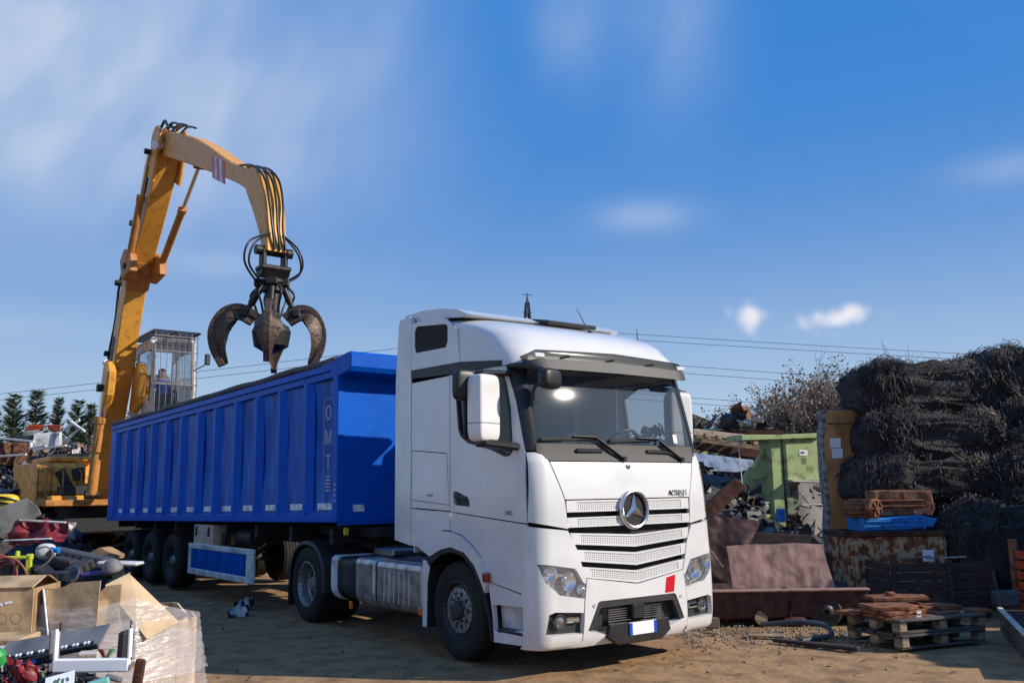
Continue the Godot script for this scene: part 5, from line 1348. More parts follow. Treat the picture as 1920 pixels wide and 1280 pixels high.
func build_right() -> void:
	# --- wall slab
	var w := yard("wall_slab", "tall ochre painted concrete slab with two paper notices and a broken edge", "wall", 5.14, 0.0, 15.0)
	obj("slab", MB.new().prism(poly([0.0, 0, 0.0, 0.75, -0.03, 0.9, 0.02, 1.35, -0.01, 1.9, 0.0, 2.6, 0.04, 2.78, -0.01, 2.9, 0.03, 2.97, 1.5, 2.97, 1.5, 0]), -0.28, -0.004, 0.01), M.concrete, w)
	obj("paint_face", MB.new().prism(poly([0.05, 0, 0.04, 0.7, 0.02, 0.92, 0.06, 1.35, 0.04, 1.9, 0.03, 2.5, 0.1, 2.72, 0.07, 2.8, 0.12, 2.955, 1.5, 2.955, 1.5, 0]), -0.004, 0.006), M.ochre_wall, w)
	obj("pipe_stain_rail", MB.new().box(V(0.8, 2.74, 0.012), V(1.4, 0.025, 0.02), 0.006), M.rust, w)
	for q in [[0.2, 2.42, 0.03], [0.22, 2.25, -0.02]]:
		var rows := []
		for i in 4:
			var rw := PackedVector3Array()
			for j in 5: rw.append(V(q[0] - 0.08 + j * 0.042, q[1] - 0.08 + i * 0.052, 0.012 + 0.02 * pow(j / 4.0, 2.0) * (1.0 + i * 0.4)))
			rows.append(rw)
		obj("paper_notice", MB.new().grid(rows), M.paper, w)
	# --- bales
	bale("wire_bale", "black wire bale at the left end of the top layer, above the ochre slab", [6.75, 3.22, 14.9], V(2.3, 0.86, 1.5), 31, 6500, 0.05, 0.16)
	bale("wire_bale", "highest black wire bale at the right edge of the photo", [8.85, 3.38, 14.9], V(2.4, 1.0, 1.6), 32, 5600, -0.05, 0.16)
	bale("wire_bale", "pleated black wire bale in the middle layer beside the ochre slab", [6.68, 2.42, 14.55], V(2.2, 0.82, 1.5), 33, 6500, 0.0, 0.1)
	bale("wire_bale", "black wire bale in the middle layer at the right edge of the photo", [8.75, 2.45, 14.6], V(2.4, 0.98, 1.6), 34, 5600, 0.08, 0.08)
	bale("wire_bale", "flat black wire bale directly above the rusty block and motor", [6.35, 1.77, 14.3], V(2.1, 0.66, 1.4), 35, 4400, 0.05, 0.16)
	bale("wire_bale", "bulging black wire bale in the bottom layer at the right edge", [8.25, 1.7, 14.2], V(2.0, 1.0, 1.6), 36, 5000, -0.1, 0.1)
	bale("wire_heap", "loose dark heap of tangled wire below the bales, right of the rusty skip", [7.5, 0.75, 13.8], V(2.7, 1.35, 1.6), 37, 6000, 0.1, 0.16)
	# more of the stack stands outside the frame on the right, where its shade on the pallets comes from
	bale("wire_bale", "black wire bale outside the right edge, lower one behind the orange stillage", [9.1, 0.8, 11.9], V(2.2, 1.6, 2.0), 38, 300)
	bale("wire_bale", "black wire bale outside the right edge, upper one behind the orange stillage", [9.2, 2.35, 11.9], V(2.2, 1.6, 2.0), 39, 300)
	bale("wire_bale", "black wire bale outside the right edge beside the steel tray, the lower one", [8.6, 0.6, 9.3], V(2.2, 1.25, 2.3), 40, 300)
	bale("wire_bale", "black wire bale outside the right edge beside the steel tray, the upper one", [8.7, 1.75, 9.3], V(2.0, 1.2, 2.2), 44, 300)
	# --- rusty skip with things on it
	var sk := yard("rusty_skip", "rust-eaten steel skip standing in front of the ochre slab", "skip", 5.46, 0.0, 13.55)
	obj("front_panel", MB.new().skin(poly([-0.7, 0.02, 0.7, 0.02, 0.7, 1.0, -0.7, 1.0]), [], func(q: Vector2) -> Vector3: return V(q.x, q.y, 0.42 + 0.012 * sin(q.x * 21.0) * sin(q.y * 9.0)), 0.02, 0.07), M.rust_patchy, sk)
	for x in [-0.69, 0.69]: obj("side_panel", MB.new().box(V(x, 0.5, 0), V(0.03, 1.0, 0.82), 0.005), M.rust_patchy, sk)
	obj("back_panel", MB.new().box(V(0, 0.5, -0.4), V(1.36, 1.0, 0.03)), M.rust_patchy, sk)
	obj("floor_panel", MB.new().box(V(0, 0.12, 0), V(1.36, 0.03, 0.8)), M.rust_dark, sk)
	for z in [0.42, -0.41]: obj("rim", MB.new().box(V(0, 1.03, z), V(1.5, 0.08, 0.08), 0.012), M.rust_dark, sk)
	for x in [-0.7, 0.7]: obj("rim", MB.new().box(V(x, 1.03, 0), V(0.08, 0.078, 0.76), 0.012), M.rust_dark, sk)
	for x in [-0.6, -0.3, 0.62]: obj("rib", MB.new().box(V(x, 0.5, 0.445), V(0.06, 0.95, 0.04), 0.012), M.rust_patchy, sk)
	obj("tag_plate", MB.new().box(V(0.42, 0.72, 0.455), V(0.16, 0.16, 0.01), 0.003), M.paper, sk)
	var bx := yard("blue_crate", "bright blue dented metal crate lying on the rusty skip", "crate", 5.55, 1.07, 13.5, 0.06)
	obj("tub", MB.new().prism(poly([-0.55, 0.0, -0.57, 0.2, -0.2, 0.18, 0.3, 0.21, 0.56, 0.16, 0.5, 0.04, 0.1, 0.0]), -0.25, 0.3, 0.02), M.bright_blue, bx)
	for y in [0.06, 0.13]: obj("ridge", MB.new().box(V(-0.05, y, 0.305), V(0.9, 0.02, 0.02), 0.006), M.bright_blue, bx)
	obj("end_rib", MB.new().box(V(0.35, 0.1, 0.305), V(0.03, 0.18, 0.024), 0.006), M.bright_blue, bx)
	var mo := yard("rusty_motor", "rusty electric motor lying left on top of the blue crate", "motor", 5.08, 1.39, 13.2, 0.5)
	obj("housing", MB.new().cyl(V(-0.02, 0, -0.3), V(-0.02, 0, 0.15), 0.115, 0.115, 20), M.rust, mo)
	for i in 12: obj("cooling_fin", MB.new().box(V(-0.02 + 0.125 * cos(i * TAU / 12), 0.125 * sin(i * TAU / 12), -0.08), V(0.03, 0.012, 0.4), 0.002, Basis(Vector3.BACK, i * TAU / 12)), M.rust, mo)
	var ec := obj("end_cap", MB.new().lathe([Vector2(0.14, -0.05), Vector2(0.145, 0.02), Vector2(0.11, 0.04), Vector2(0.1, 0.02), Vector2(0.04, 0.02), Vector2(0.035, 0.05), Vector2(0.0, 0.05)], V(-0.02, 0, 0.17), Vector3.BACK, 20), M.rust_orange, mo)
	for i in 3: obj("spoke", MB.new().box(V(-0.02, 0, 0.2), V(0.2, 0.025, 0.02), 0.004, Basis(Vector3.BACK, i * PI / 3)), M.rust, ec)
	var rb := yard("rusty_block", "rusty flaking machine block behind the motor and above the blue crate", "machine part", 5.7, 1.27, 13.55, -0.05)
	obj("casting", MB.new().prism(poly([-0.45, 0, -0.45, 0.12, -0.4, 0.15, -0.42, 0.36, -0.3, 0.38, 0.42, 0.36, 0.46, 0.1, 0.4, 0.0]), -0.2, 0.2, 0.02), M.rust, rb)
	for y in [0.14, 0.22]: obj("flange", MB.new().box(V(-0.05, y, 0.205), V(0.7, 0.03, 0.04), 0.01), M.rust_orange, rb)
	obj("bolt_head", MB.new().cyl(V(0.15, 0.06, 0.19), V(0.15, 0.06, 0.24), 0.03, 0.028, 8), M.steel, rb)
	# --- dark slatted crate
	var dc := yard("slatted_crate", "dark weathered slatted crate in front of the wire bales", "crate", 5.62, 0.12, 12.6, 0.0)
	for k in 5:
		obj("slat", MB.new().box(V(0, 0.06 + k * 0.115, 0.42), V(1.34, 0.1, 0.025), 0.005), M.wood_dark, dc)
		for x in [-0.68, 0.68]: obj("slat", MB.new().box(V(x, 0.06 + k * 0.115, 0), V(0.025, 0.1, 0.8), 0.005), M.wood_dark, dc)
	for x in [-0.64, 0.1, 0.64]: obj("post", MB.new().box(V(x, 0.3, 0.45), V(0.07, 0.64, 0.04), 0.008), M.wood_dark, dc)
	for x in [-0.55, 0.55]: obj("runner", MB.new().box(V(x, -0.05, 0), V(0.1, 0.12, 0.9), 0.01), M.wood_dark, dc)
	for q in [[5.4, 0.74, 12.5, 0.15], [5.9, 0.73, 12.6, -0.2]]: block("flat_bar", ["bent steel flat bar lying across the slatted crate, nearer its left end", "bent steel flat bar lying across the right half of the slatted crate"][0 if q[0] < 5.5 else 1], "steel bar", q[0], q[1], q[2], V(0.5, 0.02, 0.06), M.steel, q[3], 0.0, 0.06, "", 0.004)
	# --- maroon hopper
	var hp := yard("steel_hopper", "long maroon steel hopper trough with a tall scuffed pink plate", "hopper", 3.45, 0.0, 12.0)
	var tr := MB.new(); tr.t = Transform3D(Basis(Vector3.UP, PI / 2), Vector3.ZERO)
	obj("trough", tr.prism(poly([-0.36, 0.42, -0.3, 0.1, -0.12, 0.02, 0.15, 0.04, 0.45, 0.42, 0.42, 0.45, 0.1, 0.12, -0.1, 0.1, -0.26, 0.2, -0.33, 0.44]), -0.98, 0.98, 0.006), M.maroon, hp)
	obj("front_lip", MB.new().box(V(0, 0.435, 0.36), V(1.98, 0.03, 0.1), 0.008), M.pink_plate, hp)
	for x in [-0.98, 0.97]: obj("end_plate", MB.new().prism(poly([-0.0, 0.0, 0.02, 0.44, -0.02, 0.44, -0.02, 0.0]), -0.4, 0.34, 0.004), M.maroon, hp)
	var pk := MB.new(); pk.t = Transform3D(Basis(Vector3.RIGHT, -0.16), V(0, 0.44, 0.1))
	var wf := FastNoiseLite.new(); wf.seed = 17; wf.frequency = 1.4
	obj("back_plate", pk.skin(poly([-0.66, 0.0, -0.67, 0.3, -0.69, 0.53, -0.4, 0.55, -0.1, 0.545, 0.2, 0.56, 0.56, 0.535, 0.6, 0.3, 0.68, -0.06]), [], func(q: Vector2) -> Vector3: return V(q.x, q.y, 0.03 * wf.get_noise_2d(q.x * 0.7, q.y * 0.7) + 0.004 * wf.get_noise_2d(q.x * 4.0, q.y * 4.0)), 0.02, 0.06), M.pink_plate, hp)
	obj("axle_wheel", MB.new().lathe([Vector2(0.03, 0.06), Vector2(0.06, 0.05), Vector2(0.1, 0.01), Vector2(0.17, 0.02), Vector2(0.2, 0.0), Vector2(0.2, -0.08)], V(0.45, 0.17, 0.32), V(-0.15, 0, 1), 24), M.grey_plastic, hp)
	var wf2 := FastNoiseLite.new(); wf2.seed = 19; wf2.frequency = 0.9
	var bp := obj("steel_plate", MB.new().skin(poly([-0.45, 0.0, -0.5, 1.36, -0.1, 1.33, 0.6, 1.24, 0.45, 1.0, 0.3, 0.8, 0.25, 0.0]), [], func(q: Vector2) -> Vector3: return V(q.x, q.y, -0.12 * q.y + 0.1 * wf2.get_noise_2d(q.x, q.y)), 0.025, 0.09), M.maroon)
	bp.position = Y(2.9, 0.0, 12.8); bp.rotation.y = YARD_TURN
	tag(bp, "big dark maroon steel plate leaning beside the lorry's front, behind the hopper", "steel plate")
	sheet("mossy_board", "mossy brown board standing behind the pink plate", "board", [3.25, 0.4, 3.34, 1.09, 4.25, 1.03, 4.5, 0.75, 4.5, 0.3], 13.1, M.wood_dark, 0.03, -0.1)
	block("steel_rod", "short pale rod leaning on the maroon plate by the lorry", "rod", 2.72, 0.78, 12.45, V(0.02, 0.3, 0.02), M.wood, 0.0, -0.1, 0.6, "", 0.003)
	# --- scrap behind the hopper, and on it the green machine
	heap("scrap_mound", "dark mixed scrap piled under the green machine", [[4.3, 17.6, 2.6, 2.6, 1.3], [3.9, 15.0, 1.6, 1.3, 1.05], [3.4, 18.4, 2.4, 2.4, 2.2], [5.6, 20.6, 2.2, 2.0, 3.0]], 1000, 0.62, DARKS, 41, Color(0.075, 0.065, 0.065))
	var g := yard("green_machine", "pale green workshop machine with a square control cabinet and braced arm", "machine", 4.55, 0.0, 15.0, 0.38)
	g.position = Y(4.55 * 1.2, 1.722 * (1.0 - 1.2), 18.0); g.scale = Vector3.ONE * 1.2; g.rotation.y = YARD_TURN + 0.22      # it stands behind the bales, in the sun
	var cbx := obj("cabinet", MB.new().box(V(0.14, 2.15, 0.0), V(0.62, 0.68, 0.42), 0.012), M.green, g)
	obj("cabinet_side", MB.new().box(V(-0.175, 2.15, 0.0), V(0.012, 0.66, 0.4)), M.green, cbx)
	obj("cabinet_door", MB.new().box(V(0.14, 2.13, 0.212), V(0.58, 0.62, 0.012), 0.004), M.green, cbx)
	obj("name_label", MB.new().box(V(0.16, 2.26, 0.221), V(0.15, 0.09, 0.006)), M.plate_white, cbx)
	for k in 4: obj("vent_slot", MB.new().box(V(0.16, 2.17 - k * 0.028, 0.22), V(0.08, 0.01, 0.005)), M.under_black, cbx)
	obj("label_print", MB.new().box(V(0.14, 2.26, 0.2245), V(0.07, 0.03, 0.002)), M.grey_plastic, cbx)
	obj("top_beam", MB.new().prism(poly([-0.95, 2.46, -0.96, 2.55, -0.3, 2.55, 0.46, 2.58, 0.46, 2.5, -0.3, 2.475]), -0.28, 0.28, 0.008), M.green, g)
	obj("column", MB.new().box(V(-0.3, 1.7, -0.02), V(0.2, 1.56, 0.4), 0.01), M.green, g)
	obj("lower_leg", MB.new().box(V(-0.3, 0.8, 0.0), V(0.22, 1.0, 0.36), 0.01), M.green, g)
	var lf := obj("front_leg", MB.new().box(V(-0.07, 1.2, 0.12), V(0.22, 1.16, 0.16), 0.01), M.green_grey, g)
	for q in [[-0.1, 1.66], [-0.03, 1.66], [-0.1, 1.58], [-0.03, 1.58], [-0.03, 1.46]]: obj("bolt_hole", MB.new().cyl(V(q[0], q[1], 0.2), V(q[0], q[1], 0.207), 0.018, 0.018, 8), M.under_black, lf)
	obj("shelf", MB.new().prism(poly([-0.15, 1.79, -0.15, 1.82, 0.62, 1.8, 0.62, 1.77]), -0.25, 0.36, 0.004), M.cab_white, g)
	for y in [1.6, 1.42]: obj("tray", MB.new().box(V(0.3, y, 0.1), V(0.5, 0.02, 0.3), 0.004), M.cab_white, g)
	obj("arm_web", MB.new().prism(poly([-0.3, 2.42, -0.38, 2.4, -0.62, 2.05, -0.72, 1.9, -0.62, 1.82, -0.35, 1.9]), -0.1, 0.0, 0.006), M.green, g)
	obj("arm_flange", MB.new().bar(V(-0.58, 1.98, -0.05), V(-1.02, 1.43, -0.05), 0.24, 0.05, Vector3.BACK, 0.006), M.green, g)
	obj("foot", MB.new().prism(poly([-1.2, 1.42, -1.13, 1.5, -1.05, 1.42, -0.98, 1.5, -0.93, 1.45, -1.0, 1.33, -0.92, 1.24, -1.02, 1.22]), -0.1, 0.12, 0.008), M.green, g)
	obj("base_beam", MB.new().box(V(-0.62, 1.25, 0.0), V(0.75, 0.06, 0.3), 0.008), M.green, g)
	obj("hanging_wire", MB.new().cyl(V(-0.93, 2.46, 0.1), V(-0.9, 1.75, 0.1), 0.008, 0.008, 5), M.reflector, g)
	var cn := obj("blue_drum", MB.new().lathe([Vector2(0.0, 0.0), Vector2(0.075, 0.0), Vector2(0.08, 0.1), Vector2(0.075, 0.11), Vector2(0.08, 0.22), Vector2(0.065, 0.225), Vector2(0.06, 0.2), Vector2(0.0, 0.2)], Vector3.ZERO, Vector3.UP, 18), M.bright_blue)
	cn.position = Y(4.55, 1.12, 15.6)
	tag(cn, "small blue plastic drum below the green machine", "drum")
	var gb := yard("green_bin", "pale green metal bin with an open flap beside the lorry's windscreen", "bin", 3.62 * 1.16, 2.28, 20.2, 0.25)
	obj("bin_wall", MB.new().box(V(0, 0.3, -0.3), V(0.8, 0.62, 0.03), 0.006).box(V(-0.38, 0.28, 0), V(0.03, 0.6, 0.6), 0.006), M.green, gb)
	obj("bin_rim", MB.new().prism(poly([-0.42, 0.62, -0.42, 0.71, 0.4, 0.72, 0.4, 0.66, -0.36, 0.62]), -0.34, 0.34, 0.01), M.green, gb)
	for q in [[-0.1, 0.25, 0.3], [0.15, 0.1, 0.4]]: obj("crumpled_liner", MB.new().box(V(q[0], q[1], 0.2), V(0.5, 0.08, 0.1), 0.01, Basis(Vector3.BACK, q[2])), M.green_grey, gb)
	sheet("beam", "pale brown steel beam lying slanted across the scrap, highest of the beams by the green machine", "beam", off([3.35, 2.8, 4.55, 2.66, 4.55, 2.55, 3.35, 2.69], 1.16), 19.6, M.pink_box, 0.16, 0.0, 0.1, "")
	sheet("crate_timber", "yellowish slatted timber frame under the brown beam", "timber", off([3.35, 2.66, 4.66, 2.44, 4.66, 2.36, 3.35, 2.54], 1.164), 19.5, M.wood, 0.3, 0.0, 0.1)
	for k in 5: block("timber_block", "short yellow wood block on the timber frame, number %s of five counted from the lorry" % ["one", "two", "three", "four", "five"][k], "wood block", (3.55 + k * 0.22) * 1.16, 1.722 + (0.938 - k * 0.037) * 1.16, 19.2, V(0.12, 0.1, 0.1), M.wood, 0.3, 0.0, 0.0, "blocks on the timber frame")
	sheet("beam", "dark steel beam slanting below the timber frame", "beam", off([3.33, 2.55, 4.68, 2.38, 4.66, 2.2, 3.33, 2.42], 1.162), 19.4, M.rust_dark, 0.2, 0.0, 0.1)
	sheet("grey_sheet", "long grey sheet metal panel sloping beside the lorry's corner", "panel", off([3.0, 2.4, 4.27, 2.2, 4.26, 2.02, 3.9, 1.95, 3.2, 2.0, 3.0, 2.05], 1.175), 18.8, M.tank, 0.03, -0.5, 0.1)
	sheet("blue_sheet", "crumpled blue grey metal sheet below the grey panel", "metal sheet", [2.95, 2.0, 3.3, 1.94, 3.45, 1.9, 3.64, 1.88, 3.5, 1.78, 3.3, 1.74, 2.95, 1.8], 15.0, M.slate, 0.02, -0.6, 0.1)
	sheet("beam", "rust red steel beam leaning down to the left beside the lorry's headlight", "beam", [3.38, 1.86, 3.56, 1.72, 2.86, 1.16, 2.6, 1.2], 13.9, M.rust_dark, 0.12, 0.0, 0.1)
	sheet("steel_channel", "rust brown steel channel lying flat behind the green machine", "beam", off([3.95, 2.79, 5.1, 2.77, 5.08, 2.67, 3.95, 2.69], 1.163), 20.0, M.rust_dark, 0.12)
	rng.seed = 12
	for k in 3:
		var o := obj("crumpled_sheet", crumpled(0.55, 0.4, 0.14, 50 + k, 9), [M.rust, M.white_dull, M.slate][k])
		o.position = Y([5.05, 5.25, 4.85][k], [3.36, 3.16, 3.14][k], 19.9)
		o.basis = spin()
		tag(o, ["crumpled rusty sheet on top of the far scrap mound", "crumpled white sheet on the far scrap mound, right of the rusty one", "crumpled dark slate sheet on the far scrap mound, nearest the lorry"][k], "metal sheet")
	var rf := obj("shed_roof", MB.new().prism(poly([-0.6, -0.28, -0.2, 0.1, 0.0, 0.16, 0.7, -0.12, 0.6, -0.3]), -0.6, 0.6, 0.02), M.wood)
	rf.position = Y(5.9, 3.95, 30.0); rf.rotation.y = YARD_TURN
	tag(rf, "pale heap of boards far behind the lorry's windscreen edge", "board heap")
	heap("scrap_mound", "low far scrap pile between the lorry and the bushes", [[5.5, 28.0, 5.0, 3.0, 3.7]], 260, 1.0, DARKS, 43, Color(0.08, 0.07, 0.065))
	# --- pallets and rusty plates
	pallet("lower of two dark wooden pallets under the rusty plates", 4.43, 0.02, 10.35, 0.394)
	pallet("upper wooden pallet carrying stacked rusty plates", 4.45, 0.17, 10.37, 0.36)
	var plates := [[[-0.3, -0.22, 0.22, -0.24, 0.3, 0.0, 0.2, 0.22, -0.28, 0.2], 4.15, 0.318, 10.2, "thick rusty plate lowest in the front stack on the pallet"], [[-0.3, -0.2, 0.25, -0.22, 0.28, 0.16, -0.27, 0.21], 4.14, 0.362, 10.2, "thick rusty plate in the middle of the front stack on the pallet"], [[-0.28, -0.2, 0.1, -0.23, 0.27, -0.1, 0.24, 0.2, -0.29, 0.18], 4.12, 0.406, 10.21, "rust orange plate on top of the front stack on the pallet"], [[-0.2, -0.15, 0.2, -0.15, 0.18, 0.15, -0.22, 0.12], 3.83, 0.318, 10.45, "small rusty plate at the left corner of the pallet"], [[-0.3, -0.18, 0.3, -0.14, 0.34, 0.1, -0.2, 0.2], 4.35, 0.362, 10.62, "rusty plate under the wide one at the back of the pallet"], [[-0.34, -0.16, 0.3, -0.18, 0.38, 0.06, 0.1, 0.2, -0.3, 0.16], 4.35, 0.45, 10.62, "wide rust orange plate highest at the back of the pallet"], [[-0.25, -0.16, 0.25, -0.14, 0.25, 0.12, -0.25, 0.16], 4.78, 0.318, 10.4, "flat rusty plate low on the right of the pallet"], [[-0.22, -0.12, 0.26, -0.14, 0.2, 0.14, -0.22, 0.12], 4.72, 0.362, 10.5, "rusty plate upon the low right one, near the pallet's middle"], [[-0.2, -0.1, 0.22, -0.12, 0.2, 0.1, -0.2, 0.12], 5.08, 0.318, 10.45, "dark rusty plate at the right end of the pallet"]]
	for k in plates.size():
		var q = plates[k]
		var o := yard("rusty_plate", q[4], "steel plate", q[1], q[2], q[3], 0.3 + 0.23 * sin(k * 2.3), "rusty plates on the pallet")
		var b := MB.new(); b.t = Transform3D(Basis(Vector3.RIGHT, -PI / 2), Vector3.ZERO)
		obj("slab", b.prism(poly(q[0]), -0.02, 0.02, 0.005), M.rust_orange, o)
		if k in [0, 1, 6]: obj("paper_label", MB.new().box(V(0.12, 0.0, 0.236 if k < 6 else 0.16), V(0.07, 0.03, 0.006)), M.cab_white, o)
	block("rusty_plug", "small rusty steel block on the highest plate of the pallet", "steel block", 4.3, 0.49, 10.65, V(0.1, 0.04, 0.08), M.rust_orange, 0.2)
	# --- bits on the ground
	var lg := yard("log", "short sawn log lying under the hopper with its cut end outward", "log", 3.06, 0.1, 11.85, 0.15)
	obj("bark", MB.new().cyl(V(0, 0, -0.25), V(0, 0, 0.16), 0.1, 0.095, 16), M.wood_dark, lg)
	obj("cut_end", MB.new().cyl(V(0, 0, 0.158), V(0, 0, 0.166), 0.088, 0.086, 16), M.wood, lg)
	block("wood_block", "square grey wood offcut standing beside the lorry's bumper", "wood block", 2.42, 0.07, 11.5, V(0.17, 0.13, 0.1), M.wood_grey, 0.2)
	block("brick_lump", "dark reddish lump lying between the log and the pallets", "rubble lump", 3.5, 0.05, 11.7, V(0.28, 0.11, 0.14), M.rust_dark, -0.2, 0.0, 0.0, "", 0.03)
	block("plank", "dark splintered plank lying across the dirt in front of the pallets", "plank", 3.23, 0.035, 10.1, V(0.95, 0.04, 0.1), M.wood_dark, -0.72, 0.02, 0.0)
	block("plank", "short pale plank end lying left of the dark plank", "plank", 2.88, 0.03, 10.75, V(0.42, 0.03, 0.12), M.wood, -0.25, 0.02, 0.0)
	block("wood_chip", "small light wood splinter near the lorry's bumper corner", "wood chip", 2.3, 0.03, 11.0, V(0.2, 0.03, 0.05), M.wood, -0.5, 0.05, 0.0)
	var pi := obj("grey_pipe", MB.new().tube(smooth(path([-0.5, 0.1, -0.55, -0.1, 0.16, -0.3, 0.12, 0.14, -0.12, 0.13, 0.06, 0.02, -0.12, 0.05, 0.2, -0.3, 0.05, 0.32])), 0.03, 10), M.slate)
	pi.position = Y(3.42, 0, 10.55); pi.rotation.y = YARD_TURN
	tag(pi, "curved grey pipe lying against the left corner of the pallets", "pipe")
	# --- steel tray and orange stillage at the right edge
	var st := yard("steel_tray", "long steel tray with a pale worn rim at the lower right edge", "tray", 5.52, -0.07, 9.6, 1.19)
	for z in [-0.32, 0.32]: obj("tray_side", MB.new().box(V(0, 0.16, z), V(2.9, 0.3, 0.03), 0.006), M.wood_grey, st)
	for z in [-0.32, 0.32]: obj("tray_rim", MB.new().box(V(0, 0.325, z), V(2.92, 0.03, 0.06), 0.008), M.cab_white, st)
	for x in [-1.45, 1.45]: obj("tray_end", MB.new().box(V(x, 0.16, 0), V(0.03, 0.3, 0.62), 0.006), M.wood_grey, st)
	obj("tray_floor", MB.new().box(V(0, 0.05, 0), V(2.9, 0.03, 0.62)), M.slate, st)
	for k in 5: obj("cross_bar", MB.new().box(V(-1.1 + k * 0.55, 0.2, 0), V(0.06, 0.05, 0.6), 0.008), M.slate, st)
	var os := yard("orange_stillage", "red orange steel stillage at the right edge of the photo", "stillage", 7.05, 0.0, 11.6, 0.0)
	for x in [-0.55, 0.55]:
		for z in [0.4, -0.4]: obj("corner_post", MB.new().box(V(x, 0.5, z), V(0.09, 1.0, 0.09), 0.01), M.rust, os)
	for k in 6:
		obj("slat", MB.new().box(V(0, 0.16 + k * 0.13, 0.4), V(1.02, 0.1, 0.03), 0.006), M.orange_paint, os)
		for x in [-0.55, 0.55]: obj("slat", MB.new().box(V(x, 0.16 + k * 0.13, 0), V(0.03, 0.1, 0.7), 0.006), M.orange_paint, os)
	obj("floor_panel", MB.new().box(V(0, 0.1, 0), V(1.0, 0.04, 0.7)), M.rust_dark, os)
	var dk := obj("dark_bracket", MB.new().bar(V(0, 0, 0), V(-0.05, 0.34, 0), 0.02, 0.02).box(V(0.08, 0.0, 0), V(0.3, 0.2, 0.2), 0.03), M.slate)
	dk.position = Y(6.05, 0.3, 11.6); dk.rotation.y = YARD_TURN
	tag(dk, "dark bracket with an upright pin left of the orange stillage", "bracket")
	# gravel by the hopper
	rng.seed = 61
	var wh := []; var cl := []
	for i in 900:
		var r := rnd(1.9, 4.0); var d := 11.1 + rng.randfn(0.0, 0.55)
		if rng.randf() < 0.12:
			r = rnd(-4.5, 6.0); d = rnd(8.6, 12.5)
		wh.append(Transform3D(spin().scaled(Vector3.ONE * rnd(0.3, 1.1)), Y(r, 0.002, d)))
		var g2 := rnd(0.1, 0.32)
		cl.append(Color(g2, g2 * 0.86, g2 * 0.7))
	var pe := mass("gravel", MB.new().pebble(Vector3.ZERO, V(0.035, 0.022, 0.028), 0.9, Basis.IDENTITY, 7, 4).mesh(M.stone, true), wh, self, cl)
	tag(pe, "grey gravel scattered on the dirt before the hopper", "gravel", "", "stuff")
	var lw := []; var lc2 := []
	for i in 300:
		lw.append(Transform3D(Basis(Vector3.UP, rnd(0, TAU)).rotated(Vector3.RIGHT, rnd(-0.2, 0.2)).scaled(Vector3(rnd(0.1, 0.7), rnd(0.2, 0.7), rnd(0.1, 0.6))), Y(rnd(-5.5, 6.0), 0.004, rnd(8.6, 16.0))))
		var g3 := rnd(0.03, 0.16)
		lc2.append(Color(g3, g3 * 0.85, g3 * 0.75))
	var lit := mass("trodden_debris", crumpled(0.12, 0.06, 0.012, 5, 5).placed(Transform3D(Basis(Vector3.RIGHT, -PI / 2), Vector3.ZERO)).mesh(M.stone, true), lw, self, lc2)
	tag(lit, "small trodden scraps scattered over the dirt", "debris", "", "stuff")
	for k in 2:
		var o := obj("crumpled_foil", crumpled(0.3, 0.22, 0.1, 70 + k, 8), M.steel)
		o.position = Y([-4.13, -3.98][k], 0.05, [14.1, 13.35][k]); o.basis = Basis.from_euler(V(-1.3, k, 0.2))
		tag(o, ["crumpled silvery foil on the dark ground, the one farther under the trailer", "crumpled silvery foil on the dark ground, the one nearer the drive wheel"][k], "litter")

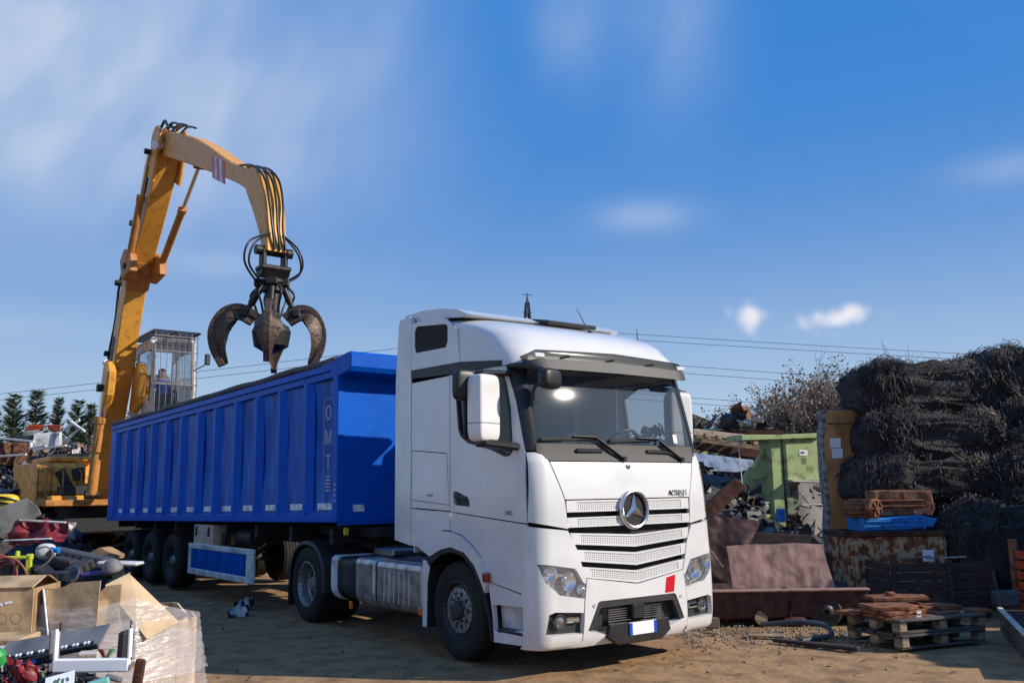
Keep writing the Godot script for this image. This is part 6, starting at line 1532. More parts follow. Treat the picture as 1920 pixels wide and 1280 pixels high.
# ---------------------------------------------------------------- the left side: far heap, near heap, cartons
const BANK := [Color(0.03, 0.028, 0.03), Color(0.05, 0.045, 0.05), Color(0.1, 0.05, 0.03), Color(0.2, 0.1, 0.06), Color(0.12, 0.11, 0.11), Color(0.25, 0.24, 0.24), Color(0.45, 0.43, 0.4), Color(0.04, 0.045, 0.07), Color(0.3, 0.24, 0.17), Color(0.03, 0.05, 0.15)]
func build_left() -> void:
	heap("scrap_mountain", "big far heap of mixed scrap behind the excavator", [[-16.2, 31.5, 6.5, 4.5, 3.5], [-20.0, 30.0, 6.0, 5.0, 3.3], [-14.2, 27.5, 4.5, 3.5, 2.3], [-12.0, 31.0, 4.5, 4.0, 3.2]], 3200, 0.7, MIXED, 71, Color(0.1, 0.09, 0.085))
	heap("scrap_bank", "dark bank of scrap between the excavator and the cartons", [[-11.4, 16.0, 3.6, 4.0, 1.45], [-8.6, 12.4, 2.5, 2.6, 1.15], [-6.2, 9.6, 1.9, 2.2, 0.98], [-5.0, 8.6, 1.2, 1.4, 0.8], [-13.4, 20.5, 3.2, 3.0, 1.6], [-10.3, 17.6, 1.9, 2.4, 1.55], [-8.5, 15.2, 1.75, 2.2, 1.6]], 6400, 0.36, BANK, 72, Color(0.08, 0.07, 0.065))
	heap("electronics_scrap", "heap of small electronic scrap in front of the cartons", [[-2.5, 4.75, 0.95, 0.95, 0.86], [-3.0, 5.2, 0.9, 0.9, 0.9], [-2.2, 4.5, 0.6, 0.7, 0.82]], 4200, 0.11, [Color(0.03, 0.03, 0.034), Color(0.06, 0.06, 0.065), Color(0.3, 0.3, 0.29), Color(0.6, 0.6, 0.56), Color(0.03, 0.13, 0.06), Color(0.03, 0.08, 0.3), Color(0.4, 0.05, 0.04), Color(0.2, 0.18, 0.16), Color(0.45, 0.36, 0.25), Color(0.1, 0.1, 0.11)], 73, Color(0.09, 0.085, 0.08))
	# --- far heap, things one can tell apart
	sheet("appliance_shell", "white dented appliance shell on top of the far heap", "appliance", [-16.2, 3.38, -16.17, 3.82, -15.4, 3.88, -15.37, 3.4, -15.8, 3.36], 30.5, M.white_dull, 0.5, 0.05, 0.3)
	sheet("orange_sheet", "orange metal panel at the very top of the far heap, the left one", "panel", [-16.7, 3.9, -16.6, 4.17, -16.1, 4.14, -16.15, 3.95], 30.8, M.orange_paint, 0.04, 0.3, 0.2, "orange panels on the far heap")
	sheet("orange_sheet", "orange metal panel at the top of the far heap, the right one", "panel", [-15.95, 3.97, -16.0, 4.15, -15.5, 4.14, -15.55, 3.9], 30.8, M.orange_paint, 0.04, 0.2, -0.1, "orange panels on the far heap")
	sheet("pale_sheet", "pale panel hanging below the left orange panel", "panel", [-16.7, 3.72, -16.68, 3.92, -16.15, 3.97, -16.2, 3.76], 30.6, M.cab_white, 0.03, 0.2, 0.1)
	sheet("ribbed_sheet", "dark grey ribbed panel left of the white appliance shell", "panel", [-16.85, 3.42, -16.8, 3.75, -16.22, 3.78, -16.2, 3.42], 30.4, M.slate, 0.05, 0.1, 0.1)
	var sl := sheet("slate_sheet", "long slate blue sheet leaning on the far heap above the excavator body", "metal sheet", [-14.9, 2.75, -14.75, 3.05, -14.2, 3.06, -14.2, 2.76], 28.6, M.slate, 0.03, -0.3, 0.0, "slate sheets")
	sheet("slate_sheet", "dark slate sheet beside the boom, right of the lighter slate sheet", "metal sheet", [-14.18, 2.76, -14.18, 3.06, -13.5, 3.08, -13.5, 2.78], 28.7, M.chassis, 0.03, -0.3, 0.0, "slate sheets")
	var rc := yard("rusty_container", "rust brown open container at the left edge on the far heap", "container", -16.9, 2.7, 29.6, 0.35)
	obj("front_side", MB.new().box(V(0.1, 0.4, 0.4), V(1.5, 0.75, 0.04), 0.01), M.rust, rc)
	obj("back_side", MB.new().box(V(0.1, 0.4, -0.4), V(1.5, 0.75, 0.04), 0.01), M.rust, rc)
	for x in [-0.64, 0.84]: obj("end_side", MB.new().box(V(x, 0.4, 0), V(0.04, 0.75, 0.76), 0.01), M.rust_dark, rc)
	obj("floor_panel", MB.new().box(V(0.1, 0.04, 0), V(1.4, 0.04, 0.76)), M.rust_dark, rc)
	for x in [-0.3, 0.1, 0.5]: obj("rib", MB.new().box(V(x, 0.4, 0.44), V(0.06, 0.72, 0.05), 0.01), M.rust_dark, rc)
	var stk := [[-16.6, 3.6, -15.5, 3.48, 29.2, "long white beam lying over the rusty container"], [-15.7, 3.46, -15.62, 3.24, 29.3, "short upright white strut right of the rusty container"], [-15.7, 3.26, -15.1, 3.34, 29.2, "white strut slanting up to the right below the white shell"], [-16.5, 3.0, -15.5, 3.05, 28.8, "thin pale bar lying under the rusty container"], [-15.4, 3.2, -14.3, 3.32, 28.9, "long pale bar below the white appliance shell"], [-15.2, 3.9, -14.6, 4.25, 30.3, "pale tube sticking up right of the white shell"], [-14.9, 4.2, -14.35, 3.85, 30.2, "bent pale tube hanging over the heap's right end by the boom"], [-15.0, 3.5, -14.4, 3.95, 30.0, "grey strut beside the boom at the heap's right end"]]
	for q in stk:
		var o := obj("scrap_bar", MB.new().bar(Y(q[0], q[1], q[4]), Y(q[2], q[3], q[4] - 0.1), 0.09, 0.07, Vector3.UP, 0.01), [M.white_dull, M.white_dull, M.white_dull, M.cab_white, M.cab_white, M.reflector, M.reflector, M.tank][stk.find(q)])
		tag(o, q[5], "metal bar", "bars on the far heap")
	# --- middle heap
	var yc := yard("yellow_casing", "yellow rounded plastic casing at the left edge of the photo", "casing", -7.85, 1.62, 14.0, 0.3)
	obj("shell", MB.new().pebble(V(0, 0, 0), V(0.42, 0.3, 0.3), 0.6), M.yellow_plastic, yc)
	for k in 3: obj("ridge", MB.new().tube(smooth(path([-0.2, 0.06 - k * 0.08, 0.1, 0.0, 0.1 - k * 0.08, 0.17, 0.2, 0.04 - k * 0.08, 0.1])), 0.02, 6), M.black_plastic, yc)
	sheet("grey_plate", "big grey weathered plate leaning at the left edge below the excavator body", "steel plate", [-7.9, 1.1, -7.75, 1.45, -7.05, 1.74, -6.86, 1.6, -6.78, 1.48, -7.1, 1.24, -7.4, 1.05], 13.0, M.wood_grey2, 0.03, -0.45, 0.1)
	var rs := obj("red_sheet", crumpled(0.75, 0.32, 0.12, 91, 12), M.red_worn)
	rs.position = Y(-6.25, 1.27, 12.0); rs.basis = Basis(Vector3.UP, YARD_TURN) * Basis(Vector3.RIGHT, -0.5)
	tag(rs, "crumpled red painted metal sheet under the grey plate", "metal sheet")
	block("pale_strip", "long pale strip along the upper edge of the red sheet", "strip", -6.2, 1.4, 12.0, V(0.62, 0.03, 0.05), M.cab_white, 0.0, 0.0, -0.06)
	block("pale_strip", "long pale strip along the lower edge of the red sheet", "strip", -6.3, 1.175, 11.85, V(0.62, 0.025, 0.05), M.white_dull, 0.0, 0.0, 0.03)
	block("grey_box", "open grey metal box right of the red sheet", "box", -6.22, 1.24, 12.7, V(0.22, 0.24, 0.2), M.concrete, 0.3)
	block("white_bag", "white crumpled lump between the red sheet and the grey box", "bag", -5.98, 1.3, 12.2, V(0.16, 0.1, 0.12), M.white_dull, 0.5, 0.2, 0.3, "", 0.04)
	for q in [[-7.0, 0.75, -5.9, 1.0, 13.6, "long dark bar reaching towards the trailer, the upper one"], [-7.2, 0.7, -6.2, 0.9, 13.2, "long dark bar reaching towards the trailer, the lower one"]]:
		tag(obj("scrap_bar", MB.new().bar(Y(q[0], q[1], q[4]), Y(q[2], q[3], q[4] + 0.2), 0.035, 0.03, Vector3.UP, 0.006), M.grey_plastic), q[5], "metal bar", "dark bars by the trailer")
	var yf := yard("lime_bracket", "lime yellow plastic frame with a red cable coil at the left edge", "frame", -4.86, 0.88, 9.0, 0.15)
	obj("post", MB.new().box(V(0.1, 0.13, 0), V(0.06, 0.32, 0.06), 0.01), M.lime, yf)
	obj("post", MB.new().box(V(-0.02, 0.22, -0.02), V(0.035, 0.2, 0.05), 0.01), M.lime, yf)
	obj("top_bar", MB.new().box(V(-0.04, 0.26, 0.03), V(0.3, 0.03, 0.05), 0.008), M.lime, yf)
	obj("dark_core", MB.new().box(V(-0.18, 0.1, -0.02), V(0.34, 0.3, 0.2), 0.03), M.black_plastic, yf)
	var cc := MB.new()
	for k in 4: cc.tube(ring_path(V(-0.06 - k * 0.03, 0.11 + k * 0.01, 0.1 + k * 0.012), V(0.2 * (k - 1), 0.1, 1), 0.1 + k * 0.018, 20), 0.009, 5)
	cc.tube(smooth(path([-0.3, 0.24, 0.08, -0.15, 0.27, 0.1, 0.02, 0.24, 0.12, 0.13, 0.1, 0.12, 0.12, -0.06, 0.1])), 0.011, 6)
	var co := obj("cable_coil", cc, M.cable_red)
	co.position = Y(-4.86, 0.88, 9.0); co.rotation.y = YARD_TURN + 0.15
	tag(co, "coil of dull red cable hung over the lime frame", "cable")
	var tr := obj("cable", MB.new().tube(smooth(path([0, 0.1, 0, 0.1, 0.12, 0.02, 0.17, 0.06, 0.03, 0.14, -0.02, 0.05, 0.02, -0.1, 0.06])), 0.008, 6), M.dull_grey)
	tr.position = Y(-4.66, 1.12, 8.95); tr.rotation.y = YARD_TURN
	tag(tr, "thin grey cable curving beside the white round housing", "cable")
	var rw := yard("round_housing", "white round plastic housing above the lime frame", "housing", -4.7, 1.18, 9.2, 0.3)
	obj("shell", MB.new().pebble(V(0, 0, 0), V(0.19, 0.16, 0.16), 0.8), M.white_dull, rw)
	obj("socket", MB.new().cyl(V(0.05, -0.02, 0.06), V(0.06, -0.03, 0.09), 0.04, 0.035, 12), M.grey_plastic, rw)
	var bc := obj("blue_connector", MB.new().cyl(V(-0.035, 0, 0), V(0.035, -0.01, 0), 0.028, 0.024, 12).cyl(V(0.035, -0.01, 0), V(0.05, -0.012, 0), 0.03, 0.03, 12), M.bright_blue)
	bc.position = Y(-4.52, 1.21, 9.0); bc.rotation.y = YARD_TURN
	tag(bc, "small blue plug lying above the dark housings", "plug")
	rng.seed = 99
	var names := ["dark plastic housing left of the pile of housings behind the large carton", "dark plastic housing highest in the pile behind the large carton", "dark plastic housing in the middle of the pile behind the large carton", "dark plastic housing lowest in the pile behind the large carton", "dark flat housing nearest the wheel speaker"]
	for k in 5:
		var o := yard("dark_housing", names[k], "housing", [-4.6, -4.5, -4.42, -4.5, -4.3][k], [0.98, 1.06, 0.96, 0.87, 1.02][k], [9.0, 9.2, 8.9, 8.8, 9.1][k], 0.4 * k - 0.6, "dark housings behind the carton")
		obj("shell", MB.new().box(Vector3.ZERO, V(0.24, 0.1, 0.16), 0.015, Basis(Vector3.BACK, -0.4 + k * 0.2)), M.grey_plastic, o)
		for j in 3: obj("rib", MB.new().box(Basis(Vector3.BACK, -0.4 + k * 0.2) * V(-0.07 + j * 0.07, 0, 0.085), V(0.03, 0.07, 0.012), 0.003, Basis(Vector3.BACK, -0.4 + k * 0.2)), M.black_plastic, o)
	var ld := yard("long_dark_unit", "long dark metal unit sloping down towards the carton", "machine part", -4.78, 1.06, 10.0, 0.1)
	obj("case", MB.new().box(V(0.05, 0, 0), V(0.62, 0.12, 0.22), 0.015, Basis(Vector3.BACK, -0.22)), M.slate, ld)
	for k in 7: obj("fin", MB.new().box(Basis(Vector3.BACK, -0.22) * V(-0.2 + k * 0.075, 0.01, 0.115), V(0.02, 0.09, 0.012), 0.003, Basis(Vector3.BACK, -0.22)), M.grey_plastic, ld)
	var bl := obj("brown_lump", MB.new().prism(poly([-0.2, 0, -0.19, 0.03, -0.02, 0.13, 0.03, 0.12, 0.2, 0.03, 0.19, -0.02]), -0.15, 0.15, 0.02), M.cardboard_dark)
	bl.position = Y(-5.36, 0.93, 12.0); bl.rotation.y = YARD_TURN
	tag(bl, "brown roof-shaped lump before the trailer wheels", "carton piece")
	for q in [["speaker", "grey round speaker with a cone, left behind the large carton", -3.83, 1.055, 8.0, 0.07, -0.4], ["chrome_dome", "silver domed lamp shell lying behind the large carton's top edge", -3.5, 1.1, 8.0, 0.085, 0.2]]:
		var o := yard(q[0], q[1], "speaker" if q[0] == "speaker" else "lamp shell", q[2], q[3], q[4], q[6])
		var r: float = q[5]
		if q[0] == "speaker":
			obj("basket", MB.new().lathe([Vector2(r, 0.0), Vector2(r, 0.012), Vector2(r * 0.9, 0.016), Vector2(r * 0.86, 0.006)], Vector3.ZERO, V(0, 0.3, 1), 24), M.steel, o)
			obj("cone", MB.new().lathe([Vector2(r * 0.86, 0.006), Vector2(r * 0.7, 0.012), Vector2(r * 0.3, -0.02), Vector2(r * 0.28, -0.01), Vector2(0.0, 0.0)], Vector3.ZERO, V(0, 0.3, 1), 24), M.dull_grey, o)
			obj("magnet", MB.new().cyl(V(0, -0.03, -0.07), V(0, 0, 0), r * 0.5, r * 0.9, 16), M.grey_plastic, o)
		else:
			obj("dome", MB.new().lathe([Vector2(r, -0.02), Vector2(r * 0.98, 0.01), Vector2(r * 0.8, 0.05), Vector2(r * 0.5, 0.075), Vector2(0.0, 0.085)], Vector3.ZERO, V(-0.1, 1, 0.3), 24), M.dull_grey, o)
			obj("dome_rim", MB.new().lathe([Vector2(r, -0.035), Vector2(r * 1.07, -0.03), Vector2(r * 1.07, -0.015), Vector2(r, -0.01)], Vector3.ZERO, V(-0.1, 1, 0.3), 24), M.black_plastic, o)
	var wd := yard("small_wheel", "black and silver wheel with a red rim standing in the large carton", "wheel", -2.37, 1.075, 5.76, 0.95)
	wd.scale = Vector3.ONE * 0.74
	obj("tyre", MB.new().lathe([Vector2(0.095, 0.03), Vector2(0.12, 0.025), Vector2(0.125, 0.0), Vector2(0.12, -0.03), Vector2(0.095, -0.03)], Vector3.ZERO, Vector3.BACK, 28), M.red_paint, wd)
	obj("hub_cover", MB.new().lathe([Vector2(0.096, 0.02), Vector2(0.09, 0.03), Vector2(0.07, 0.02), Vector2(0.03, 0.026), Vector2(0.0, 0.028)], Vector3.ZERO, Vector3.BACK, 28), M.black_plastic, wd)
	for k in 5: obj("spoke", MB.new().bar(V(0, 0, 0.03), V(0.085 * cos(k * TAU / 5), 0.085 * sin(k * TAU / 5), 0.026), 0.014, 0.008), M.tank, wd)
	block("blue_film_roll", "violet blue strip beside the round speaker", "strip", -3.66, 1.06, 8.0, V(0.2, 0.035, 0.06), M.violet, 0.1, 0.0, 0.1)
	block("white_board", "white flat panel edge behind the large carton's top", "panel", -3.6, 1.115, 8.4, V(0.36, 0.03, 0.2), M.white_dull, 0.05, 0.0, -0.05)
	# --- large wrapped carton
	var gy := yard("wrapped_carton", "tall torn cardboard bin wrapped in clear shrink film, low on the left", "carton", -2.6, 0.0, 6.0)
	var plan := [Vector2(-0.62, 0.1), Vector2(-0.42, 0.36), Vector2(-0.24, 0.42), Vector2(-0.1, 0.44), Vector2(0.08, 0.42), Vector2(0.27, 0.3), Vector2(0.44, 0.05), Vector2(0.44, -0.3), Vector2(0.2, -0.5), Vector2(-0.3, -0.5), Vector2(-0.6, -0.25)]
	var tops := [1.06, 1.15, 1.18, 1.19, 1.1, 1.07, 0.93, 0.9, 0.98, 1.0, 1.0]
	for i in plan.size():
		var a: Vector2 = plan[i]; var b: Vector2 = plan[(i + 1) % plan.size()]
		var ya: float = tops[i]; var yb: float = tops[(i + 1) % plan.size()]
		var L := a.distance_to(b)
		var e := (b - a) / L
		var pm := MB.new()
		pm.t = Transform3D(Basis(V(e.x, 0, e.y), Vector3.UP, V(-e.y, 0, e.x)), V(a.x, 0, a.y))
		var top := [0.004, 0.0, 0.004, ya]
		var kk := maxi(2, int(L / 0.06))
		for k in range(1, kk): top.append_array([lerpf(0.004, L - 0.004, float(k) / kk), lerpf(ya, yb, float(k) / kk) + 0.02 * sin(k * 2.3 + i * 1.7)])
		top.append_array([L - 0.004, yb, L - 0.004, 0.0])
		obj("cardboard_panel", pm.prism(poly(top), -0.012, 0.0), [M.cardboard, M.cardboard_pale][i % 2], gy)
	for q in [[-0.36, 1.02, 0.4, 0.2, 0.16, 0.25, "torn"], [-0.02, 1.08, 0.45, 0.26, 0.2, -0.1, ""], [0.14, 1.06, 0.38, 0.12, 0.18, 0.15, ""]]:
		obj("torn_flap", MB.new().prism(poly([-q[3] / 2, -q[4], -q[3] / 2, 0.05, -q[3] / 5, q[4] * 0.45, q[3] / 2, q[4] * 0.5, q[3] / 2, -q[4] * 0.8, q[3] / 4, -q[4] * 0.9]), -0.004, 0.004).placed(Transform3D(Basis(Vector3.UP, q[5]) * Basis(Vector3.RIGHT, -0.06), V(q[0], q[1] + 0.04, q[2]))), M.cardboard, gy)
	var fl := MB.new()                                                 # the big flap folded out to the right
	fl.quad(V(0.2, 1.24, 0.26), V(0.1, 1.18, 0.37), V(0.36, 0.86, 0.34), V(0.47, 0.93, 0.12))
	fl.quad(V(0.2, 1.25, 0.25), V(0.1, 1.19, 0.36), V(0.1, 1.18, 0.37), V(0.2, 1.24, 0.26))
	fl.quad(V(0.195, 1.238, 0.255), V(0.095, 1.178, 0.365), V(0.355, 0.858, 0.335), V(0.465, 0.928, 0.115))
	obj("folded_flap", fl, M.cardboard_pale, gy)
	obj("bin_bottom", MB.new().box(V(-0.08, 0.5, -0.05), V(0.85, 0.05, 0.7)), M.cardboard_dark, gy)
	# film: crinkled, loosely wound, pulled out to the left
	var f := FastNoiseLite.new(); f.seed = 14; f.frequency = 4.0; f.fractal_octaves = 4
	var fp := [V(-0.78, 0, 0.6), V(-0.6, 0, 0.48), V(-0.4, 0, 0.42), V(-0.22, 0, 0.46), V(-0.05, 0, 0.475), V(0.1, 0, 0.45), V(0.28, 0, 0.335), V(0.4, 0, 0.16), V(0.475, 0, 0.02), V(0.475, 0, -0.2)]
	for layer in 2:
		var rows := []
		for i in 60:
			var u := i / 59.0
			var row := PackedVector3Array()
			for j in 145:
				var w := j / 144.0 * (fp.size() - 1)
				var k := mini(int(w), fp.size() - 2)
				var p: Vector3 = fp[k].lerp(fp[k + 1], w - k)
				var yt := table([0.0, 0.9, 0.14, 1.08, 0.24, 1.12, 0.4, 1.06, 0.55, 1.07, 0.66, 1.1, 0.78, 1.03, 1.0, 0.95], j / 144.0)
				var yb := table([0.0, 0.78, 0.2, 0.72, 0.5, 0.7, 0.66, 0.62, 1.0, 0.6], j / 144.0)
				if layer: yb -= 0.12; yt -= 0.12
				var out := p * V(1, 0, 1)
				out = out.normalized()
				var y := lerpf(yb, yt, u)
				var n := f.get_noise_3d(p.x * 1.6 + y, y * 7.0 - p.x * 1.2, p.z * 1.6 + layer * 7.0)
				row.append(V(p.x, y, p.z) + out * (0.014 + layer * 0.01 + 0.06 * pow(1.0 - u, 1.3) * smoothstep(0.35, 0.6, j / 144.0) + 0.009 * n))
			rows.append(row)
		obj("shrink_film", MB.new().grid(rows), M.film, gy)
	obj("film_edge", MB.new().tube(smooth(path([-0.6, 0.86, 0.5, -0.3, 0.83, 0.49, 0.0, 0.81, 0.5, 0.2, 0.84, 0.45, 0.42, 0.9, 0.2])), 0.006, 5), M.film, gy)
	# --- small carton at the left edge
	var sc := yard("carton", "brown carton with raised flaps and a torn label at the left edge", "carton", -3.06, 0.98, 5.65, 0.12)
	obj("front_panel", MB.new().box(V(-0.06, 0.0, 0.2), V(0.5, 0.42, 0.012), 0.003), M.cardboard, sc)
	obj("side_panel", MB.new().box(V(0.19, 0.0, 0), V(0.012, 0.42, 0.388), 0.003), M.cardboard_dark, sc)
	obj("back_panel", MB.new().box(V(-0.06, 0.0, -0.2), V(0.5, 0.42, 0.012), 0.003), M.cardboard, sc)
	obj("left_panel", MB.new().box(V(-0.31, 0.0, 0), V(0.012, 0.42, 0.388), 0.003), M.cardboard, sc)
	obj("bottom_panel", MB.new().box(V(-0.06, -0.2, 0), V(0.48, 0.012, 0.38)), M.cardboard, sc)
	obj("top_flap", MB.new().box(V(-0.06, 0.24, 0.12), V(0.49, 0.01, 0.2), 0.002, Basis(Vector3.RIGHT, 0.25)), M.cardboard, sc)
	obj("top_flap", MB.new().box(V(-0.06, 0.23, -0.13), V(0.49, 0.01, 0.18), 0.002, Basis(Vector3.RIGHT, -0.35)), M.cardboard_dark, sc)
	obj("torn_label", MB.new().prism(poly([-0.2, -0.12, -0.12, -0.1, -0.08, -0.02, -0.1, 0.02, -0.2, 0.0]), 0.207, 0.21), M.paper, sc)
	for x in [-0.05, 0.0, 0.05]: obj("tape_scrap", MB.new().box(V(x, 0.12 + x * 0.2, 0.208), V(0.04, 0.014, 0.003), 0.0, Basis(Vector3.BACK, x * 4.0)), M.paper, sc)
	for x in [-0.08, 0.02, 0.1]: obj("printed_mark", MB.new().lathe([Vector2(0.028, 0.0), Vector2(0.03, 0.001), Vector2(0.034, 0.0)], V(x, 0.04, 0.2065), Vector3.BACK, 16), M.cardboard_dark, sc)
	block("white_board", "thin white board standing against the small carton's right side", "board", -2.83, 0.98, 5.6, V(0.012, 0.4, 0.2), M.plate_white, 0.5, 0.0, 0.15)
	var lc := yard("labelled_carton", "lower carton with a white shipping label under the small brown carton", "carton", -3.0, 0.83, 5.25, 0.1)
	obj("box_body", MB.new().box(V(0, 0, 0), V(0.5, 0.24, 0.3), 0.006), M.cardboard, lc)
	obj("shipping_label", MB.new().box(V(0.1, 0.04, 0.152), V(0.2, 0.1, 0.003)), M.plate_white, lc)
	obj("label_print", MB.new().box(V(0.08, 0.04, 0.154), V(0.06, 0.04, 0.002)), M.grey_plastic, lc)
	# --- electronics in front
	var wf := yard("appliance_housing", "white plastic appliance frame with a wide open front, above the scrap boards", "frame", -2.07, 0.97, 4.6, 0.0)
	obj("bottom_bar", MB.new().box(V(0, -0.06, 0.04), V(0.375, 0.065, 0.03), 0.008), M.plate_white, wf)
	for x in [-0.18, 0.182]: obj("upright", MB.new().box(V(x, 0.04, 0.035), V(0.014, 0.14, 0.03), 0.004), M.plate_white, wf)
	obj("side_wall", MB.new().box(V(-0.215, 0.0, -0.02), V(0.05, 0.19, 0.012), 0.004, Basis(Vector3.UP, 0.7)), M.dull_grey, wf)
	obj("inner_floor", MB.new().box(V(0, -0.085, -0.05), V(0.36, 0.012, 0.16)), M.cardboard_dark, wf)
	for x in [-0.17, 0.175]: obj("hinge_pin", MB.new().cyl(V(x, 0.1, 0.03), V(x + 0.004, 0.145, 0.03), 0.004, 0.003, 6), M.black_plastic, wf)
	for x in [-0.07, 0.01, 0.09]: obj("screw", MB.new().cyl(V(x, -0.088, 0.055), V(x, -0.088, 0.058), 0.003, 0.003, 6), M.under_black, wf)
	var pb := yard("circuit_tray", "long grey appliance tray with rows of connectors, lying across the scrap", "appliance part", -2.46, 0.945, 4.95, 0.0)
	var B := Basis(Vector3.BACK, 0.16) * Basis(Vector3.RIGHT, 0.5)
	obj("tray_plate", MB.new().box(Vector3.ZERO, V(0.56, 0.012, 0.2), 0.003, B), M.dull_grey, pb)
	obj("edge_rail", MB.new().box(B * V(0, 0.012, 0.1), V(0.56, 0.03, 0.012), 0.003, B), M.grey_plastic, pb)
	for k in 26: obj("connector", MB.new().box(B * V(-0.26 + k * 0.02, 0.014, 0.06), V(0.011, 0.014, 0.018), 0.002, B), [M.plate_white, M.grey_plastic, M.reflector][k % 3], pb)
	var hs := yard("heat_sink", "black finned heat sink bar with white clips in front of the grey tray", "heat sink", -2.44, 0.895, 4.62, 0.0)
	var B2 := Basis(Vector3.BACK, 0.22)
	obj("spine", MB.new().box(Vector3.ZERO, V(0.34, 0.014, 0.05), 0.003, B2), M.black_plastic, hs)
	for k in 17: obj("fin", MB.new().box(B2 * V(-0.16 + k * 0.02, 0.016, 0.01), V(0.008, 0.03, 0.045), 0.001, B2), [M.reflector, M.grey_plastic][int(k < 9 and k % 2 == 0) ^ 1], hs)
	obj("blue_clip", MB.new().box(B2 * V(0.06, 0.012, 0.035), V(0.06, 0.02, 0.02), 0.004, B2), M.bright_blue, hs)
	var rcl := obj("red_cloth", crumpled(0.13, 0.09, 0.07, 95, 10), M.red_worn)
	rcl.position = Y(-2.37, 0.875, 4.5); rcl.basis = Basis(Vector3.UP, YARD_TURN) * Basis(Vector3.RIGHT, -0.9)
	tag(rcl, "crumpled red cloth in the scrap below the heat sink", "cloth")
	var rd := obj("red_stopper", MB.new().lathe([Vector2(0.0, 0.02), Vector2(0.03, 0.018), Vector2(0.04, 0.0), Vector2(0.04, -0.03)], Vector3.ZERO, V(0, 1, 0.5), 20), M.coral)
	rd.position = Y(-2.235, 0.825, 4.45)
	tag(rd, "round coral red cap at the lower edge of the photo", "cap")
	var gc := obj("green_stopper", MB.new().lathe([Vector2(0.0, 0.03), Vector2(0.03, 0.025), Vector2(0.045, 0.0), Vector2(0.04, -0.05)], Vector3.ZERO, V(0.2, 1, 0.4), 18), M.green_plastic)
	gc.position = Y(-2.56, 0.955, 4.6)
	tag(gc, "bright green plastic cap at the left edge beside the grey tray", "cap")
	var pp := yard("printed_sheet", "white printed card lying slanted before the white frame", "card", -2.165, 0.853, 4.45, 0.0)
	var B3 := Basis(Vector3.RIGHT, -0.7) * Basis(Vector3.BACK, 0.3)
	obj("card", MB.new().box(Vector3.ZERO, V(0.13, 0.09, 0.003), 0.0, B3), M.plate_white, pp)
	for k in 4: obj("print", MB.new().box(B3 * V(-0.03 + k * 0.022, 0.005 * (k % 2), 0.003), V(0.01, 0.045 - 0.008 * k, 0.002), 0.0, B3 * Basis(Vector3.BACK, -0.7 + k * 0.3)), M.green_dark, pp)
	block("brown_post", "rusty brown flat post standing at the corner of the scrap, before the carton", "post", -1.835, 0.85, 4.55, V(0.05, 0.18, 0.02), M.rust_dark, 0.1, 0.0, -0.12)
	block("black_case", "upright black case inside the white frame's right side", "case", -2.03, 0.95, 4.85, V(0.045, 0.16, 0.1), M.grey_plastic, -0.1, 0.0, -0.03)
	var wm := yard("white_module", "small cream electrical module behind the white frame's bottom bar", "module", -2.17, 0.915, 4.75, 0.2)
	obj("case", MB.new().box(Vector3.ZERO, V(0.1, 0.06, 0.06), 0.008), M.cab_white, wm)
	for k in 3: obj("slot", MB.new().box(V(-0.03 + k * 0.03, 0.0, 0.031), V(0.018, 0.03, 0.004)), M.wood, wm)
	for q in [[-2.08, 0.35, "red cable ends standing beside the cream module", M.cable_red], [-2.055, -0.3, "pale green wires beside the red cable ends", M.green_wire]]:
		var wb := MB.new()
		for k in 4: wb.tube(smooth(path([0.006 * k, -0.04, 0, 0.006 * k + 0.01 * q[1], 0.0, 0.005 * k, -0.06 * q[1] + 0.008 * k, 0.04, 0.01])), 0.005, 5)
		var o := obj("loose_wire", wb, q[3])
		o.position = Y(q[0], 0.925, 4.7); o.rotation.y = YARD_TURN
		tag(o, q[2], "wire")
	rng.seed = 111
	var bits := [["blue plastic clip among the scrap at the lower left corner", M.bright_blue], ["white plastic bracket at the lower edge left of the coral cap", M.plate_white], ["grey sponge-like lump at the lower left corner", M.dull_grey], ["teal strip along the lower edge of the photo", M.teal], ["grey adapter block below the white frame", M.dull_grey], ["small teal and white tube below the white frame's right end", M.teal], ["dark adapter left of the rusty post", M.black_plastic]]
	for k in bits.size():
		var q = [[-2.48, 0.88, 4.4], [-2.42, 0.81, 4.3], [-2.52, 0.84, 4.45], [-2.33, 0.80, 4.35], [-1.93, 0.86, 4.5], [-1.97, 0.85, 4.42], [-2.02, 0.85, 4.5]][k]
		block(["plastic_clip", "plastic_bracket", "sponge_lump", "teal_strip", "adapter_block", "teal_tube", "adapter_block"][k], bits[k][0], "scrap piece", q[0], q[1], q[2], V(rnd(0.06, 0.12), rnd(0.02, 0.05), rnd(0.04, 0.08)), bits[k][1], rnd(-1, 1), rnd(-0.4, 0.4), rnd(-0.4, 0.4), "", 0.008)

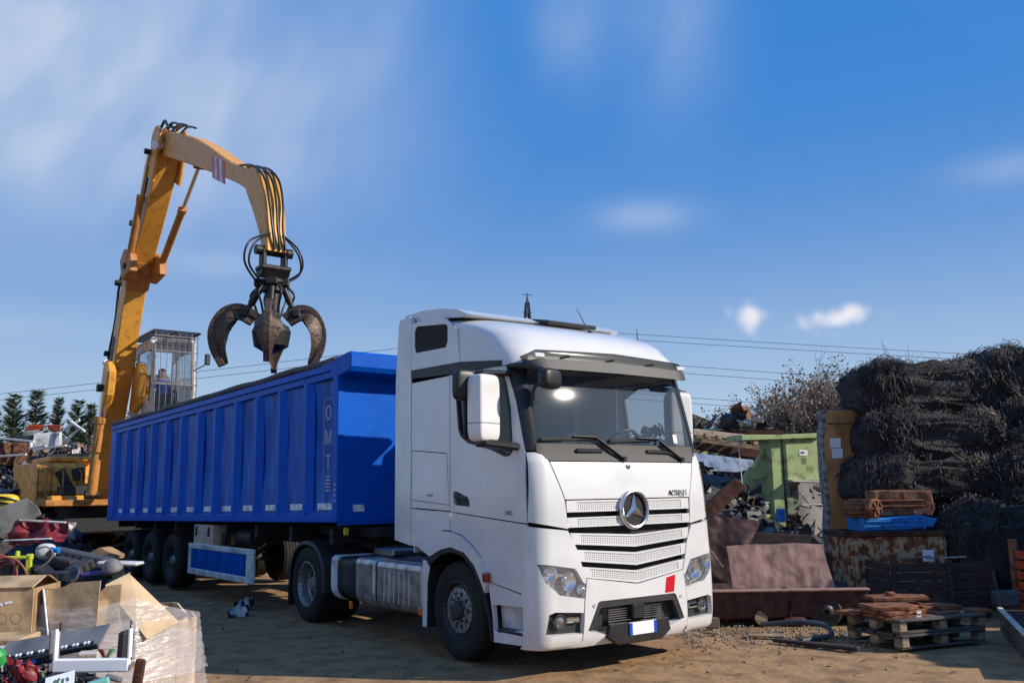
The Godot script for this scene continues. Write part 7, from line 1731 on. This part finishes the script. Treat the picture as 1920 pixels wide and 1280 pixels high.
# ---------------------------------------------------------------- trees, bushes, pylon, power lines
func conifer(sd: int, h: float, rad: float) -> Node3D:
	rng.seed = sd
	var t := Node3D.new()
	var tk := MB.new().cyl(Vector3.ZERO, V(0, h * 0.97, 0), 0.16, 0.015, 8)
	var leaf := MB.new()
	for i in 170:
		var u := pow(rng.randf(), 0.85)
		var y := lerpf(0.5, h * 0.98, u)
		var L := rad * pow(1.0 - u, 0.85) * rnd(0.45, 1.3) + 0.1
		var a := rnd(0, TAU)
		var dr := V(cos(a), rnd(0.3, 0.9), sin(a)).normalized()
		var o := V(0, y, 0)
		if i % 4 == 0: tk.cyl(o, o + dr * L * 0.8, 0.025, 0.006, 4, false)
		var side := dr.cross(Vector3.UP).normalized()
		for k in int(10 + L * 26):
			var w := pow(rng.randf(), 0.7)
			var c := o + dr * L * w + V(0, 0.35 * L * w * w, 0) + V(rnd(-0.07, 0.07), rnd(-0.1, 0.06), rnd(-0.07, 0.07)) * (1.1 - w)
			var g := rnd(0.6, 1.25)
			leaf.col = Color(0.05 * g, 0.085 * g, 0.045 * g) if rng.randf() < 0.8 else Color(0.1 * g, 0.125 * g, 0.06 * g)
			var s := side * rnd(0.5, 1.0) * (1.0 if rng.randf() < 0.5 else -1.0) + dr * rnd(0.5, 1.0) + V(0, rnd(-0.3, 0.3), 0)
			var e := s.normalized() * rnd(0.16, 0.34)
			var n := e.cross(V(rnd(-1, 1), rnd(-1, 1), rnd(-1, 1))).normalized() * rnd(0.018, 0.036)
			leaf.tri(c - n, c + n, c + e)
	obj("trunk", tk, M.bark, t)
	obj("crown", leaf, M.needle, t, "", true)
	return t
func twigs(b: MB, o: Vector3, d: Vector3, L: float, r: float, depth: int, tips: PackedVector3Array) -> void:
	var p := PackedVector3Array([o])
	var q := o; var dd := d
	for i in 3:
		dd = (dd + V(rnd(-0.22, 0.22), rnd(-0.05, 0.2), rnd(-0.22, 0.22))).normalized()
		q += dd * L / 3.0
		p.append(q)
	b.tube(p, r, 4 if depth > 2 else 3, 0.55)
	tips.append(q)
	if depth <= 0: return
	for k in (3 if depth > 1 else 4):
		var w := rnd(0.35, 1.0)
		var at := p[0].lerp(p[3], w) if w < 0.99 else q
		twigs(b, at, (dd + V(rnd(-0.75, 0.75), rnd(-0.15, 0.6), rnd(-0.75, 0.75))).normalized(), L * rnd(0.55, 0.8), r * 0.55, depth - 1, tips)
func bare_tree(called: String, label: String, group: String, r: float, d: float, h: float, stems: int, sd: int, m: Material, leaves := 0, lc := Color(0.3, 0.26, 0.2)) -> void:
	rng.seed = sd
	var t := yard(called, label, "tree" if stems < 3 else "shrub", r, 0.0, d, 0.0, group)
	var b := MB.new(); var tips := PackedVector3Array()
	for k in stems: twigs(b, V(rnd(-0.12, 0.12) * stems, 0, rnd(-0.12, 0.12) * stems), V(rnd(-0.2, 0.2) * sqrt(stems), 1.0, rnd(-0.2, 0.2) * sqrt(stems)).normalized(), h * 0.42, 0.012 * h + 0.01, 4, tips)
	obj("branches", b, m, t)
	if leaves:
		var lf := MB.new()
		for i in leaves:
			var c := tips[rng.randi() % tips.size()] + V(rnd(-0.14, 0.14), rnd(-0.3, 0.05), rnd(-0.14, 0.14))
			var g := rnd(0.6, 1.3)
			lf.col = Color(lc.r * g, lc.g * g, lc.b * g)
			var e := V(rnd(-1, 1), rnd(-1, 1), rnd(-1, 1)).normalized() * rnd(0.03, 0.07)
			var n := e.cross(V(rnd(-1, 1), rnd(-1, 1), rnd(-1, 1))).normalized() * rnd(0.02, 0.04)
			lf.quad(c - e, c + n, c + e, c - n)
		obj("crown", lf, M.needle, t, "", true)

func build_far() -> void:
	var protos := [conifer(301, 7.0, 1.25), conifer(302, 7.2, 1.15), conifer(303, 6.6, 1.0)]
	var spots := [[-25.1, 6.9, 0, "dark conifer above the scrap, second from the left edge"], [-23.95, 7.05, 1, "tallest dark conifer, in the middle of the row on the left"], [-22.85, 6.65, 2, "dark conifer third from the boom in the row on the left"], [-21.85, 6.55, 0, "slim dark conifer next but one to the boom"], [-21.2, 6.3, 2, "dark conifer close beside the boom on its left"], [-26.0, 6.1, 1, "dark conifer cut by the left edge of the photo"], [-19.15, 5.9, 2, "dark conifer seen between the boom and the excavator cab"]]
	for i in spots.size():
		var q = spots[i]
		var o: Node3D = protos[q[2]].duplicate()
		o.name = numbered("conifer_tree")
		add_child(o)
		o.position = Y(q[0], 0, 45.0); o.rotation.y = i * 1.9
		var sc: float = q[1] / [7.0, 7.2, 6.6][q[2]]
		o.scale = V(sc * (0.85 + 0.4 * absf(sin(i * 1.7))), sc, sc * (0.85 + 0.4 * absf(cos(i * 2.3))))
		tag(o, q[3], "tree", "conifers behind the scrap")
	for p in protos: p.free()
	bare_tree("bare_tree", "pale bare tree behind the boom on the left", "", -20.9, 47.0, 7.6, 2, 311, M.twig_pale)
	# shrubs on the right
	var bs := [[7.0, 31.0, 4.0, 3, "bare thin sapling nearest the lorry's windscreen", 0], [8.1, 30.5, 4.9, 4, "bare grey shrub left of the tall bare trees", 0], [9.6, 31.0, 6.2, 2, "tall bare tree, left one of the pair behind the dry hedge", 0], [10.5, 31.5, 6.5, 2, "tall bare tree, right one of the pair behind the dry hedge", 0], [11.3, 31.0, 5.6, 3, "bare tree half hidden by the wire bales", 0], [14.2, 31.0, 6.7, 2, "bare treetop showing above the wire bales", 0]]
	for i in bs.size():
		var q = bs[i]
		bare_tree("bare_tree", q[4], "bare trees on the right", q[0], q[1], q[2], q[3], 320 + i, M.twig)
	var hg := [[7.9, 29.2, 4.5, "dry beige shrub at the left end of the hedge, beside the scrap pile"], [8.7, 28.8, 5.0, "dry beige shrub second from the left in the hedge"], [9.5, 28.6, 5.5, "dry beige shrub in the middle of the hedge above the green cabinet"], [10.2, 28.4, 5.6, "dry beige shrub right of the hedge's middle, above the green cabinet"], [10.9, 28.6, 5.5, "dry beige shrub next to the ochre slab"], [9.1, 27.6, 4.0, "low dry beige shrub in front of the hedge's left half"], [10.4, 27.4, 4.3, "low dry beige shrub in front of the hedge's right half"]]
	for i in hg.size():
		var q = hg[i]
		bare_tree("dry_shrub", q[3], "dry shrubs in the hedge", q[0], q[1], q[2], 11, 340 + i, M.twig, 6500, Color(0.22, 0.17, 0.125))
	bare_tree("green_shrub", "olive green shrub above the ochre slab beside the bales", "", 11.3, 28.2, 5.6, 5, 351, M.twig, 8000, Color(0.17, 0.19, 0.07))
	# pylon far beyond the lorry's roof
	var py := yard("pylon", "dark lattice pylon rising behind the lorry's roof", "pylon", 2.7, 0.0, 150.0, 0.3)
	var H := 35.0
	for s in [Vector2(1, 1), Vector2(1, -1), Vector2(-1, -1), Vector2(-1, 1)]:
		obj("leg", MB.new().bar(V(s.x * 2.2, 0, s.y * 2.2), V(s.x * 0.25, 33.2, s.y * 0.25), 0.2, 0.2), M.pylon_grey, py)
	for k in 9:
		var y0 := k * 3.7; var y1 := y0 + 3.7
		var w0 := lerpf(2.2, 0.25, y0 / 33.3); var w1 := lerpf(2.2, 0.25, y1 / 33.3)
		for a in 4:
			var c := Basis(Vector3.UP, a * PI / 2)
			obj("brace", MB.new().bar(c * V(w0, y0, w0), c * V(-w1, y1, w1), 0.12, 0.12), M.pylon_grey, py)
			obj("brace", MB.new().bar(c * V(-w0, y0, w0), c * V(w1, y1, w1), 0.12, 0.12), M.pylon_grey, py)
	obj("peak", MB.new().cyl(V(0, 33.0, 0), V(0, H, 0), 0.3, 0.05, 6), M.pylon_grey, py)
	for y in [31.5, 34.6]: obj("cross_arm", MB.new().bar(V(-0.9, y, 0), V(0.9, y, 0), 0.1, 0.12), M.pylon_grey, py)
	# wires at depth 60: yard r, y of the ends; they meet at a pole that the cab hides
	var ends := [[3.0, 12.45, 70.0, 8.1, "upper power line of the top pair right of the lorry"], [3.0, 12.05, 70.0, 7.75, "lower power line of the top pair right of the lorry"], [3.0, 10.6, 60.0, 6.3, "upper power line of the middle pair right of the lorry"], [3.0, 10.1, 60.0, 5.8, "lower power line of the middle pair right of the lorry"], [3.0, 8.5, 50.0, 5.0, "upper power line of the lowest pair right of the lorry"], [3.0, 8.1, 50.0, 4.7, "lower power line of the lowest pair right of the lorry"], [-75.0, 5.0, 3.0, 12.45, "upper power line crossing behind the boom and the grab"], [-75.0, 4.75, 3.0, 11.9, "lower power line crossing behind the boom and the grab"]]
	for q in ends:
		var p := PackedVector3Array()
		for i in 33:
			var u := i / 32.0
			p.append(Y(lerpf(q[0], q[2], u), lerpf(q[1], q[3], u) - 0.3 * sin(PI * u), 60.0))
		tag(obj("power_line", MB.new().tube(p, 0.016, 4), M.pylon_grey), q[4], "power line", "power lines")
	var po := yard("utility_pole", "wooden pole behind the lorry's cab where the power lines meet", "pole", 3.0, 0.0, 60.0)
	obj("shaft", MB.new().cyl(Vector3.ZERO, V(0, 12.5, 0), 0.16, 0.1, 10), M.wood_grey, po)
	for y in [8.3, 10.35, 12.25]: obj("cross_arm", MB.new().bar(V(0, y, -0.9), V(0, y, 0.9), 0.1, 0.1), M.wood_grey, po)

# ---------------------------------------------------------------- sky, sun, camera, ground
func make_sky() -> PanoramaSkyMaterial:
	var w := 1440; var h := 720
	var im := Image.create(w, h, false, Image.FORMAT_RGBF)
	var f1 := FastNoiseLite.new(); f1.seed = 4; f1.frequency = 1.0; f1.fractal_octaves = 5
	var f2 := FastNoiseLite.new(); f2.seed = 8; f2.frequency = 1.0; f2.fractal_octaves = 4
	# veils and puffs: azimuth, elevation, spreads (degrees, measured from the yard's far end), strength, kind
	var veils := [[-27.0, 32.0, 14.0, 12.0, 0.62], [-21.0, 22.0, 10.0, 5.0, 0.6], [-30.0, 18.5, 5.0, 3.0, 0.5], [-9.0, 33.0, 6.0, 7.0, 0.25], [3.9, 30.0, 2.0, 3.6, 0.6], [11.0, 30.0, 3.2, 5.0, 0.5], [-18.0, 13.8, 5.0, 0.8, 0.3], [-29.0, 9.5, 5.0, 0.7, 0.25], [9.0, 17.0, 2.6, 0.9, 0.42], [30.0, 17.4, 2.4, 0.8, 0.4], [-36.0, 26.0, 8.0, 9.0, 0.5], [-52.0, 32.0, 16.0, 15.0, 0.55], [-80.0, 30.0, 20.0, 16.0, 0.6], [-115.0, 32.0, 22.0, 18.0, 0.6], [55.0, 40.0, 16.0, 10.0, 0.4], [110.0, 45.0, 20.0, 14.0, 0.4], [170.0, 30.0, 22.0, 10.0, 0.4], [-150.0, 36.0, 20.0, 16.0, 0.5]]
	var puffs := [[15.3, 10.5, 1.0, 0.55, 0.75], [15.0, 9.5, 0.5, 0.5, 0.55], [20.0, 9.9, 1.9, 0.55, 0.7], [21.2, 10.3, 0.8, 0.4, 0.6]]
	for j in h:
		var el := 90.0 - (j + 0.5) / h * 180.0
		var s := sin(deg_to_rad(maxf(el, 0.0)))
		var base := Color(0.39, 0.51, 0.625).lerp(Color(0.034, 0.185, 0.52), 1.0 - exp(-pow(s / 0.215, 1.9)))
		for i in w:
			var c := base
			if el > -1.0:
				var th := (i + 0.5) / w * TAU
				var dir := Vector3(sin(th) * cos(deg_to_rad(el)), sin(deg_to_rad(el)), -cos(th) * cos(deg_to_rad(el)))
				var az := rad_to_deg(atan2(dir.dot(R_AXIS), dir.dot(D_AXIS)))
				var a := 0.0
				for q in veils:
					var e: float = pow((az - q[0]) / q[2], 2.0) + pow((el - q[1]) / q[3], 2.0)
					if e < 5.0: a += q[4] * exp(-e * 0.8)
				if a > 0.01:
					var across := az * 0.88 - el * 0.47; var along := az * 0.47 + el * 0.88
					var streak := 0.56 + 0.65 * f1.get_noise_3d(across * 0.07, along * 0.04, 2.0) + 0.3 * f1.get_noise_3d(across * 0.25, along * 0.09, 5.0)
					var soft := 0.45 + 0.9 * f2.get_noise_3d(az * 0.022, el * 0.04, 7.0)
					a *= clampf(streak * 0.75 + soft * 0.55, 0.0, 1.3)
				c = c.lerp(Color(0.48, 0.55, 0.66), clampf(a, 0.0, 0.8))
				var b := 0.0
				for q in puffs:
					var e: float = pow((az - q[0]) / q[2], 2.0) + pow((el - q[1]) / q[3], 2.0)
					if e < 4.0: b += q[4] * exp(-e)
				if b > 0.02:
					b = clampf((b + 0.5 * f1.get_noise_3d(az * 1.1, el * 1.1, 31.0) - 0.18) * 1.5, 0.0, 0.9)
					c = c.lerp(Color(0.72, 0.71, 0.75), b)
			im.set_pixel(i, j, c)
	var p := PanoramaSkyMaterial.new()
	p.panorama = ImageTexture.create_from_image(im)
	return p

func build_ground() -> void:
	var f := FastNoiseLite.new(); f.seed = 2; f.frequency = 0.35; f.fractal_octaves = 4
	var line := func(a: float, b: float) -> Array:
		var o := [-900.0, -300.0, -120.0, -60.0]
		var x := a
		while x < b:
			o.append(x); x += 0.3
		o.append_array([b, 60.0, 120.0, 300.0, 900.0])
		return o
	var xs = line.call(-24.0, 13.0); var zs = line.call(-18.0, 13.0)
	var rows := []
	for x in xs:
		var r := PackedVector3Array()
		for z in zs:
			var near := 1.0 if absf(x) < 30.0 and absf(z) < 30.0 else 0.0
			r.append(V(x, -0.012 + near * 0.018 * f.get_noise_2d(x, z), z))
		rows.append(r)
	var g := obj("ground", MB.new().grid(rows, false, -1.0), M.ground)
	tag(g, "brown dirt ground of the scrap yard with dark stains and tyre tracks", "ground", "", "structure")

func _ready() -> void:
	# camera
	var cam := Camera3D.new()
	cam.name = "camera"
	add_child(cam)
	var yaw := 0.638; var pitch := 0.164; var roll := -0.014
	var fw := V(-cos(yaw) * cos(pitch), sin(pitch), -sin(yaw) * cos(pitch))
	var rt := fw.cross(Vector3.UP).normalized()
	var up := rt.cross(fw)
	cam.transform = Transform3D(Basis(rt * cos(roll) + up * sin(roll), up * cos(roll) - rt * sin(roll), -fw), V(8.097, 1.722, 6.427))
	cam.fov = rad_to_deg(2.0 * atan(640.0 / 1683.0))
	cam.near = 0.05; cam.far = 2000.0
	cam.current = true
	# sky, exposure
	var we := WorldEnvironment.new()
	we.name = "world_environment"
	var env := Environment.new()
	env.background_mode = Environment.BG_SKY
	env.sky = Sky.new()
	env.sky.sky_material = make_sky()
	env.background_energy_multiplier = 1.0
	env.tonemap_mode = Environment.TONE_MAPPER_LINEAR
	env.tonemap_exposure = 1.25
	env.sdfgi_enabled = true; env.ssao_enabled = true; env.ssil_enabled = true
	we.environment = env
	add_child(we)
	# sun
	var sun := DirectionalLight3D.new()
	sun.name = "sun"
	var el := deg_to_rad(31.0); var az := deg_to_rad(-43.0)
	var to_sun := V(cos(el) * cos(az), sin(el), cos(el) * sin(az))
	sun.look_at_from_position(Vector3.ZERO, -to_sun, Vector3.UP)
	sun.light_energy = 1.4
	sun.light_color = Color(1.0, 0.955, 0.89)
	sun.light_angular_distance = 0.5
	sun.shadow_enabled = true
	add_child(sun)
	make_materials()
	build_ground()
	build_lorry()
	build_trailer()
	build_excavator()
	build_right()
	build_left()
	build_far()
	#EXTRA
